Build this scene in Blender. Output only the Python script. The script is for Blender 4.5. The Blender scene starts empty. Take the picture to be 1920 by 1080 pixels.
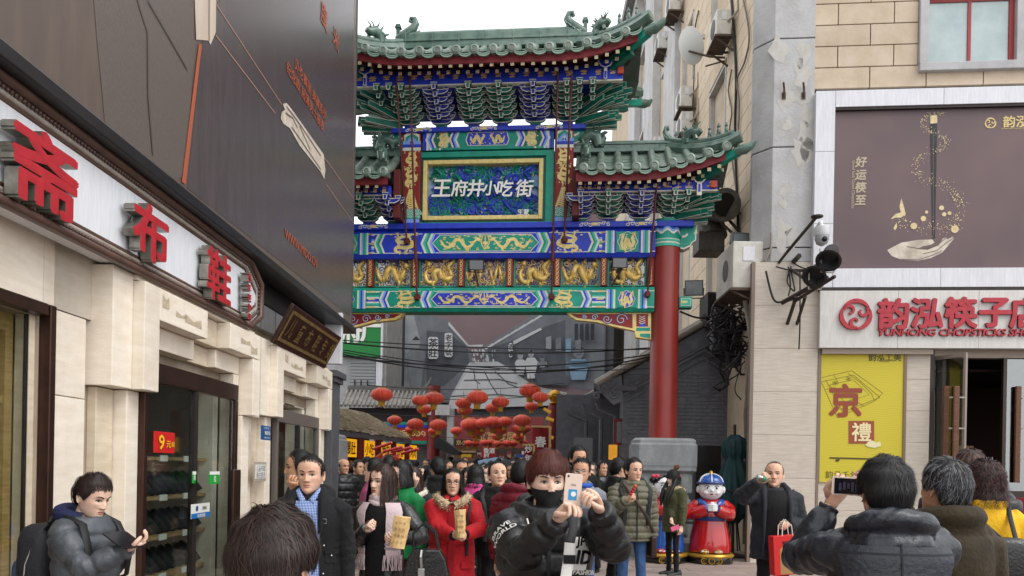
import bpy,math,random
import numpy as np
from math import sin,cos,pi,radians
from mathutils import Vector,Matrix,noise as mnoise
random.seed(7)
SC=bpy.context.scene
COL=SC.collection
# camera
F,CX,CY,CH,ROLL=1500.0,960.0,875.0,1.70,0.0185
cs,sn=cos(ROLL),sin(ROLL)
CAM=Vector((0,0,CH))
cd=bpy.data.cameras.new('camera')
cam=bpy.data.objects.new('camera',cd)
COL.objects.link(cam)
cam.matrix_world=Matrix(((cs,-sn,0,0),(0,0,-1,0),(sn,cs,0,CH),(0,0,0,1)))
cd.sensor_width=36.0
cd.lens=36.0*F/1920.0
cd.shift_y=(CY-540.0)/1920.0
cd.clip_start,cd.clip_end=0.05,2000.0
SC.camera=cam
# light: an overcast winter day
SUN_EL,SUN_AZ=radians(50),radians(128)
world=bpy.data.worlds.new('World')
SC.world=world
world.use_nodes=True
wn,wl=world.node_tree.nodes,world.node_tree.links
wn.clear()
sky=wn.new('ShaderNodeTexSky')
sky.sky_type='NISHITA'
sky.sun_disc=False
sky.sun_elevation=SUN_EL
sky.sun_rotation=SUN_AZ
sky.air_density=1.0
sky.dust_density=1.0
sky.ozone_density=1.0
hs=wn.new('ShaderNodeHueSaturation')
hs.inputs['Saturation'].default_value=0.12
bg=wn.new('ShaderNodeBackground')
bg.inputs['Strength'].default_value=0.15
wo=wn.new('ShaderNodeOutputWorld')
wl.new(sky.outputs[0],hs.inputs['Color'])
cl=wn.new('ShaderNodeMix')
cl.data_type='RGBA'
cl.inputs['Factor'].default_value=0.8
cl.inputs['B'].default_value=(7.2,7.3,7.5,1)
wl.new(hs.outputs[0],cl.inputs['A'])
wl.new(cl.outputs['Result'],bg.inputs['Color'])
wl.new(bg.outputs[0],wo.inputs['Surface'])
sl=bpy.data.lights.new('sun','SUN')
sl.energy=0.9
sl.angle=radians(30)
sl.color=(1.0,0.97,0.93)
sun=bpy.data.objects.new('sun',sl)
COL.objects.link(sun)
sd=Vector((sin(SUN_AZ)*cos(SUN_EL),cos(SUN_AZ)*cos(SUN_EL),sin(SUN_EL)))
sun.rotation_euler=sd.to_track_quat('Z','Y').to_euler()
SC.view_settings.view_transform='Standard'
SC.view_settings.look='None'
SC.view_settings.gamma=1.0
SC.view_settings.use_curve_mapping=False
SC.view_settings.exposure=0.8
SC.cycles.max_bounces=6
SC.cycles.transparent_max_bounces=12
# projection helpers
def ray(px,py):
 u,v=(px-CX)/F,(CY-py)/F
 return Vector((u*cs-v*sn,1.0,u*sn+v*cs))
def P(px,py,Y):
 return CAM+ray(px,py)*Y
def G0(px,py,z=0.0):
 r=ray(px,py)
 return CAM+r*((z-CH)/r.z)
class Face:
 def __init__(s,O,d):
  s.O=Vector((O[0],O[1],0.0))
  s.d=Vector((d[0],d[1],0.0)).normalized()
  s.b=Vector((-s.d.y,s.d.x,0.0))
  s.ang=math.atan2(s.d.y,s.d.x)
  s.mat=Matrix.Translation(s.O)@Matrix.Rotation(s.ang,4,'Z')
 def at(s,px,py,y=0.0):
  r=ray(px,py)
  o=s.O+s.b*y-CAM
  k=o.dot(s.b)/r.dot(s.b)
  p=CAM+r*k
  return (p-s.O).dot(s.d),p.z
 def pt(s,px,py,y=0.0):
  x,z=s.at(px,py,y)
  return Vector((x,y,z))
 def w(s,x,y,z):
  return s.mat@Vector((x,y,z))
WORLD=Face((0,0),(1,0))
# materials
def S(h,k=1.0):
 h=h.lstrip('#')
 out=[]
 for i in (0,2,4):
  c=int(h[i:i+2],16)/255.0
  c=c/12.92 if c<=0.04045 else ((c+0.055)/1.055)**2.4
  out.append(min(1.0,c*k))
 return (*out,1.0)
MATS={}
def M(name,col,rough=0.6,col2=None,ns=4.0,nd=5,bump=0.0,bs=40.0,metal=0.0,spec=0.4,st=(1,1,1),rnd=0.0,
coat=0.0,dirt=0.0,ds=1.2,emit=0.0,lo=0.35,hi=0.65,sheen=0.0,bst=None,trans=0.0,dcol='#3a342e',aniso=0):
 if name in MATS:
  return MATS[name]
 m=bpy.data.materials.new(name)
 MATS[name]=m
 m.use_nodes=True
 n,l=m.node_tree.nodes,m.node_tree.links
 b=n['Principled BSDF']
 c=S(col) if isinstance(col,str) else (*col,1.0)
 b.inputs['Base Color'].default_value=c
 b.inputs['Roughness'].default_value=rough
 b.inputs['Metallic'].default_value=metal
 b.inputs['Specular IOR Level'].default_value=spec
 b.inputs['Coat Weight'].default_value=coat
 if sheen:
  b.inputs['Sheen Weight'].default_value=sheen
 if trans:
  b.inputs['Transmission Weight'].default_value=trans
 if emit:
  b.inputs['Emission Color'].default_value=c
  b.inputs['Emission Strength'].default_value=emit
 tc=None
 def coord(stretch):
  nonlocal tc
  tc=tc or n.new('ShaderNodeTexCoord')
  mp=n.new('ShaderNodeMapping')
  mp.inputs['Scale'].default_value=stretch
  l.new(tc.outputs['Object'],mp.inputs['Vector'])
  return mp.outputs[0]
 out=None
 if col2 is not None:
  t=n.new('ShaderNodeTexNoise')
  t.inputs['Scale'].default_value=ns
  t.inputs['Detail'].default_value=nd
  t.inputs['Roughness'].default_value=0.62
  l.new(coord(st),t.inputs['Vector'])
  r=n.new('ShaderNodeValToRGB')
  r.color_ramp.elements[0].position=lo
  r.color_ramp.elements[1].position=hi
  r.color_ramp.elements[0].color=c
  r.color_ramp.elements[1].color=S(col2)
  l.new(t.outputs[0],r.inputs[0])
  out=r.outputs[0]
 if dirt:
  t=n.new('ShaderNodeTexNoise')
  t.inputs['Scale'].default_value=ds
  t.inputs['Detail'].default_value=8
  t.inputs['Roughness'].default_value=0.7
  l.new(coord((1,1,0.45)),t.inputs['Vector'])
  r=n.new('ShaderNodeMapRange')
  r.inputs[1].default_value=0.48
  r.inputs[2].default_value=0.75
  r.inputs[4].default_value=dirt
  l.new(t.outputs[0],r.inputs[0])
  mx=n.new('ShaderNodeMix')
  mx.data_type='RGBA'
  l.new(r.outputs[0],mx.inputs['Factor'])
  if out:
   l.new(out,mx.inputs['A'])
  else:
   mx.inputs['A'].default_value=c
  mx.inputs['B'].default_value=S(dcol)
  out=mx.outputs['Result']
 if rnd:
  oi=n.new('ShaderNodeObjectInfo')
  r=n.new('ShaderNodeMapRange')
  r.inputs[3].default_value=1-rnd
  r.inputs[4].default_value=1+rnd
  l.new(oi.outputs['Random'],r.inputs[0])
  hv=n.new('ShaderNodeHueSaturation')
  l.new(r.outputs[0],hv.inputs['Value'])
  if out:
   l.new(out,hv.inputs['Color'])
  else:
   hv.inputs['Color'].default_value=c
  out=hv.outputs[0]
 if out:
  l.new(out,b.inputs['Base Color'])
 if bump:
  t=n.new('ShaderNodeTexNoise')
  t.inputs['Scale'].default_value=bs
  t.inputs['Detail'].default_value=4
  l.new(coord(bst or st),t.inputs['Vector'])
  bp=n.new('ShaderNodeBump')
  bp.inputs['Strength'].default_value=bump
  bp.inputs['Distance'].default_value=0.02
  l.new(t.outputs[0],bp.inputs['Height'])
  l.new(bp.outputs[0],b.inputs['Normal'])
 return m
def glass_mat(name,tint='#dfe8e8',clear=0.94,rough=0.03):
 if name in MATS:
  return MATS[name]
 m=bpy.data.materials.new(name)
 MATS[name]=m
 m.use_nodes=True
 n,l=m.node_tree.nodes,m.node_tree.links
 n.clear()
 t=n.new('ShaderNodeBsdfTransparent')
 t.inputs[0].default_value=S(tint)
 g=n.new('ShaderNodeBsdfGlossy')
 g.inputs['Roughness'].default_value=rough
 f=n.new('ShaderNodeLayerWeight')
 f.inputs[0].default_value=0.2
 mr=n.new('ShaderNodeMapRange')
 mr.inputs[3].default_value=1-clear
 mr.inputs[4].default_value=0.16
 l.new(f.outputs['Fresnel'],mr.inputs[0])
 mx=n.new('ShaderNodeMixShader')
 l.new(mr.outputs[0],mx.inputs[0])
 l.new(t.outputs[0],mx.inputs[1])
 l.new(g.outputs[0],mx.inputs[2])
 o=n.new('ShaderNodeOutputMaterial')
 l.new(mx.outputs[0],o.inputs[0])
 return m
# mesh building
class MB:
 def __init__(s):
  s.v,s.f,s.m=[],[],[]
 def add(s,vs,fs,m=0):
  k=len(s.v)
  s.v.extend(tuple(x) for x in vs)
  for f in fs:
   s.f.append(tuple(i+k for i in f))
   s.m.append(m)
  return s
 def box(s,a,b,m=0):
  x0,x1=sorted((a[0],b[0]));y0,y1=sorted((a[1],b[1]));z0,z1=sorted((a[2],b[2]))
  return s.add([(x0,y0,z0),(x1,y0,z0),(x1,y1,z0),(x0,y1,z0),(x0,y0,z1),(x1,y0,z1),(x1,y1,z1),(x0,y1,z1)],
  [(0,1,5,4),(1,2,6,5),(2,3,7,6),(3,0,4,7),(4,5,6,7),(3,2,1,0)],m)
 def cbox(s,c,size,rot=None,m=0):
  h=Vector(size)/2
  vs=[]
  for z in (-1,1):
   for x,y in ((-1,-1),(1,-1),(1,1),(-1,1)):
    p=Vector((x*h.x,y*h.y,z*h.z))
    if rot is not None:
     p=rot@p
    vs.append(p+Vector(c))
  return s.add(vs,[(0,1,5,4),(1,2,6,5),(2,3,7,6),(3,0,4,7),(4,5,6,7),(3,2,1,0)],m)
 def bar(s,a,b,w,h,m=0,up=(0,0,1)):
  a,b=Vector(a),Vector(b)
  d=(b-a)
  L=d.length
  d=d/L
  u=Vector(up)
  sx=d.cross(u)
  if sx.length<1e-4:
   sx=d.cross(Vector((1,0,0)))
  sx.normalize()
  sz=sx.cross(d)
  R=Matrix((sx,d,sz)).transposed()
  return s.cbox((a+b)/2,(w,L,h),R,m)
 def prism(s,poly,y0,y1,m=0,back=True):
  n=len(poly)
  A=sum(poly[i][0]*poly[(i+1)%n][1]-poly[(i+1)%n][0]*poly[i][1] for i in range(n))
  if A<0:
   poly=poly[::-1]
  vs=[(x,y0,z) for x,z in poly]+[(x,y1,z) for x,z in poly]
  fs=[tuple(range(n))]
  if back:
   fs.append(tuple(range(2*n-1,n-1,-1)))
  if y0!=y1:
   fs+=[(i,i+n,(i+1)%n+n,(i+1)%n) for i in range(n)]
  return s.add(vs,fs,m)
 def flat(s,poly,y,m=0):
  n=len(poly)
  A=sum(poly[i][0]*poly[(i+1)%n][1]-poly[(i+1)%n][0]*poly[i][1] for i in range(n))
  if A<0:
   poly=poly[::-1]
  return s.add([(x,y,z) for x,z in poly],[tuple(range(n))],m)
 def strip(s,pts,wd,y,m=0):
  n=len(pts)
  L,R=[],[]
  for i,p in enumerate(pts):
   a,b=pts[max(0,i-1)],pts[min(n-1,i+1)]
   dx,dz=b[0]-a[0],b[1]-a[1]
   q=math.hypot(dx,dz) or 1
   w=(wd[i] if hasattr(wd,'__len__') else wd)/2
   L.append((p[0]-dz/q*w,y,p[1]+dx/q*w))
   R.append((p[0]+dz/q*w,y,p[1]-dx/q*w))
  return s.add(L+R,[(i,n+i,n+i+1,i+1) for i in range(n-1)],m)
 def tube(s,pts,r,n=8,m=0,cap=True,flat=1.0):
  pts=[Vector(p) for p in pts]
  k=len(pts)
  rings=[]
  prev=None
  for i,p in enumerate(pts):
   d=(pts[min(k-1,i+1)]-pts[max(0,i-1)])
   if d.length<1e-9:
    d=Vector((0,0,1))
   d.normalize()
   if prev is None:
    a=d.cross(Vector((0,1,0)))
    if a.length<0.1:
     a=d.cross(Vector((1,0,0)))
   else:
    a=prev-d*prev.dot(d)
   a.normalize()
   prev=a
   b=d.cross(a)
   rr=r[i] if hasattr(r,'__len__') else r
   rings.append([p+a*(rr*cos(2*pi*j/n))+b*(rr*flat*sin(2*pi*j/n)) for j in range(n)])
  return s.loft(rings,m,cap)
 def loft(s,rings,m=0,cap=True,close=True):
  n=len(rings[0])
  vs=[p for r in rings for p in r]
  fs=[]
  for i in range(len(rings)-1):
   for j in range(n if close else n-1):
    a,b=i*n+j,i*n+(j+1)%n
    fs.append((a,b,b+n,a+n))
  if cap:
   fs.append(tuple(range(n-1,-1,-1)))
   fs.append(tuple(range((len(rings)-1)*n,len(rings)*n)))
  return s.add(vs,fs,m)
 def lathe(s,prof,c=(0,0,0),n=24,m=0,cap=True,ax='z',sx=1.0,sy=1.0):
  rings=[]
  for r,z in prof:
   ring=[]
   for j in range(n):
    a=2*pi*j/n
    x,y=r*cos(a)*sx,r*sin(a)*sy
    if ax=='z':
     ring.append((c[0]+x,c[1]+y,c[2]+z))
    elif ax=='y':
     ring.append((c[0]+x,c[1]+z,c[2]-y))
    else:
     ring.append((c[0]+z,c[1]+x,c[2]+y))
   rings.append(ring)
  return s.loft(rings,m,cap)
 def ell(s,c,r,n=12,k=8,m=0,rot=None):
  rings=[]
  for i in range(k+1):
   t=pi*(0.02+0.96*i/k)
   ring=[]
   for j in range(n):
    a=2*pi*j/n
    p=Vector((r[0]*sin(t)*cos(a),r[1]*sin(t)*sin(a),-r[2]*cos(t)))
    if rot is not None:
     p=rot@p
    ring.append(p+Vector(c))
   rings.append(ring)
  return s.loft(rings,m,True)
 def grid(s,rows,m=0):
  n=len(rows[0])
  return s.add([p for r in rows for p in r],[(i*n+j,i*n+j+1,(i+1)*n+j+1,(i+1)*n+j)
  for i in range(len(rows)-1) for j in range(n-1)],m)
 def mesh_in(s,me,mat=None,m=0):
  vs=[((mat@v.co) if mat is not None else v.co) for v in me.vertices]
  return s.add(vs,[tuple(p.vertices) for p in me.polygons],m)
 def mesh(s,name,mats,off=(0,0,0),smooth=None):
  me=bpy.data.meshes.new(name)
  o=Vector(off)
  me.from_pydata([(v[0]-o[0],v[1]-o[1],v[2]-o[2]) for v in s.v],[],s.f)
  for m in (mats if isinstance(mats,(list,tuple)) else [mats]):
   me.materials.append(m)
  if any(s.m):
   me.polygons.foreach_set('material_index',s.m)
  if smooth is not None:
   me.polygons.foreach_set('use_smooth',[True]*len(me.polygons))
   if smooth<180:
    me.set_sharp_from_angle(angle=radians(smooth))
  me.update()
  return me
 def build(s,name,mats,parent,smooth=None,bevel=0.0,label=None,kind=None):
  o=link(name,s.mesh(name,mats,offset(parent),smooth),parent)
  if bevel:
   bevelmod(o,bevel)
  if label:o['label']=label
  if name in ('painted_panel','scroll_paint','painted_band','gold_frame','coat_belt_seam'):kind='stuff' if name!='gold_frame' else None
  if kind:o['kind']=kind
  return o
 def solo(s,name,label,cat,mats,face=None,group=None,smooth=None,bevel=0.0,kind=None):
  a=np.array(s.v)
  lo,hi=a.min(0),a.max(0)
  base=((lo[0]+hi[0])/2,(lo[1]+hi[1])/2,lo[2])
  o=link(name,s.mesh(name,mats,base,smooth),None)
  f=face or WORLD
  o.location=f.w(*base)
  o.rotation_euler=(0,0,f.ang)
  tag(o,label,cat,group,kind)
  if bevel:
   bevelmod(o,bevel)
  return o
def bevelmod(o,w):
 b=o.modifiers.new('bevel','BEVEL')
 b.width=w
 b.segments=2
 b.limit_method='ANGLE'
 b.angle_limit=radians(40)
OFF={}
def offset(o):
 while o is not None:
  if o.name in OFF:
   return OFF[o.name]
  o=o.parent
 return Vector((0,0,0))
def link(name,data,parent):
 o=bpy.data.objects.new(name,data)
 COL.objects.link(o)
 o.parent=parent
 return o
def tag(o,label=None,cat=None,group=None,kind=None):
 if label:o['label']=label
 if cat:o['category']=cat
 if group:o['group']=group
 if kind:o['kind']=kind
 return o
def thing(name,label,cat,loc=(0,0,0),face=None,group=None,kind=None,rz=0.0):
 o=link(name,None,None)
 f=face or WORLD
 o.empty_display_size=0.2
 o.location=f.w(*loc)
 o.rotation_euler=(0,0,f.ang+rz)
 OFF[o.name]=Vector(loc)
 return tag(o,label,cat,group,kind)
def structure(name,mb,mat,parent=None,smooth=None,face=None):
 o=link(name,mb.mesh(name,mat,(0,0,0),smooth),parent)
 if parent is None:
  f=face or WORLD
  o.location=f.O
  o.rotation_euler=(0,0,f.ang)
  o['kind']='structure'
 return o
def inst(me,name,parent,loc,rot=None,scale=None):
 o=link(name,me,parent)
 o.location=Vector(loc)-offset(parent)
 if rot:o.rotation_euler=rot
 if scale:o.scale=scale
 return o
def clone(root,loc,rz=None,label=None):
 def cp(o,par):
  c=o.copy()
  COL.objects.link(c)
  c.parent=par
  for ch in list(o.children):
   cp(ch,c)
  return c
 r=cp(root,None)
 r.location=loc
 if rz is not None:
  r.rotation_euler=(0,0,rz)
 if label:r['label']=label
 return r
# lettering
_txt={}
def glyphs(body,size=1.0,bold=0.0,ext=0.0,shear=0.0,align='CENTER',space=1.0,lead=1.0):
 """MB with the text lying in the x,z plane, centred on the origin, front at y = 0"""
 key=(body,bold,shear,space,align,lead)
 if key not in _txt:
  c=bpy.data.curves.new('t','FONT')
  c.body=body
  c.size=1.0
  c.shear=shear
  c.resolution_u=2
  c.space_character=space
  c.space_line=lead
  c.align_x=align
  o=bpy.data.objects.new('t',c)
  COL.objects.link(o)
  me=o.to_mesh()
  v=np.array([x.co[:] for x in me.vertices]) if len(me.vertices) else np.zeros((0,3))
  f=[tuple(p.vertices) for p in me.polygons]
  ed={}
  for t in f:
   for i in range(len(t)):
    k=(t[i],t[(i+1)%len(t)])
    ed[k]=1
  bd=[k for k in ed if (k[1],k[0]) not in ed]
  o.to_mesh_clear()
  bpy.data.objects.remove(o)
  bpy.data.curves.remove(c)
  mid=(v.min(0)+v.max(0))/2 if len(v) else np.zeros(3)
  _txt[key]=(v-mid,f,bd)
 v,f,bd=_txt[key]
 mb=MB()
 offs=[(0,0)]
 if bold:
  offs=[(bold*cos(a),bold*sin(a)) for a in (0.5,1.75,3.0,4.25,5.5)]+[(0,0)]
 for i,(ox,oz) in enumerate(offs):
  y=-0.0004*i
  vs=[((x+ox)*size,y,(z+oz)*size) for x,z,_ in v]
  mb.add(vs,f,0)
  if ext:
   n=len(vs)
   mb.add(vs+[(x,yy+ext,z) for x,yy,z in vs],[(b,a,a+n,b+n) for a,b in bd],1)
 return mb
def text_on(parent,name,body,size,c,mat,bold=0.0,shear=0.0,space=1.0,sx=1.0,face=None,vertical=False,rotz=0.0,ext=0.0,side=None,lead=1.0,label=None):
 """flat print or raised letters at c (face coordinates)"""
 if vertical:
  body='\n'.join(body)
 g=glyphs(body,size,bold,ext,shear,'CENTER',space,lead)
 ca,sa=cos(rotz),sin(rotz)
 g.v=[(c[0]+(x*sx)*ca-z*sa,c[1]+y,c[2]+(x*sx)*sa+z*ca) for x,y,z in g.v]
 return g.build(name,[mat,side or mat],parent,label=label)
# the planes everything stands on
A=radians(5.6)
LF=Face((-3.2,0),(0.0167,1))
_p=P(1533,875,14.6)
RF=Face((_p.x,_p.y),(cos(A),-sin(A)))
_p=P(905,875,16.2)
GF=Face((_p.x,_p.y),(cos(A),-sin(A)))
_p=P(1424,300,15.6)
CF=Face((_p.x,_p.y),(-0.0167,-1))
# shared materials
m_stone=M('cream_stone','#ece2d3',.55,'#dfd3c0',3,st=(1,1,5),dirt=.35,ds=.9,bump=.12,bs=30,bst=(1,1,4),rnd=.04,dcol='#a3937c')
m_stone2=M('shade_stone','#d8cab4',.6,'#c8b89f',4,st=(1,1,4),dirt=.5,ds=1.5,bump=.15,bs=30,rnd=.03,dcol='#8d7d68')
m_trav=M('travertine','#cbc1b4',.6,'#b9aea0',5,st=(.5,1,9),dirt=.22,ds=3,bump=.3,bs=14,bst=(.4,1,9),rnd=.03,dcol='#8f8579')
m_bronze=M('bronze_frame','#3c2a24',.32,'#4a332b',6,metal=.7,spec=.5)
m_dark=M('dark_metal','#26221f',.5,'#332d29',8,metal=.3)
m_black=M('black_paint','#0c0c0d',.45)
m_wood=M('cabinet_wood','#cda76c',.5,'#b08a50',5,st=(1,1,8),bump=.05)
m_white=M('white_panel','#d4d5da',.35,'#c6c7cc',6,st=(6,1,.6),dirt=.18,ds=2,spec=.5,dcol='#8f8d8a')
m_signwhite=M('sign_white','#e2e4e8',.4,'#d6d9de',5,st=(8,1,.8),dirt=.25,ds=2.5,dcol='#989a9c')
m_red=M('red_letter','#b3202c',.45,'#a01a26',10)
m_steel=M('letter_steel','#a9a69c',.35,'#7d796f',6,metal=.75,dirt=.4,ds=4)
m_goldp=M('gold_print','#c9a668',.5)
m_print_org=M('print_orange','#a5543a',.5)
m_glass=glass_mat('door_glass','#eef3f1',.92)
m_concrete=M('peeling_concrete','#b4b4b4',.85,'#a6a5a4',2.2,dirt=.55,ds=1.8,bump=.35,bs=18,dcol='#8b8783')
m_tan=M('tan_block','#c2b29e',.8,'#b5a48d',3,dirt=.25,ds=2,bump=.25,bs=50,rnd=.06,dcol='#9a8468')
m_cream=M('cream_block','#d2c1aa',.8,'#c8b59b',3,dirt=.3,ds=1.6,bump=.2,bs=40,rnd=.05,dcol='#a0917d')
m_joint=M('joint_dark','#5d5348',.9)  # dark brown of the joints and the mortar bed
m_greywall=M('grey_wall','#8b8b8a',.8,'#7c7c7b',3,dirt=.4,bump=.15)
m_print=M('white_print','#e2e0da',.5)
# ground with pavers
g=MB().box((-300,-20,-.5),(300,500,0))
ground=structure('ground',g,M('paving_bed','#6d645d',.9,'#5a534d',2,dirt=.4,bump=.3,bs=20))
m_pav=M('paver','#8c7c74',.75,'#9b8d85',2.5,dirt=.4,ds=2.2,bump=.25,bs=45,rnd=.13,dcol='#5b524c')
pw,pd=.60,.30
pm=MB().box((-pw/2+.004,-pd/2+.004,.0),(pw/2-.004,pd/2-.004,.022)).mesh('paver',m_pav)
npv=0
for j in range(40):
 y=7.5+j*pd
 for i in range(20):
  x=.3+i*pw+(pw/2 if j%2 else 0)
  q=(x/y*F+CX,CY+(CH/y)*F)
  if q[0]>1560 or q[0]<1000 or npv>=290 or y>17:
   continue
  link('paver',pm,ground).location=(x,y,random.uniform(-.003,.002))
  npv+=1
rest=MB()
for j in range(-24,60):
 y=7.5+j*pd
 for i in range(-8,20):
  x=.3+i*pw+(pw/2 if j%2 else 0)
  q=x/max(y,.3)*F+CX
  if y>.4 and not (0<=j<40 and i>=0 and 1000<=q<=1560 and y<=17) and -3.1<x<8:
   rest.box((x-pw/2+.004,y-pd/2+.004,0),(x+pw/2-.004,y+pd/2-.004,.02+random.uniform(-.003,.002)))
link('paver_field',rest.mesh('paver_field',m_pav),ground)['kind']='stuff'
# LEFT: shoe shop
shop=thing('shoe_shop','cream stone shoe shop with stepped doorways along the left side','shop building',(5,0,0),LF)
PA,PB,PW=5.86,9.16,3.28
END=12.45
w=MB()
WX0,WX1,WZ0,WZ1=1.6,5.30,.75,2.64
w.box((-2,.05,0),(WX0,.45,4.6));w.box((WX0,.05,0),(WX1,.45,WZ0));w.box((WX0,.05,WZ1),(WX1,.45,4.6));w.box((WX1,.05,0),(PA+.45,.45,4.6))
for p in (PA,PB):
 w.box((p+.45,.05,2.5),(p+PW-.35,.45,4.6))
 w.box((p+PW-.35,.05,0),(min(p+PW+.47,END),.45,4.6))
w.box((END-.02,.45,0),(END,4.5,4.6));w.box((-2,4.4,0),(END,4.5,4.6));w.box((-2,.45,4.4),(END,4.4,4.6));w.box((-2,.5,.02),(END,4.4,.06))
w.build('wall',M('shop_plaster','#a99b88',.8,'#988a77',3),shop)
def panel(a,b,y0=0.0,y1=.05,mat=None,name='stone_panel',bev=.004):
 return MB().box((a[0]+.003,y0,a[1]+.003),(b[0]-.003,y1,b[1]-.003)).build(name,mat or m_stone,shop,bevel=bev)
zj=[0,.75,1.32,2.16,2.72,3.3]
for z0,z1 in ((0,1.3),(1.3,2.13),(2.13,2.71),(2.71,3.35)):
 panel((WX1+.09,z0),(PA+.02 if z0>2.2 else PA-.06,z1))
for z0,z1 in ((2.71,3.35),):
 for x0 in np.arange(.2,WX1+.05,1.27):
  panel((x0,z0),(x0+1.27,z1))
panel((WX0,0),(WX1+.06,WZ0))
MB().box((WX1+.02,-.03,WZ0),(WX1+.085,.06,WZ1+.08)).build('window_frame',m_bronze,shop,bevel=.006)
MB().box((WX0,-.03,WZ1),(WX1-.003,.06,WZ1+.08)).build('window_frame',m_bronze,shop,bevel=.006)
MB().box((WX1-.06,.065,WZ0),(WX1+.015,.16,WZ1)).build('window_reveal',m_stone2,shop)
MB().box((WX0,-.06,WZ0-.06),(WX1+.08,.5,WZ0-.003)).build('window_sill',m_white,shop,bevel=.008)
cab=thing('display_cabinet','wooden display cabinet of shelves behind the shop window at the far left','cabinet',(4.2,.5,WZ0),LF)
cb=MB().box((WX0,.6,WZ0),(WX1,.65,WZ1)).box((WX1-.14,.17,WZ0),(WX1-.063,.6,WZ1)).box((WX0,.17,WZ1-.12),(WX1-.14,.6,WZ1-.002))
cb.build('case',m_wood,cab)
for z in (1.23,1.62,2.05):
 MB().box((WX0,.18,z),(WX1-.142,.59,z+.045)).build('shelf',m_wood,cab,bevel=.004)
m_shoe=M('black_cloth_shoe','#141416',.7,'#1d1d20',20,bump=.2,bs=200)
m_sole=M('shoe_sole','#3a3632',.8)
def shoe_mesh(L=.26):
 mb=MB()
 rings=[]
 for t in np.linspace(0,1,9):
  wd=.045*(math.sin(pi*min(1,.12+t*.95))**.45)*(.8+.3*t)
  h=.085*(1-t)**.8+.038*(1-abs(t-.55))+.004
  rings.append([((wd*cos(a)),-L/2+L*t*1.0,max(0.012,.012+h*sin(a))) for a in np.linspace(0,2*pi,12,endpoint=False)])
 mb.loft(rings,0)
 rings=[[(.046*(math.sin(pi*min(1,.1+t*.92))**.4)*(1 if a<0 else -1)*.98,-L/2-.004+(L+.008)*t,z) for a,z in ((1,0),(-1,0),(-1,.014),(1,.014))] for t in np.linspace(0,1,9)]
 mb.loft(rings,1)
 return mb.mesh('shoe',[m_shoe,m_sole],smooth=50)
SHOE=shoe_mesh()
def shoe(x,y,z,rz,label,group,tilt=0.0):
 o=link('shoe',SHOE,None)
 o.location=LF.w(x,y,z)
 o.rotation_euler=(tilt,0,LF.ang+rz)
 return tag(o,label,'shoe',group)
ordn=['first','second','third','fourth','fifth','sixth','seventh','eighth','ninth','tenth','eleventh','twelfth']
for r,(z,nm) in enumerate(((1.275,'lower'),(1.665,'middle'),(2.095,'upper'))):
 for k,x in enumerate((4.95,4.75,4.5)):
  shoe(x,.32,z+.12,.3,f'black cloth shoe on the {nm} cabinet shelf, {ordn[k]} from the cabinet end','shoes in the display cabinet',1.0)
tg=MB().box((4.93,.2,1.72),(5.0,.204,1.86)).solo('price_tag','white paper price tag beside the black shoe on the middle cabinet shelf','tag',m_print,LF)
MB().box((4.72,.2,.80),(5.14,.21,1.2)).solo('red_poster','red poster at the foot of the wooden display cabinet','poster',M('poster_red','#a5161c',.5,'#c02a24',3),LF)
pn=thing('window_pane','large clear glass pane of the shop display window','window',(3.5,.1,WZ0),LF)
MB().box((WX0,.075,WZ0),(WX1-.065,.085,WZ1)).build('pane',m_glass,pn)
MB().box((WX1-.065,.07,WZ0),(WX1-.06,.1,WZ1)).build('seal',m_dark,pn)
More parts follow.
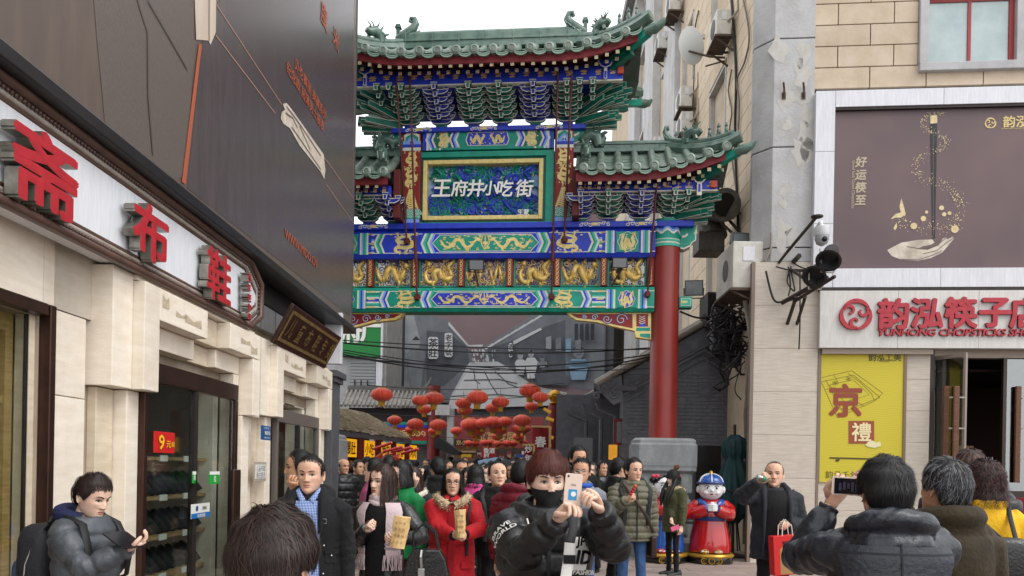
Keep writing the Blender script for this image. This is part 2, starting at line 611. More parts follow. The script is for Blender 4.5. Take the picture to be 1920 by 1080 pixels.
def portal(p,label):
 q=thing('stone_doorway',label,'doorway',(p+PW/2,-.1,0),LF)
 R0,R1=p+1.52,p+2.08
 def blk(x0,x1,y0,y1,z0,z1,mat=m_stone,nm='stone_block'):
  MB().box((x0+.002,y0,z0+.002),(x1-.002,y1,z1-.002)).build(nm,mat,q,bevel=.006)
 e=p+PW
 blk(p,p+.30,-.16,.05,2.24,3.13);blk(p+.30,p+.56,-.25,.05,2.24,3.08)
 blk(e-.30,e-.02,-.16,.05,2.2,3.13);blk(e-.52,e-.302,-.25,.05,2.2,2.815)
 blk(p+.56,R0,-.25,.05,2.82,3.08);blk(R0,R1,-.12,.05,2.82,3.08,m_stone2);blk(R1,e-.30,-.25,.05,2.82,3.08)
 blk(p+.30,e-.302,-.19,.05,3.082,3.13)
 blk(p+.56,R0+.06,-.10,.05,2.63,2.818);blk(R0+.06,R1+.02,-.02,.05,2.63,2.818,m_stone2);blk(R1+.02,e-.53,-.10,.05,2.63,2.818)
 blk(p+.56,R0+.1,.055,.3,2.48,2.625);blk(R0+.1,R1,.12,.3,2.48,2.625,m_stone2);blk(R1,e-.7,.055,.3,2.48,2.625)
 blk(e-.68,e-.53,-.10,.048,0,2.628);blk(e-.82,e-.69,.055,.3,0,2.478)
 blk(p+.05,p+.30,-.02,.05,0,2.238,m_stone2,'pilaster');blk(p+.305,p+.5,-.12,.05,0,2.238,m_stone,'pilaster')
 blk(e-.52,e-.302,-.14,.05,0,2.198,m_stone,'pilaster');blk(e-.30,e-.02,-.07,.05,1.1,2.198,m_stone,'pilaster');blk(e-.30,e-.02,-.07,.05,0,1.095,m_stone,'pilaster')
 t=MB()
 rr=random.Random(int(p*10))
 for cx,cz,w_,h_ in ((p+.66,2.985,.12,.1),(p+.95,2.93,.2,.05),(p+1.2,2.93,.35,.07),(e-.75,2.95,.3,.06),(e-.5,2.9,.2,.09)):
  t.flat([(cx-w_/2,cz-h_/2),(cx+w_/2,cz-h_/2+rr.uniform(-.02,.02)),(cx+w_/2-rr.uniform(0,.05),cz+h_/2),(cx,cz+h_/2-rr.uniform(0,.05)),(cx-w_/2,cz+h_/2)],-.253)
 t.build('tape_residue',M('old_tape','#a5967c',.8,'#c2b49c',30),q)
 return q
dA=portal(PA,'near stepped stone doorway of the shoe shop, under the white sign')
dB=portal(PB,'far stepped stone doorway of the shoe shop, under the hanging plaque')
def glassdoor(x0,x1,ztop,y,label,near):
 d=thing('glass_door',label,'door',((x0+x1)/2,y,0),LF)
 fm=m_bronze if near else M('grey_door_frame','#77706a',.4,metal=.4)
 MB().box((x0,y,ztop-.16),(x1,y+.07,ztop)).build('head_frame',fm,d,bevel=.004)
 MB().box((x1-.07,y,0),(x1,y+.07,ztop-.162)).build('side_frame',fm,d,bevel=.004)
 MB().box((x0,y,0),(x0+.06,y+.07,ztop-.162)).build('side_frame',fm,d,bevel=.004)
 xm=x0+(x1-x0)*.50
 MB().box((xm-.05,y+.01,0),(xm+.03,y+.06,ztop-.165)).build('centre_post',m_dark,d)
 for a,b in ((x0+.062,xm-.052),(xm+.032,x1-.072)):
  MB().box((a,y+.03,.05),(b,y+.042,ztop-.166)).build('pane',m_glass,d)
 return d
d1=glassdoor(PA+.5,8.42,2.5,-.17,'bronze framed glass door of the near doorway with green pull sticker',True)
mh=MB().box((7.98,-.30,.55),(8.17,-.27,1.62))
mh.build('handle',M('handle_bronze','#5b463c',.25,metal=.8),d1,bevel=.008)
MB().box((8.2,-.26,.6),(8.28,-.17,1.6)).build('handle_bracket',m_dark,d1)
d2=glassdoor(PB+.6,11.72,2.36,-.17,'grey framed glass door of the far doorway',False)
MB().box((11.3,-.27,.7),(11.38,-.24,1.4)).build('handle',m_dark,d2)
def plate(name,label,cat,face,x0,x1,z0,z1,y,mat,th=.006,group=None):
 t=thing(name,label,cat,((x0+x1)/2,y,z0),face,group)
 MB().box((x0,y,z0),(x1,y+th,z1)).build('plate',mat,t,bevel=.0015)
 return t
m_green=M('sticker_green','#17a035',.4)
def stick(px0,py0,px1,py1,y,face=LF):
 a,b=face.at(px0,py0,y),face.at(px1,py1,y)
 return a[0],b[0],min(a[1],b[1]),max(a[1],b[1])
t=plate('red_price_sign','red and yellow price sign hung inside the near glass door','sign',LF,*stick(289,808,327,850,-.20),-.20,M('price_red','#c01c1c',.5))
a,b,c_,d_=stick(289,808,327,850,-.20)
m_yel=M('sign_yellow','#e8b62a',.5)
text_on(t,'numeral','9',(d_-c_)*.95,(a+(b-a)*.32,-.207,(c_+d_)/2),m_yel,.02,sx=1.35)
text_on(t,'lettering','元',(d_-c_)*.38,(a+(b-a)*.66,-.207,c_+(d_-c_)*.42),m_yel,.02,sx=1.4)
text_on(t,'lettering','起',(d_-c_)*.26,(a+(b-a)*.88,-.207,c_+(d_-c_)*.42),m_yel,.02,sx=1.4)
a,b,c_,d_=stick(393,884,411,907,-.31)
t=plate('pull_sticker','green and white pull sticker at the top of the door handle','sticker',LF,a,b,c_,d_,-.31,m_green)
MB().box((a,-.313,d_-.03),(b,-.3105,d_)).build('white_band',m_print,t)
text_on(t,'lettering','拉',(d_-c_)*.55,((a+b)/2,-.314,c_+(d_-c_)*.42),m_print,.02)
a,b,c_,d_=stick(361,884,367,906,-.18)
t=plate('door_sticker','small green and white sticker on the middle of the glass door','sticker',LF,a,b,c_,d_,-.18,m_green)
MB().box((a,-.183,d_-.03),(b,-.181,d_)).build('white_band',m_print,t)
text_on(t,'lettering','推',.05,((a+b)/2,-.184,c_+.05),m_print,.02)
a,b,c_,d_=stick(359,946,393,968,-.18)
t=plate('payment_sticker','white and blue payment sticker low on the glass door','sticker',LF,a,b,c_,d_,-.18,m_print)
mblue=M('sticker_blue','#1f6fb5',.4)
MB().box((a,-.183,c_),(b,-.181,c_+(d_-c_)*.35)).build('blue_band',mblue,t)
text_on(t,'lettering','欢迎光临',(d_-c_)*.26,((a+b)/2,-.185,c_+(d_-c_)*.17),m_print,.02,sx=1.3)
MB().lathe([(.001,0),((d_-c_)*.2,0)],(a+(b-a)*.28,-.184,c_+(d_-c_)*.68),16,ax='y').build('round_mark',mblue,t)
text_on(t,'lettering','支付宝',(d_-c_)*.25,(a+(b-a)*.68,-.184,c_+(d_-c_)*.68),M('grey_print','#555a60',.5),.01)
a,b,c_,d_=stick(490,797,507,826,-.27)
t=plate('house_number','small blue house number plate on the stone between the two doorways','plate',LF,a,b,c_,d_,-.27,M('plate_blue','#17518a',.4))
text_on(t,'numeral','96010',(d_-c_)*.42,((a+b)/2+.03,-.275,(c_+d_)/2),m_print,.015,sx=1.1)
text_on(t,'lettering','王府井大街',(d_-c_)*.16,((a+b)/2,-.275,c_+(d_-c_)*.84),m_print,0.0,sx=1.5)
text_on(t,'lettering','东城公安分局',(d_-c_)*.15,((a+b)/2+.02,-.275,c_+(d_-c_)*.17),m_print,0.0,sx=1.3)
a,b,c_,d_=stick(477,866,499,902,-.16)
t=plate('paper_notice','white paper notice taped up on the stone below the house number','notice',LF,a,b,c_,d_,-.16,M('notice_tape','#a39a8c',.8))
MB().box((a+.03,-.164,c_+.03),(b-.03,-.161,d_-.03)).build('sheet',m_print,t)
text_on(t,'lettering','儿童布鞋\n请往里走',.08,((a+b)/2,-.167,(c_+d_)/2),m_greywall)
inn=thing('shoe_rack','shelves of black shoes seen through the near glass door','shelving',(7.3,.5,0),LF)
MB().box((PA+.3,1.3,0),(PB+.3,1.34,2.6)).build('back_panel',M('rack_back','#8d7a66',.7),inn)
m_shelf=M('rack_shelf','#a98a62',.6)
for z in (.62,.98,1.34,1.70):
 MB().box((PA+.3,.12,z),(8.4,1.3,z+.03)).build('shelf',m_shelf,inn)
 for k in range(3):
  MB().box((6.75+k*.5,.105,z-.01),(6.9+k*.5,.115,z+.045)).build('price_card',m_print,inn)
k=0
for r,z in enumerate((1.01,1.37,.65)):
 for x in np.arange(6.7,8.35,.155):
  shoe(x,.3,z+.1,.15,f'black shoe, {ordn[int((x - 6.7) / .155)]} from the left on the {["middle", "top", "bottom"][r]} shelf behind the glass door','shoes on the rack behind the door',1.05)
m_box=M('shoe_box','#a88a5c',.7,'#97794d',8)
for i in range(4):
 for j,x in enumerate((6.95,7.32,7.69)):
  z=.06+.14*i
  t=thing('shoe_box',f'tan shoe box, {ordn[j]} in the {["bottom", "second", "third", "top"][i]} row of the pile behind the door','box',(x,.5,z),LF,'shoe boxes piled behind the door')
  MB().box((x-.17,.12,z),(x+.17,.32,z+.115)).build('carton',m_box,t,bevel=.003)
  MB().box((x-.175,.11,z+.085),(x+.175,.33,z+.137)).build('lid',m_box,t,bevel=.003)
  MB().box((x-.08,.106,z+.02),(x+.1,.109,z+.07)).build('label_card',m_print,t)
bag=MB()
bag.loft([[(7.0+.16*cos(a),.25+.05*sin(a),z) for a in np.linspace(0,2*pi,12,endpoint=False)] for z in (1.95,2.0,2.2,2.28)])
bag.solo('hanging_bag','dark bag hanging inside the near glass door above the price sign','bag',M('bag_dark','#1c1c22',.5),LF,smooth=40)
zt=LF.at(240,318,-.22)[1];zb=LF.at(240,497,-.22)[1]
xr=LF.at(489,560,-.22)[0]
sg=thing('shop_sign','long white shoe shop sign board with red raised characters and dark moulded frame','sign',(5.4,-.22,zb),LF)
k=.17
poly=[(2.6,zb),(xr-.5*k*4,zb),(xr,zb+k),(xr,zt-k),(xr-.5*k*4,zt),(2.6,zt)]
MB().prism(poly,-.19,-.04).build('board',m_signwhite,sg)
def inset(poly,d):
 c=((min(p[0] for p in poly)+max(p[0] for p in poly))/2,(zb+zt)/2)
 return [(p[0]+(-d if p[0]>c[0] else d),p[1]+(-d if p[1]>c[1] else d)) for p in poly]
m_brown=M('sign_frame','#4b352c',.4,'#5c443a',6,spec=.5)
m_frame2=M('sign_frame_pale','#a59c92',.5,'#8c837a',8)
for d,r,mm,nm in ((0,.035,m_brown,'frame_moulding'),(.075,.02,m_frame2,'frame_moulding'),(.105,.022,m_brown,'frame_moulding')):
 q=inset(poly,d)
 MB().tube([(x,-.22+d*.4,z) for x,z in q],r,8).build(nm,mm,sg,smooth=60)
bd=MB()
q=inset(poly,.05)
for i in range(len(q)-1):
 a,b=q[i],q[i+1]
 n=int(math.hypot(b[0]-a[0],b[1]-a[1])/.038)
 for j in range(n):
  t=j/n
  bd.ell((a[0]+(b[0]-a[0])*t,-.212,a[1]+(b[1]-a[1])*t),(.015,.015,.015),6,4)
o=bd.build('beads',m_brown,sg,smooth=60);o['kind']='stuff'
def sign_char(ch,px,py,hpx,bold=.045,sx=1.0):
 x,z=LF.at(px,py,-.29)
 x2,z2=LF.at(px,py-hpx,-.29)
 text_on(sg,'character',ch,(z2-z)*1.0,(x,-.30,z),m_red,bold,ext=.08,side=m_steel,sx=sx)
sign_char('斋',86,324,152,.03,1.45);sign_char('布',282,438,108,.034,1.4);sign_char('鞋',410,520,100,.024,1.25)
for i,ch in enumerate('百年老字号'):
 sign_char(ch,466,521+i*18.7,17,.03,1.3)
BZ=LF.at(330,354,-.25)[1]
BXR=LF.at(664,330,-.25)[0]
cnp=thing('canopy','dark metal canopy strip between the shop sign and the billboard','canopy',(6,-.3,BZ-.3),LF)
MB().box((-2,-.34,BZ-.10),(END+.9,.5,BZ-.003)).build('soffit',M('soffit_black','#141317',.35,'#1e1c20',3),cnp,bevel=.01)
MB().box((-2,-.04,BZ-.36),(END+.5,.5,BZ-.103)).build('fascia',M('fascia_black','#0e0d10',.4),cnp,bevel=.01)
MB().box((-2,-.25,zt+.03),(xr+.15,.05,zt+.08)).build('sign_hood',M('hood_grey','#6f6a62',.6,'#57524b',6),cnp,bevel=.006)
MB().box((xr+.05,-.02,3.3),(END,.04,BZ-.37)).build('grey_cladding',m_greywall,shop)
for x in np.arange(xr+.6,END,.55):
 MB().box((x,-.025,3.3),(x+.012,-.021,BZ-.37)).build('cladding_joint',m_joint,shop)
MB().box((xr+.05,-.025,3.72),(END,-.021,3.732)).build('cladding_joint',m_joint,shop)
bb=thing('billboard','huge dark brown watch advertisement billboard above the shoe shop','billboard',(6,-.25,BZ),LF)
m_bb=M('billboard_print','#63574f',.34,'#594e48',2.5,st=(3,1,.5),spec=.5,bump=.02,bs=60,bst=(6,1,1))
m_bbd=M('billboard_print_dark','#52494a',.27,'#494244',2.5,st=(3,1,.5),spec=.6,bump=.02,bs=60,bst=(6,1,1))
bm=MB().box((-2,-.25,BZ),(BXR,.3,13))
bm.build('panel',m_bb,bb)
MB().box((BXR-.02,-.26,BZ),(BXR+.03,.32,13)).build('edge_trim',M('edge_trim','#5b5a60',.35,metal=.6),bb)
def bbpoly(pts,lay,mat,name):
 MB().flat([LF.at(x,y,-.25) for x,y in pts],-.25-.003*lay).build(name,mat,bb)
bbpoly([(384,30),(664,-260),(661,560),(655,592),(350,352)],1,m_bbd,'print_field')
bbpoly([(170,-60),(352,-160),(365,0),(352,330),(290,345),(196,230),(180,60)],1,M('leather_print','#645a54',.45,'#574e49',26,st=(3,1,1),bump=.2,bs=50,bst=(3,1,1)),'strap_print')
for pts,w_ in (([(240,-60),(262,20),(275,60),(276,180),(285,290)],5),([(275,0),(310,60),(350,130)],7)):
 b=[LF.at(x,y,-.25) for x,y in pts]
 MB().strip(b,.022,-.262).build('strap_seam',M('seam_print','#574d47',.5),bb)
bbpoly([(371,83),(377,83),(346,346),(339,341)],3,m_print_org,'second_hand_print')
bbpoly([(362,-40),(404,-60),(403,60),(393,84),(389,76),(366,74)],3,M('case_print','#cdbfae',.4,'#b8a896',3,st=(1,1,.2)),'case_print')
bbpoly([(389,-40),(392,-40),(391,76),(389,76)],4,M('case_line','#8a7a6c',.4),'case_line')
for a,b in (((404,8),(527,196)),((403,66),(515,213)),((607,295),(662,372)),((610,345),(660,415))):
 MB().strip([LF.at(*a,-.25),LF.at(*b,-.25)],.012,-.259).build('line_print',M('line_print','#a87f70',.5),bb)
crown=[(529,195),(536,193),(548,208),(606,290),(609,320),(607,336),(600,322),(560,272),(542,240),(530,232),(525,222),(527,210),(533,206)]
bbpoly(crown,3,M('crown_print','#b7aa9b',.4,'#d4c8ba',6),'crown_print')
for pts in ([(536,200),(560,232),(600,292)],[(545,238),(562,262),(600,318)],[(560,236),(572,262),(580,282)],[(534,212),(548,222),(556,240)]):
 MB().strip([LF.at(x,y,-.25) for x,y in pts],.02,-.262).build('crown_line',M('crown_line','#5c5148',.4),bb)
def bbtext(body,px,py,size,slope=True,shear=0,bold=.02):
 x,z=LF.at(px,py,-.25)
 text_on(bb,'lettering',body,size,(x,-.26,z),m_print_org,bold,shear=shear,sx=1.15)
bbtext('贝伦赛丽 典藏系列',583,172,.165);bbtext('纪念款 超薄男士腕表',574,186,.165)
bbtext('WWW.MIDO.CN',565,468,.17)
bbtext('度',607,30,.34);bbtext('米',629,74,.32)
blk=MB().box((-2,.35,4.62),(BXR-.1,6,13));blk.box((END,.6,0),(END+.75,4.4,4.6))
structure('tower_block',blk,m_greywall,face=LF)
q=[LF.pt(548,572,-.50),LF.pt(638,628,-.50),LF.pt(612,692,-.26),LF.pt(517,648,-.26)]
x0=(q[0].x+q[3].x)/2;x1=(q[1].x+q[2].x)/2
zt_,zb_=(q[0].z+q[1].z)/2,(q[2].z+q[3].z)/2
plq=thing('wooden_plaque','dark brown wooden plaque with gold characters leaning out over the far doorway','plaque',((x0+x1)/2,-.25,zb_),LF)
hh=math.hypot(zt_-zb_,.24)
Rx=Matrix.Rotation(math.atan2(.24,zt_-zb_),3,'X')
def pl(mb):
 mb.v=[tuple(Rx@Vector(v)+Vector(((x0+x1)/2,-.26,zb_))) for v in mb.v]
 return mb
W2=(x1-x0)/2
m_plq=M('plaque_wood','#3a2018',.4,'#2a1610',6,st=(14,1,1),bump=.15,bs=12,bst=(20,1,1))
pl(MB().box((-W2,-.0,0),(W2,.05,hh))).build('board',m_plq,plq,bevel=.01)
m_pgold=M('plaque_gold','#9a8250',.4,'#6d5a34',20,metal=.3)
bdz=MB()
for a,b,c_,d_ in ((-W2+.06,W2-.06,hh-.10,hh-.06),(-W2+.06,W2-.06,.06,.10),(-W2+.06,-W2+.10,.1,hh-.1),(W2-.10,W2-.06,.1,hh-.1)):
 bdz.box((a,-.008,c_),(b,.001,d_))
pl(bdz).build('border',m_pgold,plq)
for i,ch in enumerate('儿童布鞋专卖'):
 g_=glyphs(ch,hh*.52,.012,0,.12)
 g_.v=[(x*.8-W2+.26+i*(2*W2-.5)/5,y-.012,z+hh/2) for x,y,z in g_.v]
 pl(g_).build('character',m_pgold,plq)
pier=thing('grey_pier','dark grey pier with a moulded cap at the end of the shoe shop','pier',(END+.4,-.1,0),LF)
MB().box((END+.02,-.18,0),(END+.5,.55,3.05)).build('shaft',M('pier_grey','#55565a',.7,'#484a4e',4),pier,bevel=.01)
MB().box((END-.05,-.26,3.05),(END+.6,.6,3.15)).box((END-.0,-.22,2.97),(END+.55,.58,3.05)).build('cap',M('pier_cap','#4b4d52',.7),pier,bevel=.01)
MB().box((END+.02,-.3,3.25),(END+.12,.3,4.05)).solo('white_lightbox','white light box on the wall end beside the plaque','light box',[m_white],LF,bevel=.01)
# RIGHT: chopstick shop
cs_=thing('chopstick_shop','chopstick shop front with white fascia and pale travertine wall on the right','shop building',(1.5,0,0),RF)
def RX(px,py=600,y=0):return RF.at(px,py,y)[0]
def RZ(px,py,y=0):return RF.at(px,py,y)[1]
xa,xb=RX(1412,700),RX(1533,700)
XE=7.6
z_p=RZ(1430,492)
core=MB()
core.box((xb+.02,.12,0),(RX(1745,800)-.02,.4,11));core.box((RX(1745,800),.12,RZ(1800,652)),(XE,.4,11))
core.box((xa,.1,0),(xb+.02,.5,RZ(1430,492)));core.box((xa,.36,RZ(1430,492)),(xb+.02,.6,11.5));core.box((XE-.2,.4,0),(XE,5,4));core.box((xb,4.6,0),(XE,4.8,4.2));core.box((xb,.4,4.0),(XE,4.6,4.2))
core.box((xb,.42,0),(xb+.15,4.6,4))
core.build('wall',M('shop_core','#6b645c',.8),cs_)
zz=np.linspace(0,z_p,8)
for i in range(7):
 MB().box((xa+.003,-.02,zz[i]+.002),(xb-.003,.1,zz[i+1]-.002)).build('travertine_slab',m_trav,cs_,bevel=.003)
MB().box((xa-.06,-.035,0),(xa,.12,z_p)).build('corner_trim',M('pier_trim','#7d6f63',.6),cs_)
MB().box((xb,-.035,0),(xb+.04,.1,z_p-1.0)).build('corner_trim',M('pier_trim','#7d6f63',.6),cs_)
z1,z2=RZ(1447,276),RZ(1447,73)
for a,b in ((z_p,RZ(1447,490)+.25),(RZ(1447,490)+.25,z1),(z1,z2),(z2,11.5)):
 c0=xa+.28
 poly3=[(xa-.02,.35),(c0,0.0),(RX(1527,200),0.0),(RX(1527,200),.5),(xa-.02,.5)]
 mb=MB()
 n=len(poly3)
 mb.loft([[(x,y,a+.01) for x,y in poly3],[(x,y,b-.01) for x,y in poly3]])
 mb.build('concrete_panel',m_concrete,cs_,bevel=.012)
rr=random.Random(5)
fl=MB()
for i in range(16):
 cx,cz=rr.uniform(xa+.35,xb-.15),rr.uniform(z_p+.2,9.6)
 if i<9:cx=rr.choice((xa+.4,xb-.35))+rr.uniform(-.05,.12)
 n=rr.randint(9,15);R_=rr.uniform(.06,.24)
 fl.flat([(cx+R_*rr.uniform(.3,1)*cos(2*pi*k/n),cz+R_*rr.uniform(.5,1.6)*sin(2*pi*k/n)) for k in range(n)],-.003)
fl.build('flaked_patch',M('flaked_paint','#bab8b3',.9,'#b0aca4',6,dirt=.3),cs_)
zb0,zt0=0.0,RZ(1720,652)
xw0,xw1=RX(1700,700),RX(1745,700)
for z0,z1_ in zip(np.linspace(0,zt0,8)[:-1],np.linspace(0,zt0,8)[1:]):
 MB().box((xw0,.02,z0+.002),(xw1,.12,z1_-.002)).build('travertine_slab',m_trav,cs_,bevel=.003)
zpb=RZ(1600,905)
for z0,z1_ in zip(np.linspace(0,zpb,4)[:-1],np.linspace(0,zpb,4)[1:]):
 MB().box((xb+.042,.02,z0+.002),(xw0-.002,.12,z1_-.002)).build('travertine_slab',m_trav,cs_,bevel=.003)
zs=[RZ(1620,y) for y in (165,125,85,45,5,-35,-75)]
xl=RX(1527,100)
xwin0=RX(1722,80)
bw=RX(1665,100)-RX(1560,100)
blkm={}
for r in range(6):
 x=xl-(bw*.58 if r%2 else 0)
 while x<XE:
  a,b=max(x,xl),min(x+bw,XE)
  if r:b=min(b,xwin0)
  if b-a>.05:
   MB().box((a+.008,-.0,zs[r]+.008),(b-.008,.115,zs[r+1]-.008)).build('stone_block',m_tan,cs_,bevel=.006)
  x+=bw
MB().box((xl,.06,zs[0]),(XE,.119,11)).build('mortar_bed',m_joint,cs_)
wn_=thing('upper_window','red framed sliding window in a grey stone surround above the billboard','window',(RX(1800,60),-.05,RZ(1800,137)),RF)
wx0,wx1,wz0,wz1=RX(1722,80),RX(1945,80),RZ(1730,137),10.7
m_sur=M('window_surround','#aeadae',.7,'#a2a1a1',4,dirt=.3)
ix0,ix1,iz0,iz1=RX(1739,60),RX(1903,60),RZ(1750,121),RZ(1800,0)
MB().box((wx0,-.10,wz0),(wx1,.11,iz0)).build('sill',m_sur,wn_,bevel=.01)
MB().box((wx0,-.08,iz0),(ix0,.11,wz1)).build('surround',m_sur,wn_,bevel=.01)
MB().box((ix1,-.08,iz0),(wx1,.11,wz1)).build('surround',m_sur,wn_,bevel=.01)
MB().box((ix0,-.08,iz1+.08),(ix1,.11,wz1)).build('surround',m_sur,wn_,bevel=.01)
m_redf=M('red_frame','#8c2f30',.45)
xm=(ix0+ix1)/2-.02
for a in ((ix0,iz0,ix0+.02,iz1+.08),(ix1-.09,iz0,ix1,iz1+.08),(xm-.025,iz0,xm+.03,iz1+.08),(ix0+.02,iz1-.02,xm-.025,iz1+.08),(xm+.03,iz1-.02,ix1-.09,iz1+.08),(ix0+.02,iz0,xm-.025,iz0+.03),(xm+.03,iz0,ix1-.09,iz0+.03)):
 MB().box((a[0],.02,a[1]),(a[2],.07,a[3])).build('sash',m_redf,wn_)
m_pane=M('upper_pane','#93a3a3',.08,'#a9b7b6',1.5,spec=.9)
MB().box((ix0+.02,.045,iz0+.03),(xm-.026,.055,iz1-.02)).build('pane',m_pane,wn_)
MB().box((xm+.031,.045,iz0+.03),(ix1-.092,.055,iz1-.02)).build('pane',m_pane,wn_)
fr=thing('chopstick_billboard','dark mauve billboard of chopsticks over an open palm in a white frame','billboard',(2,-.2,RZ(1600,540)),RF)
fy=-.14
X0,X1,X2=RX(1527,350,fy),RX(1564,350,fy),7.6
Zt,Zti,Zbi,Zb=RZ(1545,170,fy),RZ(1600,200,fy),RZ(1600,503,fy),RZ(1560,539,fy)
def al(x0,x1,z0,z1):MB().box((x0+.003,fy,z0+.003),(x1-.003,.1,z1-.003)).build('aluminium_panel',m_white,fr,bevel=.004)
for z0,z1_ in ((Zb,RZ(1545,419,fy)),(RZ(1545,419,fy),RZ(1545,284,fy)),(RZ(1545,284,fy),Zt)):
 al(X0,X1,z0,z1_)
xs=[X1,RX(1770,183,fy),RX(1975,183,fy),X2]
for i in range(3):
 al(xs[i],xs[i+1],Zti,Zt);al(xs[i],xs[i+1],Zb,Zbi)
m_maroon=M('mauve_print','#5b4b4e',.5,'#6a5555',.5,nd=3)
MB().box((X1,-.05,Zbi),(X2,.09,Zti)).build('print_panel',m_maroon,fr)
MB().box((X1,-.12,Zti-.045),(X2,-.051,Zti-.004)).build('shadow_gap',m_dark,fr)
def rfp(pts,lay,mat,name,parent=fr,y=-.05):
 MB().flat([RF.at(a,b,y) for a,b in pts],y-.003*lay).build(name,mat,parent)
m_gl=M('print_cream','#d9c9a0',.5,'#bfa878',14)
m_skin_p=M('print_hand','#a69a8b',.5,'#d0c6b6',5)
rfp([(1744,232),(1757,231),(1753,447),(1748,447)],2,M('stick_print','#191617',.4,'#2a2526',3),'chopstick_print')
rfp([(1748.5,250),(1750,250),(1750,440),(1748.5,440)],3,M('stick_light','#57494a',.4),'chopstick_highlight')
rfp([(1744,217),(1757,216),(1757,231),(1744,232)],2,m_gl,'chopstick_cap')
rfp([(1663,469),(1690,455),(1720,450),(1748,449),(1752,455),(1745,459),(1730,462),(1722,466),(1740,468),(1760,460),(1768,447),(1774,445),(1776,449),(1786,444),(1789,447),(1780,458),(1766,474),(1745,484),(1722,489),(1690,487),(1672,480)],1,m_skin_p,'hand_print')
for q in ([(1722,466),(1745,463),(1762,456),(1774,446)],[(1730,476),(1756,470),(1776,454),(1788,446)],[(1690,486),(1722,487),(1750,478),(1766,470)],[(1700,462),(1722,466),(1740,468)]):
 MB().strip([RF.at(a,b,-.05) for a,b in q],.014,-.056).build('hand_line',M('hand_line','#6f6158',.5),fr)
rfp([(1670,411),(1678,402),(1689,398),(1686,388),(1690,372),(1696,392),(1698,402),(1690,408),(1680,408)],1,m_gl,'crane_print')
rfp([(1675,428),(1681,417),(1682,426),(1678,432)],1,m_gl,'crane_print')
rr=random.Random(11)
cons=MB()
def coin(px,py,r,mb):
 x,z=RF.at(px,py,-.05)
 n=8 if r>.02 else 5
 mb.flat([(x+r*cos(2*pi*k/n),z+r*sin(2*pi*k/n)) for k in range(n)],-.0575-rr.random()*.002)
path=[(1768,212),(1740,214),(1728,228),(1736,246),(1760,252),(1776,262),(1768,280),(1740,286),(1720,300),(1718,322),(1734,336),(1764,340),(1784,356),(1800,375),(1798,400),(1790,425),(1760,425),(1720,428),(1690,418)]
for i in range(len(path)-1):
 a,b=path[i],path[i+1]
 thick=5+i*.9
 for j in range(26 if i<12 else 34):
  t=rr.random()
  coin(a[0]+(b[0]-a[0])*t+rr.gauss(0,thick*.42),a[1]+(b[1]-a[1])*t+rr.gauss(0,thick*.42),rr.uniform(.003,.009)*(1+i*.02),cons)
for px,py,r in ((1731,410,.05),(1765,390,.045),(1713,424,.06),(1790,430,.07),(1780,400,.035),(1770,402,.04),(1737,398,.03)):
 coin(px,py,r,cons)
cons.build('coin_print',m_gl,fr,kind='stuff')
text_on(fr,'lettering','好运筷至',.2,(*RF.at(1612,339),-.055)[0:1]+(-.055,)+(RF.at(1614,339,-.05)[1],),M('print_grey_gold','#b3a68c',.5),.03,.12,vertical=True,lead=1.15)
x,z=RF.at(1599,346,-.05)
text_on(fr,'lettering','Good luck Good Chopsticks',.075,(x,-.055,z),M('print_grey_gold','',.5),.01,rotz=-pi/2)
m_lgold=M('print_logo_gold','#cdb77c',.5)
def logo(parent,cx,cy,cz,R_,mat,ext):
 """ring of four comma strokes"""
 mb=MB()
 def sweep(pts,wd):
  s_=MB().strip(pts,wd,0)
  n=len(pts)
  mb.add([(v[0],cy,v[2]) for v in s_.v],s_.f)
  mb.add([(v[0],cy,v[2]) for v in s_.v]+[(v[0],cy+ext,v[2]) for v in s_.v],[(i,i+1,i+1+2*n,i+2*n) for i in list(range(n-1))+list(range(n,2*n-1))])
 for q in range(3):
  a0=q*2*pi/3+.5
  arc=[a0+2.02*k/16 for k in range(17)]
  sweep([(cx+R_*.87*cos(a),cz+R_*.87*sin(a)) for a in arc],[R_*(.10+.16*sin(pi*k/16)) for k in range(17)])
  c0=(cx+R_*.43*cos(a0),cz+R_*.43*sin(a0))
  sweep([(c0[0]+R_*(.40-.022*k)*cos(a0+.25-k*.34),c0[1]+R_*(.40-.022*k)*sin(a0+.25-k*.34)) for k in range(15)],[R_*(.20-.006*k) for k in range(15)])
 mb.build('logo',mat,parent)
x,z=RF.at(1857,231,-.05)
logo(fr,x,-.056,z,RX(1868,231)-RX(1857,231),m_lgold,.002)
x,z=RF.at(1902,228,-.05)
text_on(fr,'lettering','韵泓',.22,(x+.02,-.056,z),m_lgold,.025)
x,z=RF.at(1899,241,-.05)
text_on(fr,'lettering','YUNHONG CHOPSTICKS',.038,(x+.02,-.056,z),m_lgold)
sy=-.16
sb=thing('chopstick_sign','white fascia sign with red raised characters and round red logo over the chopstick shop','sign',(3,sy,RZ(1600,652,sy)),RF)
Za,Zc=RZ(1560,652,sy),RZ(1560,545,sy)
xs=[RX(1537,600,sy),RX(1684,600,sy),RX(1835,600,sy),RX(1985,600,sy),7.6]
m_fas=M('fascia_white','#cfcdc9',.45,'#c2bfba',5,st=(5,1,.7),dirt=.15)
for i in range(4):
 MB().box((xs[i]+.002,sy,Za),(xs[i+1]-.002,.1,Zc)).build('panel',m_fas,sb,bevel=.003)
MB().box((xs[0],sy+.02,Zc+.004),(7.6,.09,Zb-.004)).build('shadow_gap',m_dark,sb)
m_rl=M('fascia_red','#b2303d',.5,'#9c2833',12)
m_rs=M('fascia_red_side','#7d1f2b',.5)
pxs=[(1675,588),(1738,587),(1802,586),(1866,586),(1924,586)]
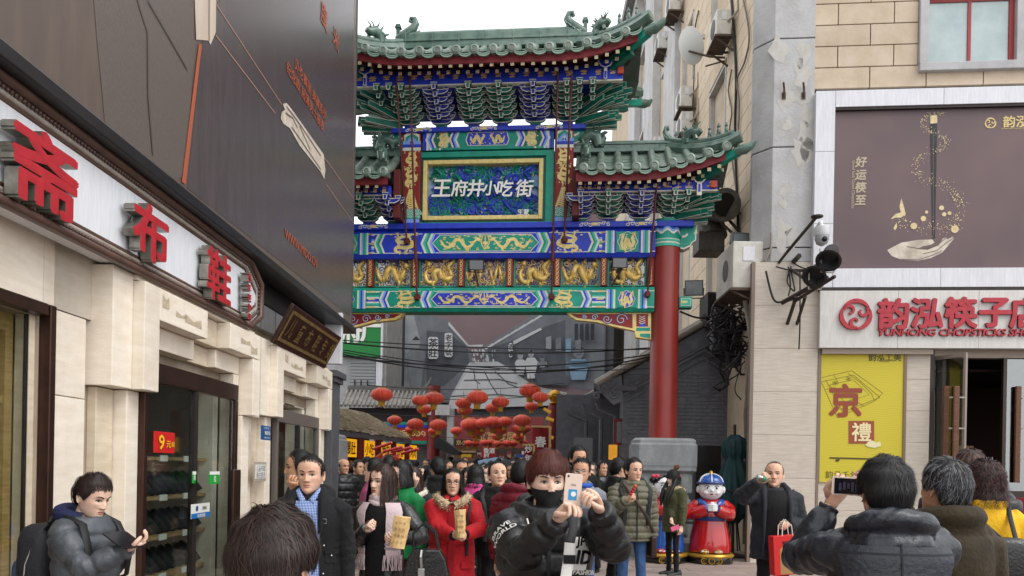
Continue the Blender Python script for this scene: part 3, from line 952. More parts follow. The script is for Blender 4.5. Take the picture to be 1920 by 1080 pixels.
for ch,(px,py) in zip('韵泓筷子店',pxs):
 x,z=RF.at(px,py,sy-.05)
 text_on(sb,'character',ch,.57,(x,sy-.06,z),m_rl,.035,ext=.06,side=m_rs)
x,z=RF.at(1796,623,sy-.05)
text_on(sb,'lettering','YUNHONG CHOPSTICKS SHOP',.175,(x+.0,sy-.05,z),m_rl,.028,.15,ext=.05,side=m_rs,sx=1.14,space=.95)
x,z=RF.at(1605,590,sy-.05)
logo(sb,x,sy-.06,z,RX(1636,590)-RX(1605,590),m_rl,.055)
MB().box((xb+.05,-.10,Za-.10),(xw1,.1,Za-.004)).build('soffit_trim',M('soffit_trim','#97897a',.6),sb)
po=thing('yellow_poster','tall yellow poster with red character and seal on the travertine wall','poster',((xb+xw0)/2,0,zpb),RF)
px0,px1,pz0,pz1=RX(1538,750),RX(1693,750),zpb,RZ(1600,657)
m_yp=M('poster_yellow','#c3b321',.55,'#b0a01f',1.2,bump=.1,bs=4)
_n,_l=m_yp.node_tree.nodes,m_yp.node_tree.links
_w=_n.new('ShaderNodeTexWave');_w.wave_type='RINGS';_w.inputs['Scale'].default_value=9;_w.inputs['Distortion'].default_value=7;_w.inputs['Detail'].default_value=0;_w.inputs['Detail Scale'].default_value=.6
_t=_n.new('ShaderNodeTexCoord');_l.new(_t.outputs['Object'],_w.inputs['Vector'])
_mx=_n.new('ShaderNodeMix');_mx.data_type='RGBA'
_mx.inputs['A'].default_value=S('#bfae22');_mx.inputs['B'].default_value=S('#c9bb3c');_l.new(_w.outputs[0],_mx.inputs['Factor'])
_l.new(_mx.outputs['Result'],_n['Principled BSDF'].inputs['Base Color'])
MB().box((px0,-.01,pz0),(px1,.05,pz1)).build('sheet',m_yp,po)
for a,b in ((px0-.04,px0),(px1,px1+.05)):
 MB().box((a,-.03,pz0-.03),(b,.06,pz1+.02)).build('frame_strip',M('poster_frame','#75634f',.4,metal=.4),po)
m_pb=M('poster_brown','#8c4027',.5);m_pl=M('poster_line','#8a7c1e',.5);m_pd=M('poster_dark','#4c4418',.5)
def rt(body,px,py,size,mat,bold=.0,**k):
 x,z=RF.at(px,py,-.01)
 text_on(po,k.pop('name','lettering'),body,size,(x,-.016,z),mat,bold,**k)
dl=MB()
def ln(pts,w_=.012):
 dl.strip([RF.at(a,b,-.01) for a,b in pts],w_,-.0125)
for pts in ([(1540,708),(1597,695)],[(1540,716),(1600,703)],[(1597,695),(1655,737)],[(1600,703),(1650,745)],[(1655,737),(1640,752),(1570,783)],[(1650,745),(1568,778)],[(1540,716),(1570,783)],[(1548,712),(1580,772)],[(1555,722),(1600,712),(1630,740),(1585,755),(1555,722)],[(1590,700),(1612,716)],[(1612,716),(1634,738)],[(1564,704),(1572,718)],[(1605,752),(1620,762)],[(1634,738),(1640,752)],[(1548,730),(1566,726)],[(1570,760),(1600,748)],[(1575,768),(1606,754)]):
 ln(pts)
for cx,cy in ((1566,718),(1591,710)):
 for k in range(9):
  a=k*.7
  ln([(cx,cy),(cx+6*cos(a),cy+5*sin(a))],.01)
dl.build('drawing_print',m_pl,po)
rt('京',1585,751,.62,m_pb,.035,name='character')
rfp([(1591,789),(1639,789),(1639,832),(1591,832)],2,M('seal_red','#93482b',.5),'seal_print',po,-.01)
x,z=RF.at(1615,810,-.01)
text_on(po,'seal_character','禮',.36,(x,-.022,z),M('seal_cream','#e3d4a4',.5),.02)
rfp([(1622,834),(1628,828),(1636,826),(1642,830),(1650,828),(1652,836),(1640,840),(1628,838)],4,M('cloud_print','#dcd3a8',.5),'cloud_print',po,-.01)
rfp([(1555,857),(1667,860),(1667,863),(1555,860)],2,m_pd,'chopstick_print',po,-.01)
rfp([(1567,861),(1575,861),(1572,866),(1566,865)],2,m_pd,'rest_print',po,-.01)
rt('韵承千年·泓運相傳',1611,891,.145,m_pd)
rt('韵泓工美',1659,670,.145,m_pd,.015)
rt('YUNHONG',1658,678,.035,m_pd)
dx0,dx1=RX(1747,800),RX(1960,800)
dzb,dzt=RZ(1760,930,.2),RZ(1800,655,.2)
dr=thing('shop_doorway','open glass doors with wooden handles of the chopstick shop','door',((dx0+dx1)/2,.2,dzb),RF)
m_fr2=M('door_frame_dark','#3c332e',.4,metal=.3)
MB().box((dx0,.1,dzb),(dx0+.07,.3,dzt)).build('side_frame',m_fr2,dr)
MB().box((dx0+.07,.12,RZ(1800,672,.2)),(dx1,.3,dzt)).build('transom',M('transom_beige','#a5978a',.6),dr)
xh=RX(1790,800)
lv=MB()
ly0=-.55
lv.box((dx0+.08,.12,dzb+.03),(dx0+.12,.16,RZ(1790,672)))
a,b=Vector((dx0+.09,.12,0)),Vector((xh,-.42,0))
top=RZ(1790,667)
def leafbar(p,q,z0,z1,w_,nm,mat):
 MB().bar((p.x,p.y,(z0+z1)/2),(q.x,q.y,(z0+z1)/2),w_,z1-z0).build(nm,mat,dr)
leafbar(a,b,top-.07,top,.05,'leaf_rail',M('leaf_frame','#8a8078',.4,metal=.5))
leafbar(a,b,dzb+.02,dzb+.1,.05,'leaf_rail',m_fr2)
leafbar(b-(b-a)*.07,b,dzb+.1,top-.07,.05,'leaf_stile',M('leaf_frame','',.4))
leafbar(a,b-(b-a)*.075,dzb+.1,top-.07,.012,'pane',m_glass)
m_hw=M('handle_wood','#6d4630',.5,'#55341f',6,st=(1,1,6))
for px,y in ((1773,-.2),(1792,-.46),(1908,.06)):
 x=RX(px,800,y)
 MB().box((x-.045,y-.03,RZ(px,905,y)),(x+.045,y+.03,RZ(px,724,y))).build('handle',m_hw,dr,bevel=.01)
 for py in (745,803,861):
  z=RZ(px,py,y)
  MB().box((x+.045,y-.012,z-.012),(x+.14,y+.012,z+.012)).build('handle_pin',m_steel,dr)
xr0=RX(1880,800,.1)
MB().box((xr0,.1,dzb),(xr0+.06,.18,RZ(1800,672,.2))).build('side_frame',m_fr2,dr)
MB().box((xr0+.06,.13,dzb+.12),(dx1,.142,RZ(1800,674,.2))).build('pane',glass_mat('pane_pale','#b4beba',.75),dr)
MB().box((xr0+.06,.1,dzb),(dx1,.18,dzb+.12)).build('bottom_rail',m_fr2,dr)
ins=thing('shop_interior','dark maroon shop interior with display niche seen through the open doors','interior',(3.5,2,0),RF)
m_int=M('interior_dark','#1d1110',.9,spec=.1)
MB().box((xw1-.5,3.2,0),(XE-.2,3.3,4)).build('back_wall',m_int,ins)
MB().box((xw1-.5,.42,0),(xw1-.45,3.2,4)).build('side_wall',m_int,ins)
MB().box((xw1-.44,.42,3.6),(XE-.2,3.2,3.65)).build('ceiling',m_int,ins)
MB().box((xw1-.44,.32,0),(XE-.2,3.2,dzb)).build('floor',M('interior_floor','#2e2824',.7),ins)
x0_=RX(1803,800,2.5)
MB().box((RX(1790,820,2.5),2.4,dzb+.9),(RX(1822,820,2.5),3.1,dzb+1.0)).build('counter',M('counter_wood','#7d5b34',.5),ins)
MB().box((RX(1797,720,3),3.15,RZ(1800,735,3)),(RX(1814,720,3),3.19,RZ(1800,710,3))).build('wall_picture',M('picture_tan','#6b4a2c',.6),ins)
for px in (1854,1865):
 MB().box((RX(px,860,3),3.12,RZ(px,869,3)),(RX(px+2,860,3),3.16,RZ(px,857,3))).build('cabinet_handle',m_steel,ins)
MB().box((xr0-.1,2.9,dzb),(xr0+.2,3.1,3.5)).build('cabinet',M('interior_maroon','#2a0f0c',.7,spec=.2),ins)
st_=thing('entrance_steps','dark stone steps with a red carpet strip up to the chopstick shop door','steps',(5,-1,0),RF)
n=6
for i in range(n):
 z1_=dzb*(i+1)/n
 y0=.1-(n-i)*.29
 MB().box((RX(1790,950),y0,dzb*i/n if i else 0),(XE,.28,z1_-.002)).build('step',M('step_stone','#2f2e2e',.5,'#3a3838',6,dirt=.3),st_,bevel=.008)
 if i>=3:
  MB().box((RX(1835,950),y0-.006,z1_-dzb/n+.01),(XE,.1,z1_+.006)).build('carpet',M('carpet_red','#7d2126',.9,'#6d1a1f',20),st_)
# the painted gate
m_gg=M('gate_green','#129880',.45,'#0f8570',6,dirt=.25,ds=3,dcol='#0b3a33')
m_gd=M('bracket_green','#0f6a58',.5,'#0c5a4b',6)
m_gb=M('gate_blue','#2540c4',.45,'#2036aa',6,dirt=.1,ds=3,dcol='#101a50')
m_gbd=M('bracket_blue','#2a36a0',.5,'#202a80',6)
m_lb=M('gate_light_blue','#7d9fe0',.45)
m_lg=M('gate_light_green','#3fb39a',.45)
m_gw=M('gate_white','#dedccf',.5,'#c9c6b6',10)
m_gold=M('gate_gold','#e6d590',.42,'#d3b765',12,spec=.6)
m_goldr=M('relief_gold','#e6c878',.38,'#cda552',14,metal=.15)
m_gr=M('gate_red','#8f2019',.5,'#7d1a15',5,dirt=.15,ds=3)
m_gcol=M('column_red','#8c2a22',.42,'#7a211b',3,st=(1,1,.3),dirt=.3,ds=1.5,dcol='#6a3a34',spec=.5)
m_gdr=M('eave_red','#7c2025',.6,'#64181d',6)
m_tile=M('glazed_tile','#56685e',.36,'#7b8b80',7,dirt=.45,ds=5,dcol='#8d9186',rnd=.12,spec=.6,bump=.08,bs=40)
m_tiled=M('ridge_tile','#3a574d',.28,'#5f776b',5,dirt=.4,ds=4,dcol='#7d857b',rnd=.1,spec=.6)
m_tedge=M('tile_lip','#8fae9c',.5,'#6d8a7a',12,rnd=.08)
m_soffit=M('eave_soffit','#3c1e22',.7)  # dark red of the boards under the eaves
gate=thing('paifang_gate','tall painted archway gate with green glazed tile roofs over the lane','gate',(0,0,0),GF)
def gx(px,py=430,y=0.0):return GF.at(px,py,y)[0]
def gz(py,y=0.0,px=905):return GF.at(px,py,y)[1]
CX_=gx(1246,600)
m_ped=M('pedestal_stone','#8d9090',.8,'#7c7f80',4,dirt=.5,ds=2.5,bump=.3,bs=25,dcol='#5e6062')
zpt=gz(818)
for sx in (-1,1):
 c=sx*CX_
 MB().lathe([(.275,zpt-.05),(.275,gz(470)),(.27,gz(468))],(c,0,0),40).build('column',m_gcol,gate,smooth=40)
 cap=MB()
 zc0,zc1=gz(470),gz(420)
 cap.lathe([(.285,zc0),(.285,zc1)],(c,0,0),36)
 o=cap.build('column_capital',m_gg,gate,smooth=40)
 bands=MB()
 for f,h,m in ((.0,.05,1),(.1,.03,0),(.17,.04,1),(.24,.015,0)):
  bands.lathe([(.289,zc0+(zc1-zc0)*f),(.289,zc0+(zc1-zc0)*f+h)],(c,0,0),36,m,cap=False)
 zz_=zc0+(zc1-zc0)*.62
 for dz,m,r in ((.10,0,.290),(.055,2,.2905),(.0,3,.291),(-.04,0,.2915)):
  pts=[(c+r*cos(2*pi*k/40),r*sin(2*pi*k/40),zz_+dz+(.045 if k%5==0 else (.02 if k%5 in (1,4) else -.02))) for k in range(41)]
  bands.add([(x,y,z) for x,y,z in pts]+[(x,y,z-.042) for x,y,z in pts],[(k,k+1,k+42,k+41) for k in range(40)],m)
 b_=bands.build('painted_band',[m_gw,m_lg,m_gb,m_lb],o)
 pd_=MB()
 prof=[(0,.0,.78),(.30,.30,.78),(.36,.36,.72),(.40,.62,.66),(.64,.66,.62),(.68,.72,.68),(.74,1.0,.70),(1.02,1.06,.60),(1.1,1.16,.56),(1.2,1.55,.62),(1.6,1.66,.70),(1.7,2.08,.71),(2.1,2.16,.68)]
 rings=[]
 for i,(z,z2,h) in enumerate([(a,b,c_*.88) for a,b,c_ in prof]):
  for zz2 in (z,z2):
   k=zz2/2.2*zpt
   ch=h*.22
   rings.append([(c+x,y,k) for x,y in ((-h+ch,-h),(h-ch,-h),(h,-h+ch),(h,h-ch),(h-ch,h),(-h+ch,h),(-h,h-ch),(-h,-h+ch))])
 rings.append([(c+(v[0]-c)*.92,v[1]*.92,zpt) for v in rings[-1]])
 pdo=pd_.loft(rings).build('pedestal',m_ped,gate,bevel=.012)
 for (zl,hh_,n_,h) in ((1.36,.26,6,.55),(.86,.2,7,.62),(.5,.17,6,.585),(1.02,.1,8,.554)):
  mb=MB()
  for face_ in (0,1):
   for i in range(n_):
    t=(-1+(2*i+1)/n_)*h*.80
    wd=h*.80/n_*.9
    k=zl/2.2*zpt
    pts=[(-wd,-hh_/2),(wd,-hh_/2),(wd,hh_*.15),(wd*.5,hh_*.4),(0,hh_*.5),(-wd*.5,hh_*.4),(-wd,hh_*.15)]
    for s_,dd in ((1,0.0),(.7,.016)):
     q=[(t+a*s_,k+b*s_) for a,b in pts]
     if face_==0:
      mb.prism([(c+a,b) for a,b in q],-h-.018-dd,-h+.03)
     else:
      g_=MB().prism(q,-h-.018-dd,-h+.03)
      mb.add([(c+v[1]*(1 if sx>0 else -1),v[0],v[2]) for v in g_.v],g_.f)
  o=mb.build('carved_petal',m_ped,pdo,bevel=.004);o['kind']='stuff'
# flat painted ornament
def curve(ctrl,n=24):
 """Catmull-Rom through control points"""
 out=[]
 c=[ctrl[0]]+list(ctrl)+[ctrl[-1]]
 per=max(2,n//(len(ctrl)-1))
 for i in range(1,len(c)-2):
  p0,p1,p2,p3=[np.array(q,float) for q in c[i-1:i+3]]
  for t in np.linspace(0,1,per,endpoint=False):
   out.append(tuple(.5*(2*p1+(p2-p0)*t+(2*p0-5*p1+4*p2-p3)*t*t+(3*p1-p0-3*p2+p3)*t**3)))
 out.append(tuple(ctrl[-1]))
 return out
def spiral(cx,cz,r,turns=1.6,a0=0.0,d=1,n=22):
 return [(cx+r*(1-.85*t)*cos(a0+d*2*pi*turns*t),cz+r*(1-.85*t)*sin(a0+d*2*pi*turns*t)) for t in np.linspace(0,1,n)]
def dragon_strokes(kind,rr):
 st=[]
 if kind=='run':
  body=curve([(0.03,.62),(.10,.32),(.20,.22),(.30,.45),(.38,.72),(.48,.70),(.55,.42),(.63,.22),(.73,.30),(.80,.55),(.87,.72)],60)
 elif kind=='sit':
  body=curve([(.10,.95),(.24,.70),(.15,.45),(.25,.25),(.42,.35),(.50,.60),(.62,.48),(.60,.20),(.78,.15),(.86,.45),(.76,.78)],60)
 else:
  body=curve([(.35,.06),(.18,.16),(.25,.32),(.55,.30),(.78,.42),(.70,.58),(.40,.55),(.22,.66),(.38,.80),(.58,.84)],60)
 n=len(body)
 w=[.05+.15*math.sin(pi*min(1,.10+.85*i/n))**.8 for i in range(n)]
 st.append((body,w))
 hx,hz=body[-1]
 st.append((curve([(hx-.03,hz+.05),(hx+.04,hz+.04),(hx+.09,hz-.04)],8),[.18,.22,.22,.18,.15,.12,.09,.07,.04]))
 for dx,dz in ((-.10,.16),(-.04,.2),(.1,.14),(.13,.02),(.1,-.12)):
  st.append((curve([(hx,hz),(hx+dx*.5,hz+dz*.7),(hx+dx,hz+dz)],8),[.07,.07,.06,.055,.05,.04,.03,.02,.02]))
 for f,s in ((.22,1),(.34,-1),(.58,1),(.72,-1),(.80,1)):
  i=int(f*n)
  x,z=body[i]
  z2=z+s*.24
  st.append((curve([(x,z),(x+.03,(z+z2)/2),(x-.01,z2)],8),[.10]*3+[.085]*3+[.07]*3))
  for a in (-.05,0,.05):
   st.append(([(x-.01,z2),(x-.01+a,z2+s*.08)],[.05,.02]))
 tx,tz=body[0]
 for dx,dz in ((-.02,.14),(-.05,.05),(-.03,-.1)):
  st.append(([(tx,tz),(tx+dx,tz+dz)],[.09,.02]))
 for k in range(20):
  x,z=rr.random(),rr.choice((rr.uniform(.02,.14),rr.uniform(.84,.98),rr.random()))
  st.append((curve([(x-.035,z),(x,z+.035),(x+.035,z-.01)],8),[.02,.05,.06,.06,.05,.045,.035,.025,.02]))
 return st
def paint_dragon(mb,x0,x1,z0,z1,y,kind='run',flip=False,seed=1,m=0,fat=1.0):
 rr=random.Random(seed)
 W_,H_=x1-x0,z1-z0
 k=min(H_,W_*(1.0 if kind=='run' else 1.3))*fat
 lay=0
 for pts,w in dragon_strokes(kind,rr):
  q=[((x1-p[0]*W_) if flip else (x0+p[0]*W_),z0+p[1]*H_) for p in pts]
  w=list(w)+[w[-1]]*(len(q)-len(w))
  mb.strip(q,[a*k for a in w[:len(q)]],y-lay*.00012,m)
  lay+=1
def relief_dragon(mb,x0,x1,z0,z1,y,kind,flip,seed,r=.9,m=0,depth=.03):
 rr=random.Random(seed)
 W_,H_=x1-x0,z1-z0
 k=min(H_,W_)*r
 for j,(pts,w) in enumerate(dragon_strokes(kind,rr)):
  q=[((x1-p[0]*W_) if flip else (x0+p[0]*W_),y-depth*math.sin(i*.4+j),z0+p[1]*H_) for i,p in enumerate(pts)]
  w=list(w)+[w[-1]]*(len(q)-len(w))
  mb.tube(q,[max(.006,a*k*.5) for a in w[:len(q)]],6,m)
def chev(mb,xc,z0,z1,y,d,cols,wd):
 """nested chevrons starting at xc, pointing in direction d; cols list of material index"""
 zm=(z0+z1)/2
 h=(z1-z0)/2
 for i,m in enumerate(cols):
  xa_=xc+d*wd*i
  xb_=xc+d*wd*(i+1)
  tip=d*h*.42
  zq=(z0,zm-h*.5,zm,zm+h*.5,z1)
  off_=(0,tip*.5,tip,tip*.5,0)
  pa=[(xa_+o_,z) for o_,z in zip(off_,zq)]
  pb=[(xb_+o_,z) for o_,z in zip(off_,zq)]
  mb.flat(pa+pb[::-1],y-.0003*i,m)
def painted_beam(name,x0,x1,z0,z1,y,A_,B_,LA,LB,seed,roundel=None,parent=gate):
 """A_: colour of the centre panel, B_: colour of the outer fields"""
 mats=[m_gw,A_,B_,LA,LB,m_gold,m_gb,m_gg]
 W_,A1,B1,LA1,LB1,GO=0,1,2,3,4,5
 bmb=MB()
 hz=(z1-z0)
 r_=hz*.16
 prof=[(y+.4,z0),(y+.05,z0),(y,z0+r_),(y,z1-r_),(y+.05,z1),(y+.4,z1)]
 bmb.loft([[(x,a,b) for a,b in prof] for x in (x0,x1)])
 o=bmb.build(name,B_,parent,bevel=.008)
 mb=MB()
 zc0,zc1=z0+r_,z1-r_
 yy=y-.003
 cx=0.0
 HW=gx(1000)-gx(905)
 def hexa(hw,a,b,ins):return [(-hw,(a+b)/2+0),(-hw+ins,b),(hw-ins,b),(hw,(a+b)/2),(hw-ins,a),(-hw+ins,a)]
 mb.flat(hexa(HW+.12,zc0,zc1,hz*.34),yy,LA1 if False else B1)
 mb.flat(hexa(HW+.05,zc0+.03,zc1-.03,hz*.27),yy-.001,W_)
 mb.flat(hexa(HW+.03,zc0+.042,zc1-.042,hz*.25),yy-.002,A1)
 for z,m in ((zc0,W_),(zc1-.014,W_),(z0+.012,LB1)):
  mb.flat([(x0,z),(x1,z),(x1,z+.014),(x0,z+.014)],yy-(.0004 if m==W_ else -.0)+(0 if m==W_ else r_*.0),m) if m==W_ else None
 for d in (-1,1):
  xs=d*(HW+.06)
  chev(mb,xs-d*hz*.15,zc0,zc1,yy-.0012,d,[LB1,W_,A1,LA1,W_,B1],.045)
  fx0,fx1=HW+.25,HW+.25+hz*1.25
  xs=d*(fx1+.02)
  chev(mb,xs+d*.0,zc0,zc1,yy-.0012,d,[W_,A1,LA1,W_],.04)
  ex0,ex1=fx1+.25,x1-(.0 if roundel is None else (x1-roundel)+hz*.85)
  if ex1>ex0:
   for k in range(11):
    a=zc0+(zc1-zc0)*k/11
    b=zc0+(zc1-zc0)*(k+1)/11
    mb.flat([(d*ex0,a),(d*ex1,a),(d*ex1,b),(d*ex0,b)],yy-.002,[W_,B1,LB1,W_,A1,A1,W_,LB1,B1,B1,W_][k] if k not in (4,5) else A1)
   xq=d*(ex0+.05)
   for i in range(9):
    q=ex0+.08+(ex1-ex0-.12)*i/9
    for a in (zc0+hz*.02,(zc0+zc1)/2-.0,zc1-hz*.02):
     mb.strip([(d*q,a-.012),(d*(q+.035),a+.012)],.014,yy-.0024,GO)
 if roundel is not None:
  for d in (-1,1):
   xc,R_=d*roundel,(zc1-zc0)*.5
   for s in (-1,1):
    for i,m in enumerate((B1,W_,LB1,A1,LA1,W_)):
     a=roundel+s*(R_*1.12+i*.035)
     mb.flat([(d*a,zc0-.02),(d*(a+s*.035),zc0-.02),(d*(a+s*.035),zc1+.02),(d*a,zc1+.02)],yy-.002,m)
   mb.flat([(xc-R_*1.1,zc0),(xc+R_*1.1,zc0),(xc+R_*1.1,zc1),(xc-R_*1.1,zc1)],yy-.0022,7 if A_ is m_gb or True else 6)
   def flower(r):return [(xc+r*(1+.06*cos(8*t))*cos(t),(zc0+zc1)/2+r*(1+.06*cos(8*t))*sin(t)) for t in np.linspace(0,2*pi,40,endpoint=False)]
   mb.flat(flower(R_*.96),yy-.0026,W_);mb.flat(flower(R_*.90),yy-.0030,A1 if A_ is not m_gg else 7)
 mb.build('painted_panel',mats,o)
 gd_=MB()
 for s,fl in ((-1,False),(1,True)):
  a,b=(-HW+.12,-.06) if s<0 else (.06,HW-.12)
  paint_dragon(gd_,a,b,zc0+.05,zc1-.05,yy-.0045,'run',fl,seed+s,fat=1.1)
  fx0,fx1=HW+.30,HW+.26+hz*1.1
  a,b=(fx0,fx1) if s>0 else (-fx1,-fx0)
  paint_dragon(gd_,a,b,zc0-.01,zc1+.01,yy-.0045,'coil',fl,seed+3+s,fat=.95)
  if roundel is not None:
   R_=(zc1-zc0)*.42
   paint_dragon(gd_,s*roundel-R_,s*roundel+R_,(zc0+zc1)/2-R_,(zc0+zc1)/2+R_,yy-.0055,'sit',s>0,seed+8+s,fat=1.1)
 for a in (-.05,0,.05):
  gd_.strip(curve([(0,zc0+.06),(a*1.6,(zc0+zc1)/2),(a,zc1-.05)],10),.02,yy-.005)
 gd_.strip([(-.05,(zc0+zc1)/2),(.05,(zc0+zc1)/2)],.05,yy-.0052)
 rr=random.Random(seed)
 for k in range(26):
  x,z=rr.uniform(-HW+.1,HW-.1),rr.uniform(zc0+.06,zc1-.06)
  gd_.strip(spiral(x,z,rr.uniform(.02,.035),1.0,rr.uniform(0,6),rr.choice((-1,1)),9),.012,yy-.0040)
 gd_.build('gold_dragons',m_gold,o,kind='stuff')
 return o
YB=-.24
XB=gx(1228,500,YB)
RD=gx(1176,500,YB)
bu=painted_beam('upper_beam',-XB,XB,gz(483,YB),gz(428,YB),YB,m_gg,m_gb,m_lg,m_lb,20,RD)
bl=painted_beam('lower_beam',-XB,XB,gz(584,YB),gz(538,YB),YB,m_gb,m_gg,m_lb,m_lg,40,RD)
def cloudband(mb,xc,zc,w_,y):
 for s in (-1,1):
  for i in range(3):
   mb.strip(spiral(xc+s*w_*(.14+.15*i),zc+(.01 if i%2 else -.01),w_*.075,1.1,.6*i,s,12),.014,y-.0002*i)
  mb.strip(curve([(xc+s*w_*.45,zc),(xc+s*w_*.3,zc+.02),(xc,zc)],12),.012,y-.001)
 mb.flat([(xc-.06,zc-.03),(xc+.06,zc-.03),(xc+.06,zc+.03),(xc-.06,zc+.03)],y-.0015,1)
z0,z1=gz(427.5,-.3),gz(417,-.3)
pb_=MB().box((-gx(1302,420,-.3),-.30,z0),(gx(1302,420,-.3),.30,z1)).build('beam_plate',m_gb,gate,bevel=.008)
mb=MB()
for px in (700,1115,1203):
 cloudband(mb,gx(px,422,-.3),(z0+z1)/2,.62,-.304)
mb.build('cloud_scroll',[m_gw,m_gold],pb_,kind='stuff')
def stub(x,z0,z1,d,w_,nm='beam_end'):
 pts=[(0,z0),(0,z1),(w_,z1),(w_*.97,z1-(z1-z0)*.2),(w_*.86,z1-(z1-z0)*.35),(w_*.95,z1-(z1-z0)*.5),(w_*.93,z1-(z1-z0)*.68),(w_*.7,z1-(z1-z0)*.78),(w_*.6,z1-(z1-z0)*.92),(w_*.2,z0-.02)]
 o=MB().prism([(x+d*a,b) for a,b in pts],-.13,.13).build(nm,m_gw,gate)
 ins=[(x+d*(a*.93),(b-(z0+z1)/2)*.88+(z0+z1)/2) for a,b in pts]
 MB().flat(ins,-.134).build('painted_face',m_gg,o)
 ins=[(x+d*(a*.80+.03),(b-(z0+z1)/2)*.66+(z0+z1)/2) for a,b in pts]
 MB().flat(ins,-.137).build('painted_face',m_lg,o)
 ins=[(x+d*(a*.76+.03),(b-(z0+z1)/2)*.62+(z0+z1)/2) for a,b in pts]
 MB().flat(ins,-.140).build('painted_face',m_gg,o)
 MB().strip(curve([(x+d*.03,(z0+z1)/2-.02),(x+d*.1,(z0+z1)/2),(x+d*.13,(z0+z1)/2+.04)],8),.04,-.143).build('painted_curl',m_gw,o)
for d in (-1,1):
 stub(d*(CX_+.27),gz(472),gz(427),d,gx(1306)-gx(1275))
 o=MB().box((d*(CX_+.27),-.12,gz(579)),(d*(gx(1299)),.12,gz(559))).build('beam_end',m_gg,gate)
 MB().box((d*(CX_+.30),-.124,gz(576)),(d*(gx(1297)),-.121,gz(562))).build('painted_face',m_gw,o)
 MB().box((d*(CX_+.31),-.127,gz(575)),(d*(gx(1296)),-.125,gz(563))).build('painted_face',m_lg,o)
 MB().box((d*(CX_+.31),-.130,gz(571)),(d*(gx(1290)),-.128,gz(567))).build('painted_face',m_gold,o)
fz0,fz1=gz(537,-.1),gz(484,-.1)
pxs=[671,756,840,957,1045,1132,1219]
posts=[gx(p,510,-.1) for p in (956,1045,1132,1219)]
allp=sorted([-p for p in posts]+posts)
for x in allp:
 o=MB().box((x-.065,-.15,fz0-.005),(x+.065,.12,fz1+.005)).build('frieze_post',m_gr,gate,bevel=.006)
 mb=MB()
 for i in range(7):
  z=fz0+(fz1-fz0)*(i+.5)/7
  mb.strip([(x+.026*cos(t),z+.026*sin(t)) for t in np.linspace(0,2*pi,9)],.011,-.154)
  mb.strip([(x-.03,z+.03),(x+.03,z+.05)],.01,-.1545)
 mb.build('gold_pattern',m_gold,o,kind='stuff')
m_scroll=M('scroll_blue','#24347f',.5,'#4a4a55',8)
for i in range(len(allp)-1):
 a,b=allp[i]+.075,allp[i+1]-.075
 fr_=MB()
 fr_.box((a,-.08,fz0),(a+.03,.08,fz1));fr_.box((b-.03,-.08,fz0),(b,.08,fz1))
 fr_.box((a+.03,-.08,fz0),(b-.03,.08,fz0+.02));fr_.box((a+.03,-.08,fz1-.02),(b-.03,.08,fz1))
 o=fr_.build('frieze_panel',m_gg,gate)
 rr=random.Random(60+i)
 sc=MB()
 nx=int((b-a)/.13)
 for k in range(nx*4):
  cx_,cz_=a+.05+(b-a-.1)*((k%nx)+.5+rr.uniform(-.2,.2))/nx,fz0+(fz1-fz0)*((k//nx)+.5+rr.uniform(-.2,.2))/4
  sc.tube([(x_,rr.uniform(-.01,.01)+.03,z_) for x_,z_ in spiral(cx_,cz_,rr.uniform(.06,.085),1.5,rr.uniform(0,6),rr.choice((-1,1)),14)],.011,5)
 s_=sc.build('scrollwork',m_scroll,o,smooth=60);s_['kind']='stuff'
 dm=MB()
 if abs(a+b)<.2:
  relief_dragon(dm,a,(a+b)/2-.02,fz0+.02,fz1-.02,-.04,'run',False,7,.8);relief_dragon(dm,(a+b)/2+.02,b,fz0+.02,fz1-.02,-.04,'run',True,8,.8)
 else:
  relief_dragon(dm,a+.02,b-.02,fz0+.02,fz1-.02,-.04,('sit','run')[i%2],i%2==0,i,1.15)
  for k in range(7):
   an=.5+k*.22
   dm.tube([(a+(b-a)*.62,-.04,fz0+.1),(a+(b-a)*.62+.26*cos(an),-.05,fz0+.1+.3*sin(an))],[.022,.008],6)
 for k in range(9):
  dm.tube([(x_,-.03-.01*(k%3),z_) for x_,z_ in spiral(rr.uniform(a+.08,b-.08),rr.uniform(fz0+.08,fz1-.06),rr.uniform(.04,.07),1.2,rr.uniform(0,6),rr.choice((-1,1)),12)],[.014-.0008*i for i in range(12)],5)
 dm.build('gold_relief',m_goldr,o,smooth=70)
zs0,zs1=gz(426,-.2),gz(281,-.2)
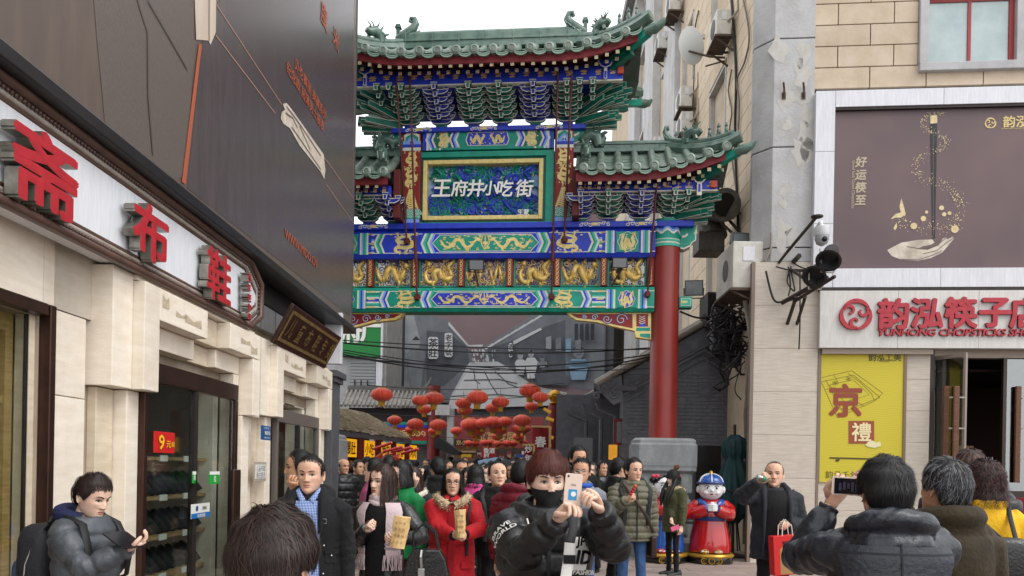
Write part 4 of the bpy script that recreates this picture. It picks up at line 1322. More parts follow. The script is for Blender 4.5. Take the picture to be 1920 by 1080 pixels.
for s in (-1,1):
 xa_,xb_=sorted((s*gx(1039,350,-.2),s*gx(1074,350,-.2)))
 zt_=gz(237,-.2)
 o=MB().box((xa_,-.2,zs0+.002),(xb_,.2,zt_)).build('sign_post',m_gr,gate,bevel=.008)
 mb=MB()
 cw=(xb_-xa_)
 zpx= lambda p:gz(p,-.2)
 mb.flat([(xa_,zpx(424)),(xb_,zpx(424)),(xb_,zpx(416)),(xa_,zpx(416))],-.203,2)
 mb.flat([(xa_,zpx(416)),(xb_,zpx(416)),(xb_,zpx(409)),(xa_,zpx(409))],-.203,3)
 mb.flat([(xa_,zpx(409)),(xb_,zpx(409)),(xb_,zpx(392)),(xa_,zpx(392))],-.203,1)
 for i in range(3):
  for j in range(4):
   c0,c1=xa_+cw*(.15+.24*j)+(.04 if i%2 else 0),zpx(407)+.06*i
   for r_,m in ((.07,0),(.06,1),(.045,0),(.035,4)):
    mb.flat([(c0+r_*cos(t),c1+r_*sin(t)) for t in np.linspace(0,pi,9)],-.204-.0004*i-.001*(.08-r_),m)
 for k,pp in enumerate((274,268,262)):
  mb.flat([(xa_,zpx(pp+6)),(xb_,zpx(pp+6)),(xb_,zpx(pp)),(xa_,zpx(pp))],-.203,(0,2,3)[k])
 cx0=(xa_+xb_)/2
 for i,(w2,m) in enumerate(((.42,0),(.36,1),(.24,3),(.14,0),(.1,2))):
  mb.flat([(cx0-cw*w2,zpx(262)),(cx0+cw*w2,zpx(262)),(cx0+cw*w2,zpx(250)-.05*i),(cx0,zpx(243)-.05*i),(cx0-cw*w2,zpx(250)-.05*i)],-.2036-.0005*i,m)
 mb.build('painted_panel',[m_gw,m_gg,m_gb,m_lb,m_lg],o)
 mb=MB()
 paint_dragon(mb,xa_+.03,xb_-.03,zpx(350),zpx(312),-.206,'coil',s>0,3,fat=1.0)
 paint_dragon(mb,xa_+.03,xb_-.03,zpx(312),zpx(282),-.206,'coil',s<0,5,fat=1.0)
 for i in range(9):
  z=zpx(392)+.04+i*.042
  w2=cw*(.42-.04*i)
  mb.strip(curve([(cx0-w2,z),(cx0-w2*.5,z+.035),(cx0,z),(cx0+w2*.5,z+.035),(cx0+w2,z)],12),.03,-.206-.0003*i)
 mb.build('gold_dragons',m_gold,o,kind='stuff')
bx0,bx1=gx(772,350,-.15),gx(1038,350,-.15)
iw0,iw1=gx(793,350,-.15),gx(1018,350,-.15)
iz0_,iz1_=gz(412,-.15),gz(299,-.15)
sgn=MB()
sgn.box((bx0,-.15,zs0),(iw0-.05,.1,zs1)).box((iw1+.05,-.15,zs0),(bx1,.1,zs1)).box((iw0-.05,-.15,zs0),(iw1+.05,.1,iz0_-.04)).box((iw0-.05,-.15,iz1_+.06),(iw1+.05,.1,zs1))
sb_=sgn.build('signboard',m_gg,gate,bevel=.006)
mb=MB()
for a,b in (((iw0-.05,iz1_+.0,-.12),(iw1+.05,iz1_+.058,.06)),):
 mb.box((a[0],-.10,a[1]),(b[0],.06,b[1]))
mb.box((iw0-.05,-.10,iz0_-.04),(iw0-.002,.06,iz1_)).box((iw1+.002,-.10,iz0_-.04),(iw1+.05,.06,iz1_))
mb.build('inner_rebate',m_gd,sb_)
mb=MB()
fw_=.085
mb.box((iw0,-.17,iz0_),(iw0+fw_,.05,iz1_)).box((iw1-fw_,-.17,iz0_),(iw1,.05,iz1_)).box((iw0+fw_,-.17,iz0_),(iw1-fw_,.05,iz0_+fw_)).box((iw0+fw_,-.17,iz1_-fw_),(iw1-fw_,.05,iz1_))
mb.build('gold_frame',m_gold,sb_,bevel=.012)
ox0,ox1,oz0,oz1=iw0+fw_,iw1-fw_,iz0_+fw_,iz1_-fw_
rr=random.Random(99)
m_sblue=M('scroll_deep_blue','#3350c0',.45,'#2840a0',8)
m_sgreen=M('scroll_green','#178a73',.45,'#127260',8)
for mm,nn,sd,nm in ((m_sblue,95,1,'blue_cloud_carving'),(m_sgreen,80,2,'green_cloud_carving')):
 mb=MB()
 rr.seed(sd)
 for k in range(nn):
  t_=rr.random()
  cx_=ox0+.08+(ox1-ox0-.16)*rr.random()
  cz_=oz0+.05+(oz1-oz0-.1)*(rr.random()**1.15)
  R_=rr.uniform(.07,.12)
  d=rr.choice((-1,1))
  a0=rr.uniform(0,6)
  mb.tube([(min(ox1,max(ox0,x_)),rr.uniform(-.02,.01)-.02,min(oz1,max(oz0,z_))) for x_,z_ in spiral(cx_,cz_,R_,1.7,a0,d,18)],[.026-.0006*i for i in range(18)],6)
  L_=rr.uniform(.15,.4)*d
  mb.tube([(min(ox1,max(ox0,cx_+R_*cos(a0)+L_*t)),-.01,min(oz1,max(oz0,cz_+R_*sin(a0)+.05*sin(5*t)))) for t in np.linspace(0,1,8)],[.02-.001*i for i in range(8)],6)
 o=mb.build(nm,mm,sb_,smooth=60);o['kind']='stuff'
MB().box((ox0-.02,.03,oz0-.02),(ox1+.02,.048,oz1+.02)).build('carved_ground',M('carved_ground','#a9b8e4',.6,'#5f9fd0',5,bump=.3,bs=20),sb_)
mb=MB()
for k in range(46):
 cx_,cz_=rr.uniform(ox0+.1,ox1-.1),oz0+.07+(oz1-oz0-.14)*rr.random()**.7
 mb.tube([(x_,-.035,z_) for x_,z_ in spiral(cx_,cz_,rr.uniform(.05,.10),.8,rr.uniform(0,6),rr.choice((-1,1)),12)],.009,4)
mb.build('white_cloud_edge',m_gw,sb_,kind='stuff')
mb=MB()
relief_dragon(mb,(ox0+ox1)/2+.1,ox1-.05,oz0+(oz1-oz0)*.52,oz1-.02,-.05,'sit',True,4,.85)
relief_dragon(mb,(ox0+ox1)/2-.2,ox1-.06,oz0+.05,oz0+(oz1-oz0)*.42,-.05,'run',False,5,.7)
mb.build('blue_dragon_carving',m_sblue,sb_,smooth=60)
mb=MB()
relief_dragon(mb,ox0+.03,(ox0+ox1)/2-.1,oz0+(oz1-oz0)*.5,oz1-.02,-.05,'sit',False,6,.85)
relief_dragon(mb,ox0+.3,(ox0+ox1)/2+.1,oz0+.25,oz0+(oz1-oz0)*.62,-.05,'run',True,9,.7)
mb.build('green_phoenix_carving',m_sgreen,sb_,smooth=60)
m_wl=M('white_character','#e9e7e0',.5)
for ch,px,sz in zip('王府井小吃街',(828,862,892,919,947,984),(.37,.31,.33,.28,.32,.33)):
 x,z=GF.at(px,354,-.17)
 text_on(sb_,'character',ch,sz*1.1,(x,-.21,z),m_wl,.018,.12,ext=.012,sx=1.0)
x,z=GF.at(981,397,-.17)
text_on(sb_,'lettering','王蒙',.12,(x,-.15,z),m_wl,.02)
tx=gx(1038,260,-.18)
tz0,tz1=gz(280,-.18),gz(245,-.18)
tb=MB().box((-tx,-.18,tz0),(tx,.18,tz1)).build('top_beam',m_gg,gate,bevel=.01)
mb=MB()
yy=-.183
HW2=gx(962,260,-.18)
zm=(tz0+tz1)/2;h2=(tz1-tz0)
def rect(a,b,c_,d_,y,m):mb.flat([(a,c_),(b,c_),(b,d_),(a,d_)],y,m)
zl=tz0+h2*.12
for d in (-1,1):
 for i,m in enumerate((2,2,0,3,0,1,1,4,1,0)):
  a=tx-.01-i*.037
  rect(d*a,d*(a-.037),tz0,tz1,yy,m)
 x0_=tx-.40
 for i in range(3):
  c0=zl+(tz1-zl)*(i+.5)/3
  for k,m in ((.06,1),(.048,0),(.04,4),(.02,0)):
   mb.flat([(d*(x0_-.14+.14*(1-k/.06)),c0-k),(d*x0_,c0-k),(d*x0_,c0+k),(d*(x0_-.14+.14*(1-k/.06)),c0+k)],yy-.0006-(.06-k)*.02,m)
 chev(mb,d*(HW2+.52),zl,tz1,yy-.001,d,[0,2,3,0],.04)
 rect(d*(HW2+.08),d*(HW2+.6),zl,tz1,yy-.0005,5)
 chev(mb,d*(HW2-.0),zl,tz1,yy-.0015,d,[1,0,3,2,0],.04)
mb.flat([(-HW2,zm),(-HW2+.1,tz1),(HW2-.1,tz1),(HW2,zm),(HW2-.1,zl),(-HW2+.1,zl)],yy-.0008,1)
mb.flat([(-HW2+.07,zm),(-HW2+.12,tz1-.03),(HW2-.12,tz1-.03),(HW2-.07,zm),(HW2-.12,zl+.03),(-HW2+.12,zl+.03)],yy-.0014,0)
mb.flat([(-HW2+.09,zm),(-HW2+.135,tz1-.04),(HW2-.135,tz1-.04),(HW2-.09,zm),(HW2-.135,zl+.04),(-HW2+.135,zl+.04)],yy-.002,2)
mb.build('painted_panel',[m_gw,m_gg,m_gb,m_lb,m_lg,m_gd],tb)
mb=MB()
paint_dragon(mb,-HW2+.17,-.04,zl+.05,tz1-.05,yy-.004,'run',False,11,fat=1.3)
paint_dragon(mb,.04,HW2-.17,zl+.05,tz1-.05,yy-.004,'run',True,12,fat=1.3)
for d in (-1,1):
 a,b=sorted((d*(HW2+.22),d*(HW2+.50)))
 paint_dragon(mb,a,b,zl,tz1,yy-.004,'coil',d>0,13,fat=1.1)
mb.build('gold_dragons',m_gold,tb,kind='stuff')
z0,z1=gz(244.5,-.26),gz(236,-.26)
xe_=gx(1098,240,-.26)
o=MB().box((-xe_,-.26,z0),(xe_,.26,z1)).build('beam_plate',m_gb,gate,bevel=.008)
mb=MB()
for px in (785,907,1030):
 cloudband(mb,gx(px,240,-.26),(z0+z1)/2,.55,-.264)
mb.build('cloud_scroll',[m_gw,m_gold],o,kind='stuff')
for d in (-1,1):
 stub(d*gx(1073,260),gz(276),gz(246),d,gx(1099,260)-gx(1073,260))
# bracket sets
def outline(mb,pts,y,w_,m):
 q=list(pts)+[pts[0]]
 mb.strip(q,w_,y,m)
def arm_mesh(hw,h,fill,nm):
 """a bow-shaped arm with pale outline and cup blocks on its ends, centred on x = 0, z = 0 at its top"""
 mb=MB()
 pts=[(-hw,0),(-hw,-h*.35),(-hw*.85,-h*.72),(-hw*.6,-h),(hw*.6,-h),(hw*.85,-h*.72),(hw,-h*.35),(hw,0)]
 mb.prism(pts,0,.09,0)
 outline(mb,pts,-.004,.014,1)
 for d in (-1,1):
  b=[(d*(hw-.055),.0),(d*(hw+.015),.0),(d*(hw+.03),.05),(d*(hw-.07),.05)]
  mb.prism(b,-.012,.09,0)
  outline(mb,b,-.016,.013,1)
 return mb.mesh(nm,[fill,m_gw])
def beak_mesh(fill,nm):
 mb=MB()
 p=[(-.035,-.16),(.035,-.16),(.035,.05),(-.035,.05)]
 mb.loft([[(x,y,z) for x,z in ((-.032,0),(.032,0),(.032,.10),(-.032,.10))] for y in (.1,)]+[[(x,-.16,z-.05) for x,z in ((-.032,0),(.032,0),(.032,.085),(-.032,.085))]],0)
 for x in (-.032,.032):
  mb.box((x-.007,-.163,-.052),(x+.007,.1,.05-.01),1) if False else None
 outline(mb,[(-.032,-.05),(.032,-.05),(.032,.035),(-.032,.035)],-.165,.014,1)
 mb.prism([(-.05,.04),(.05,.04),(.062,.085),(-.062,.085)],-.13,-.02,0)
 outline(mb,[(-.05,.04),(.05,.04),(.062,.085),(-.062,.085)],-.134,.012,1)
 return mb.mesh(nm,[fill,m_gw])
ARMS={}
for key,f in (('g',m_gd),('b',m_gbd)):
 ARMS[key]=(arm_mesh(.275,.085,f,'long_arm'),arm_mesh(.205,.085,f,'short_arm'),beak_mesh(f,'beak'))
def bracket(x,zb,zt,yb,yt,tiers,key,arms=True,sxs=1.0):
 b=link('bracket_set',MB().box((x-.10,yb,zb),(x+.10,yb+.3,zb+.10)).mesh('bracket_set',m_gbd if key=='g' else m_gd,offset(gate)),gate)
 mb=MB()
 for k in range(tiers):
  t=k/(tiers-1)
  z=zb+.10+(zt-zb-.14)*(k+.6)/tiers
  y=yb+(yt-yb)*t
  L,Sx,B=ARMS[key]
  if arms:
   top=k==tiers-1
   inst(Sx,'arm',b,(x,y-.0,z-.0),scale=(1.15 if top else 1,1,1))
   if not top:
    inst(L,'arm',b,(x,y+.012,z+.085))
  inst(B,'beak',b,(x,y-.03,z-.02))
 return b
yb,yt=-.20,-.80
zb_,zt_=gz(236,-.2),gz(156,-.85)
bp=[]
for k,px in enumerate((937,1000,1062)):
 for s in (-1,1):
  x=s*(gx(px,190,-.5)+.02)
  bracket(x,zb_,zt_,yb,yt,5,'gb'[k%2])
for px in (1087,1111):
 for s in (-1,1):
  bracket(s*gx(px,190,-.5),zb_+.15,zt_,yb,yt,4,'g',arms=False)
def fan(x,zb,zt,d,n,reach,y0=-.15,tip=1.0,up=.1):
 """slender pale-edged arms that fan out from the corner"""
 rr=random.Random(n)
 for k in range(n):
  z=zb+(zt-zb)*(k+.3)/n
  an=radians(-8+62*((k*5)%n)/n)
  L_=reach*(.62+.38*k/n)
  for q in (0,1):
   a2=an+q*.35
   e=Vector((x+d*L_*cos(a2),y0-L_*sin(a2)*.9,z-.02+up*L_*(1 if k>n//3 else -.9)))
   a_=Vector((x-d*.25,y0+.05,z))
   mb=MB()
   dr_=(e-a_).normalized()
   sd=dr_.cross(Vector((0,0,1))).normalized()*.045
   up_=Vector((0,0,.075))
   tipq=e+Vector((0,0,.02))
   mb.add([a_-sd-up_,a_+sd-up_,a_+sd+up_,a_-sd+up_,tipq-sd*.5-up_*.3,tipq+sd*.5-up_*.3,tipq+sd*.5+up_,tipq-sd*.5+up_],
   [(0,1,5,4),(1,2,6,5),(2,3,7,6),(3,0,4,7),(4,5,6,7),(3,2,1,0)],0)
   for s_ in (-1,1):
    for v_,v2 in ((-1,-.3),(1,1)):
     mb.tube([a_+sd*s_+up_*v_,tipq+sd*s_*.5+up_*v2],.006,4,1)
   mb.build('corner_arm',[m_gd,m_gw],gate)
for s in (-1,1):
 fan(s*gx(1105,190,-.2),zb_-.02,zt_-.05,s,8,.9)
MB().box((-gx(1105,190),-.05,zb_+.32),(gx(1105,190),.05,zt_+.2)).build('bracket_backing',M('backing_dark','#16333a',.8),gate)  # dark teal board standing behind the bracket sets
MB().box((-gx(1105,190),-.75,zt_-.02),(gx(1105,190),.75,zt_+.02)).build('bracket_ceiling',m_gbd,gate)
# roofs
def tile_end_mesh():
 mb=MB()
 mb.lathe([(.001,-.05),(.07,-.05),(.092,-.035),(.092,.04),(.075,.25)],(0,0,0),18,ax='y')
 mb.lathe([(.046,-.052),(.056,-.062),(.066,-.052)],(0,0,0),14,ax='y',cap=False)
 mb.strip(spiral(0,0,.03,1.2,0,1,12),.012,-.056)
 return mb.mesh('tile_end',m_tile,smooth=35)
TEND=tile_end_mesh()
def drip_mesh(w_):
 mb=MB()
 pts=[(w_*cos(t),-.105*abs(sin(t))**.75) for t in np.linspace(-pi,0,15)]
 top=[(w_*cos(t),-.055*abs(sin(t))) for t in np.linspace(0,-pi,15)]
 mb.prism(pts+top[1:-1],-.012,.03,0)
 mb.strip([(x,z+.006) for x,z in pts],.016,-.018,1)
 mb.strip([(x,z) for x,z in top],.018,-.020,1)
 return mb.mesh('drip_tile',[m_tile,m_tedge],smooth=35)
def beast_mesh(kind):
 mb=MB()
 if kind=='figure':
  mb.lathe([(.055,0),(.06,.05),(.04,.1),(.05,.15),(.035,.2),(.03,.22)],(0,0,0),10)
  mb.ell((-.0,0,.26),(.045,.04,.045),10,6);mb.tube([(.0,-.0,.12),(.07,-.02,.09),(.09,-.02,.0)],[.03,.022,.02],6);mb.tube([(0,0,.12),(-.05,0,.05),(-.07,0,0)],[.03,.03,.025],6)
  mb.tube([(0,0,.30),(-.02,0,.35)],[.02,.006],5)
 elif kind=='ridge':
  mb.loft([[(x,y,z) for x,y in ((-.24,-.09),(.3,-.09),(.3,.09),(-.24,.09))] for z in (0,.13)])
  mb.tube([(.26,0,.1),(.05,0,.2),(-.12,0,.33),(-.2,0,.46),(-.16,0,.58),(-.06,0,.6),(-.04,0,.53),(-.1,0,.5)],[.1,.13,.12,.09,.07,.055,.04,.03],8)
  mb.tube([(-.2,0,.05),(-.26,0,-.02),(-.2,0,-.18),(-.1,0,-.24)],[.1,.09,.08,.04],8)
  mb.tube([(-.12,0,.1),(-.3,0,.14),(-.34,0,.08)],[.09,.06,.03],7);mb.tube([(-.1,0,.02),(-.28,0,-.04)],[.07,.03],6)
  mb.box((.2,-.05,.2),(.29,.05,.36));mb.box((.17,-.07,.36),(.32,.07,.4));mb.box((.19,-.06,.4),(.3,.06,.45))
  for k in range(4):mb.tube([(.1-.1*k,-.1,.08+.07*k),(.02-.1*k,-.13,.13+.08*k)],[.03,.012],5)
 else:
  mb.tube([(-.22,0,.0),(-.16,0,.18),(-.02,0,.24),(.12,0,.16),(.22,0,.2)],[.1,.14,.13,.1,.07],8)
  mb.tube([(-.24,0,0),(-.32,0,.16),(-.28,0,.26),(-.2,0,.22)],[.05,.06,.04,.02],6)
  mb.tube([(.05,0,.22),(.1,0,.36),(.2,0,.42)],[.03,.02,.008],5);mb.tube([(.0,0,.24),(.02,.02,.38),(.1,0,.46)],[.03,.02,.008],5)
  rr=random.Random(4)
  for k in range(16):
   a=rr.uniform(0,pi);mb.tube([(-.1+.16*cos(a),rr.uniform(-.08,.08),.18+.1*sin(a)),(-.12+.28*cos(a),rr.uniform(-.12,.12),.2+.22*sin(a))],[.04,.012],5)
  mb.tube([(.1,-.05,.1),(.14,-.07,0)],[.05,.04],6);mb.tube([(-.14,-.06,.08),(-.14,-.08,-.02)],[.06,.05],6)
 return mb.mesh(kind+'_beast',m_tiled,smooth=50)
BST={k:beast_mesh(k) for k in ('figure','ridge','hip')}
def roof(name,x0,x1,hipL,hipR,xrl,xrr,ze,zr,ye,sway,sstart,spacing,ridge_h,first):
 """front slope eave from x0 to x1 at y = ye (< 0), ridge from xrl to xrr at y = 0; hips where asked"""
 def zeave(x):
  t=0
  if hipR:t=max(t,(x-(x1-sstart))/sstart)
  if hipL:t=max(t,((x0+sstart)-x)/sstart)
  return ze+sway*max(0,t)**1.8
 def yhip(x):
  if hipR and x>xrr:return ye*(x-xrr)/(x1-xrr)
  if hipL and x<xrl:return ye*(xrl-x)/(xrl-x0)
  return 0.0
 def z_at(x,y):
  t=1-y/ye
  return zeave(x)+(zr-ze)*(t*.62+.38*t*t)-(0 if t<.02 else 0)
 base=MB()
 n=44
 xs=np.linspace(x0,x1,n)
 for sgn in (1,-1):
  rows=[]
  for x in xs:
   yh=yhip(x)
   rows.append([(x,sgn*(ye+(yh-ye)*t),z_at(x,ye+(yh-ye)*t)) for t in np.linspace(0,1,6)])
  base.grid(rows if sgn<0 else rows[::-1])
 for hip,xe,xr in ((hipL,x0,xrl),(hipR,x1,xrr)):
  if hip:
   rows=[]
   for y in np.linspace(ye,-ye,13):
    xh=xr+(xe-xr)*abs(y/ye)
    row=[]
    for t in np.linspace(0,1,5):
     x=xe+(xh-xe)*t
     zz2=z_at(xh,-abs(y)) if abs(xh-xe)<1e-6 else (zeave(xe)-(1-abs(y/ye))**1.2*sway)*(1-t)+z_at(xh,-abs(y))*t
     row.append((x,y,zz2))
    rows.append(row)
   base.grid(rows)
 r=base.build(name,m_tile,gate,smooth=60)
 dm=drip_mesh(spacing*.36)
 k=0
 x=first
 pan=MB()
 while x<x1-.03:
  if x>x0+.02:
   yh=yhip(x)
   L_=yh-ye
   if L_>.08:
    mb=MB()
    q=[(x,ye+L_*t,z_at(x,ye+L_*t)+.035) for t in np.linspace(0,1,6)]
    mb.tube(q,.072,10)
    mb.build('round_tile',m_tile,r,smooth=60)
   o=inst(TEND,'tile_end',r,(x,ye-.005,zeave(x)+.03))
  xm=x+spacing/2
  if x0<xm<x1:
   sl=(zeave(xm+.05)-zeave(xm-.05))/.1
   inst(dm,'drip_tile',r,(xm,ye-.02,zeave(xm)+.0),(0,-math.atan(sl),0))
   yh=yhip(xm)
   for j in range(6):
    y=ye+.06+j*.16
    if y<yh:
     a=np.linspace(-pi,0,9)
     w_=spacing*.34
     pan.add([(xm+w_*cos(t),y,z_at(xm,y)+.07+.06*sin(t)) for t in a]+[(xm+w_*cos(t),y-.02,z_at(xm,y)+.05+.06*sin(t)) for t in a]+[(xm+w_*cos(t),y+.15,z_at(xm,y+.15)+.055+.06*sin(t)) for t in a],
     [(i,i+1,i+10,i+9) for i in range(8)]+[(i+1,i,i+18,i+19) for i in range(8)])
  x+=spacing
 pan.build('pan_tiles',m_tile,r,kind='stuff')
 def band(y0,y1,za,zb,mat,nm,par=r,xa=x0+.02,xb=x1-.02):
  mb=MB()
  rows=[]
  for x in np.linspace(xa,xb,40):
   z=zeave(x)
   rows.append([(x,y0,z+za),(x,y0,z+zb),(x,y1,z+zb+.02),(x,y1,z+za),(x,y0,z+za)])
  mb.grid(rows)
  mb.build(nm,mat,par)
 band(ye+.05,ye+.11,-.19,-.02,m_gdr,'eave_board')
 band(ye+.10,-.3,-.06,-.04,m_soffit,'eave_soffit')
 def rafters(y,dz,step,sz,mat):
  me=MB()
  me.loft([[(x,y,z+y*.48) for x,z in ((-sz/2,-sz/2),(sz/2,-sz/2),(sz/2,sz/2),(-sz/2,sz/2))] for y in (.45,0)],0)
  me.flat([(-sz*.46,-sz*.46),(sz*.46,-sz*.46),(sz*.46,sz*.46),(-sz*.46,sz*.46)],-.003,1)
  me.strip([(-sz*.25,-sz*.25),(sz*.25,-sz*.25),(sz*.25,sz*.25),(-sz*.25,sz*.25),(-sz*.25,-sz*.1)],sz*.12,-.005,2)
  me=me.mesh('rafter',[m_gdr,M('rafter_end','#d2c39a',.5),mat])
  x=x0+.1
  while x<x1-.1:
   inst(me,'rafter',r,(x,y,zeave(x)*.85+ze*.15+dz))
   x+=step
 rafters(ye+.07,-.215,spacing*.56,.068,M('rafter_mark_green','#29503f',.5))
 rafters(ye+.30,-.225,spacing*.54,.068,M('rafter_mark_blue','#232c58',.5))
 mb=MB()
 for (yw,za,zb) in ((.16,-.02,.06),(.11,.06,.14),(.13,.14,.18),(.10,.18,ridge_h-.05)):
  mb.box((xrl-.1,-yw,zr+za),(xrr+.1,yw,zr+zb))
 mb.tube([(xrl-.12,0,zr+ridge_h-.03),(xrr+.12,0,zr+ridge_h-.03)],.08,10)
 x=xrl
 while x<xrr:
  mb.box((x-.006,-.135,zr+.05),(x+.006,.135,zr+ridge_h-.02));x+=.55
 mb.build('ridge',m_tiled,r,smooth=40,bevel=.008)
 for hip,xe,xr,d in ((hipL,x0,xrl,-1),(hipR,x1,xrr,1)):
  if not hip:continue
  for sy in (1,-1):
   q=[]
   for t in np.linspace(0,1,12):
    x=xr+(xe-xr)*t
    q.append(Vector((x,sy*ye*t,z_at(x,-abs(ye*t))+.09+(.03*t))))
   q.append(q[-1]+Vector((d*.12,sy*ye*.06,.05)))
   mb=MB()
   mb.tube(q,.09,8);mb.tube([p+Vector((0,0,.10)) for p in q[:-1]],.065,8)
   mb.tube([p+Vector((0,0,-.03)) for p in q],.11,6)
   mb.build('hip_ridge',m_tiled,r,smooth=50)
   if sy>0:
    an=math.atan2(ye,xe-xr)
    for t,kd,s_ in ((.42,'hip',.8),(.66,'figure',.8),(.79,'figure',.85),(.9,'figure',.75)):
     p=q[0].lerp(q[-2],t)
     p=Vector((p.x,p.y,z_at(p.x,-abs(p.y))+.22))
     inst(BST[kd],'ridge_beast' if kd=='hip' else 'roof_figure',r,p,(0,0,an),(s_,s_,s_))
   c0=Vector((xe-d*.55,sy*ye*.62,zeave(xe)-.36));c1=Vector((xe+d*.10,sy*ye*1.02,zeave(xe)-.12))
   mb=MB().bar(c0,c1,.13,.13)
   o=mb.build('corner_beam',m_gg,r)
   MB().bar(c0+Vector((0,0,-.12)),c0.lerp(c1,.55)+Vector((0,0,-.12)),.12,.11).build('corner_beam',m_gd,r)
   hd=MB()
   hd.tube([c1-Vector((d*.06,0,.0)),c1+Vector((d*.1,sy*ye*.05,.02)),c1+Vector((d*.2,sy*ye*.1,.06)),c1+Vector((d*.27,sy*ye*.12,.14))],[.08,.10,.075,.03],8)
   hd.tube([c1+Vector((0,0,.06)),c1+Vector((-d*.03,0,.16))],[.05,.015],6)
   hd.build('dragon_head',m_tiled,r,smooth=60)
 return r,zeave
ye=-1.40
xe=gx(1206,85,ye)
ze=gz(96,ye)
mr,_ze=roof('main_roof',-xe,xe,True,True,-gx(1080,80),gx(1080,80),ze,gz(92),ye,.36,1.55,.345,.34,-xe+.12)
for s in (-1,1):
 inst(BST['ridge'],'ridge_beast',mr,(s*gx(1078,80),0,gz(92)+.18),(0,0,0 if s>0 else pi),(.82,)*3)
def eave_plate(x0,x1,py0,py1,y,px0,n,parent,tree=True):
 z0,z1=gz(py0,y),gz(py1,y)
 o=MB().box((x0,y,z0),(x1,y+.12,z1)).build('eave_plate',m_gb,parent,bevel=.008)
 MB().box((x0,y-.006,z0-.012),(x1,y+.1,z0+.012)).build('white_line',m_gw,o)
 mb=MB()
 rr=random.Random(n)
 mg=M('motif_gold','#e0b878',.5,'#c79a5c',12)
 for i in range(n):
  x=x0+(x1-x0)*(i+.7)/(n+.4)
  zc=z1-(z1-z0)*(.42 if i%2 else .36)
  s=(z1-z0)*.5
  w_=rr.uniform(.75,1.15)
  if tree:
   mb.flat([(x+s*w_*.55*cos(t),zc+s*.16*sin(t)) for t in np.linspace(0,2*pi,10,endpoint=False)],y-.004)
   mb.strip([(x,zc-s*.35),(x+.02,zc)],.02,y-.0045);mb.strip([(x-s*.4*w_,zc-s*.36),(x+s*.4*w_,zc-s*.32)],.025,y-.005)
   if i%2:mb.strip(curve([(x-s*.3,zc+s*.3),(x,zc+s*.18),(x+s*.4,zc+s*.3)],6),.012,y-.005)
  else:
   mb.strip([(x-.07*w_,zc-.04),(x+.07*w_,zc-.04)],.02,y-.004);mb.strip([(x,zc-.04),(x+.01,zc+.05)],.018,y-.0045);mb.strip([(x-.02,zc+.02),(x+.05,zc+.03)],.012,y-.005)
 mb.build('gold_motif',mg,o,kind='stuff')
 return o
eave_plate(-gx(1168,145,-.86),gx(1168,145,-.86),157,129,-.86,0,19,mr)
for s in (-1,1):
 x=s*gx(1135,150,-.92)
 z0,z1=gz(160,-.9),gz(122,-.9)
 mb=MB()
 mb.prism([(x-.13,z1),(x+.13,z1),(x+.09,z1-.1),(x+.03,z1-.13),(x-.03,z1-.13),(x-.09,z1-.1)],-.95,-.9,0)
 mb.strip([(x-.14,z1+.0),(x-.09,z1-.1),(x,z1-.14),(x+.09,z1-.1),(x+.14,z1)],.02,-.954,1)
 mb.box((x-.03,-.94,z0+.05),(x+.03,-.88,z1-.13),1);mb.box((x-.02,-.944,z0+.06),(x+.02,-.94,z1-.2),0)
 mb.build('corner_collar',[m_gb,m_gw],gate)
 MB().box((s*gx(1163,145,-.88)-.05,-.93,gz(140,-.9)-.06),(s*gx(1163,145,-.88)+.06,-.87,gz(140,-.9)+.06)).build('orange_block',M('block_orange','#b5441c',.5),gate)
ye2=-1.12
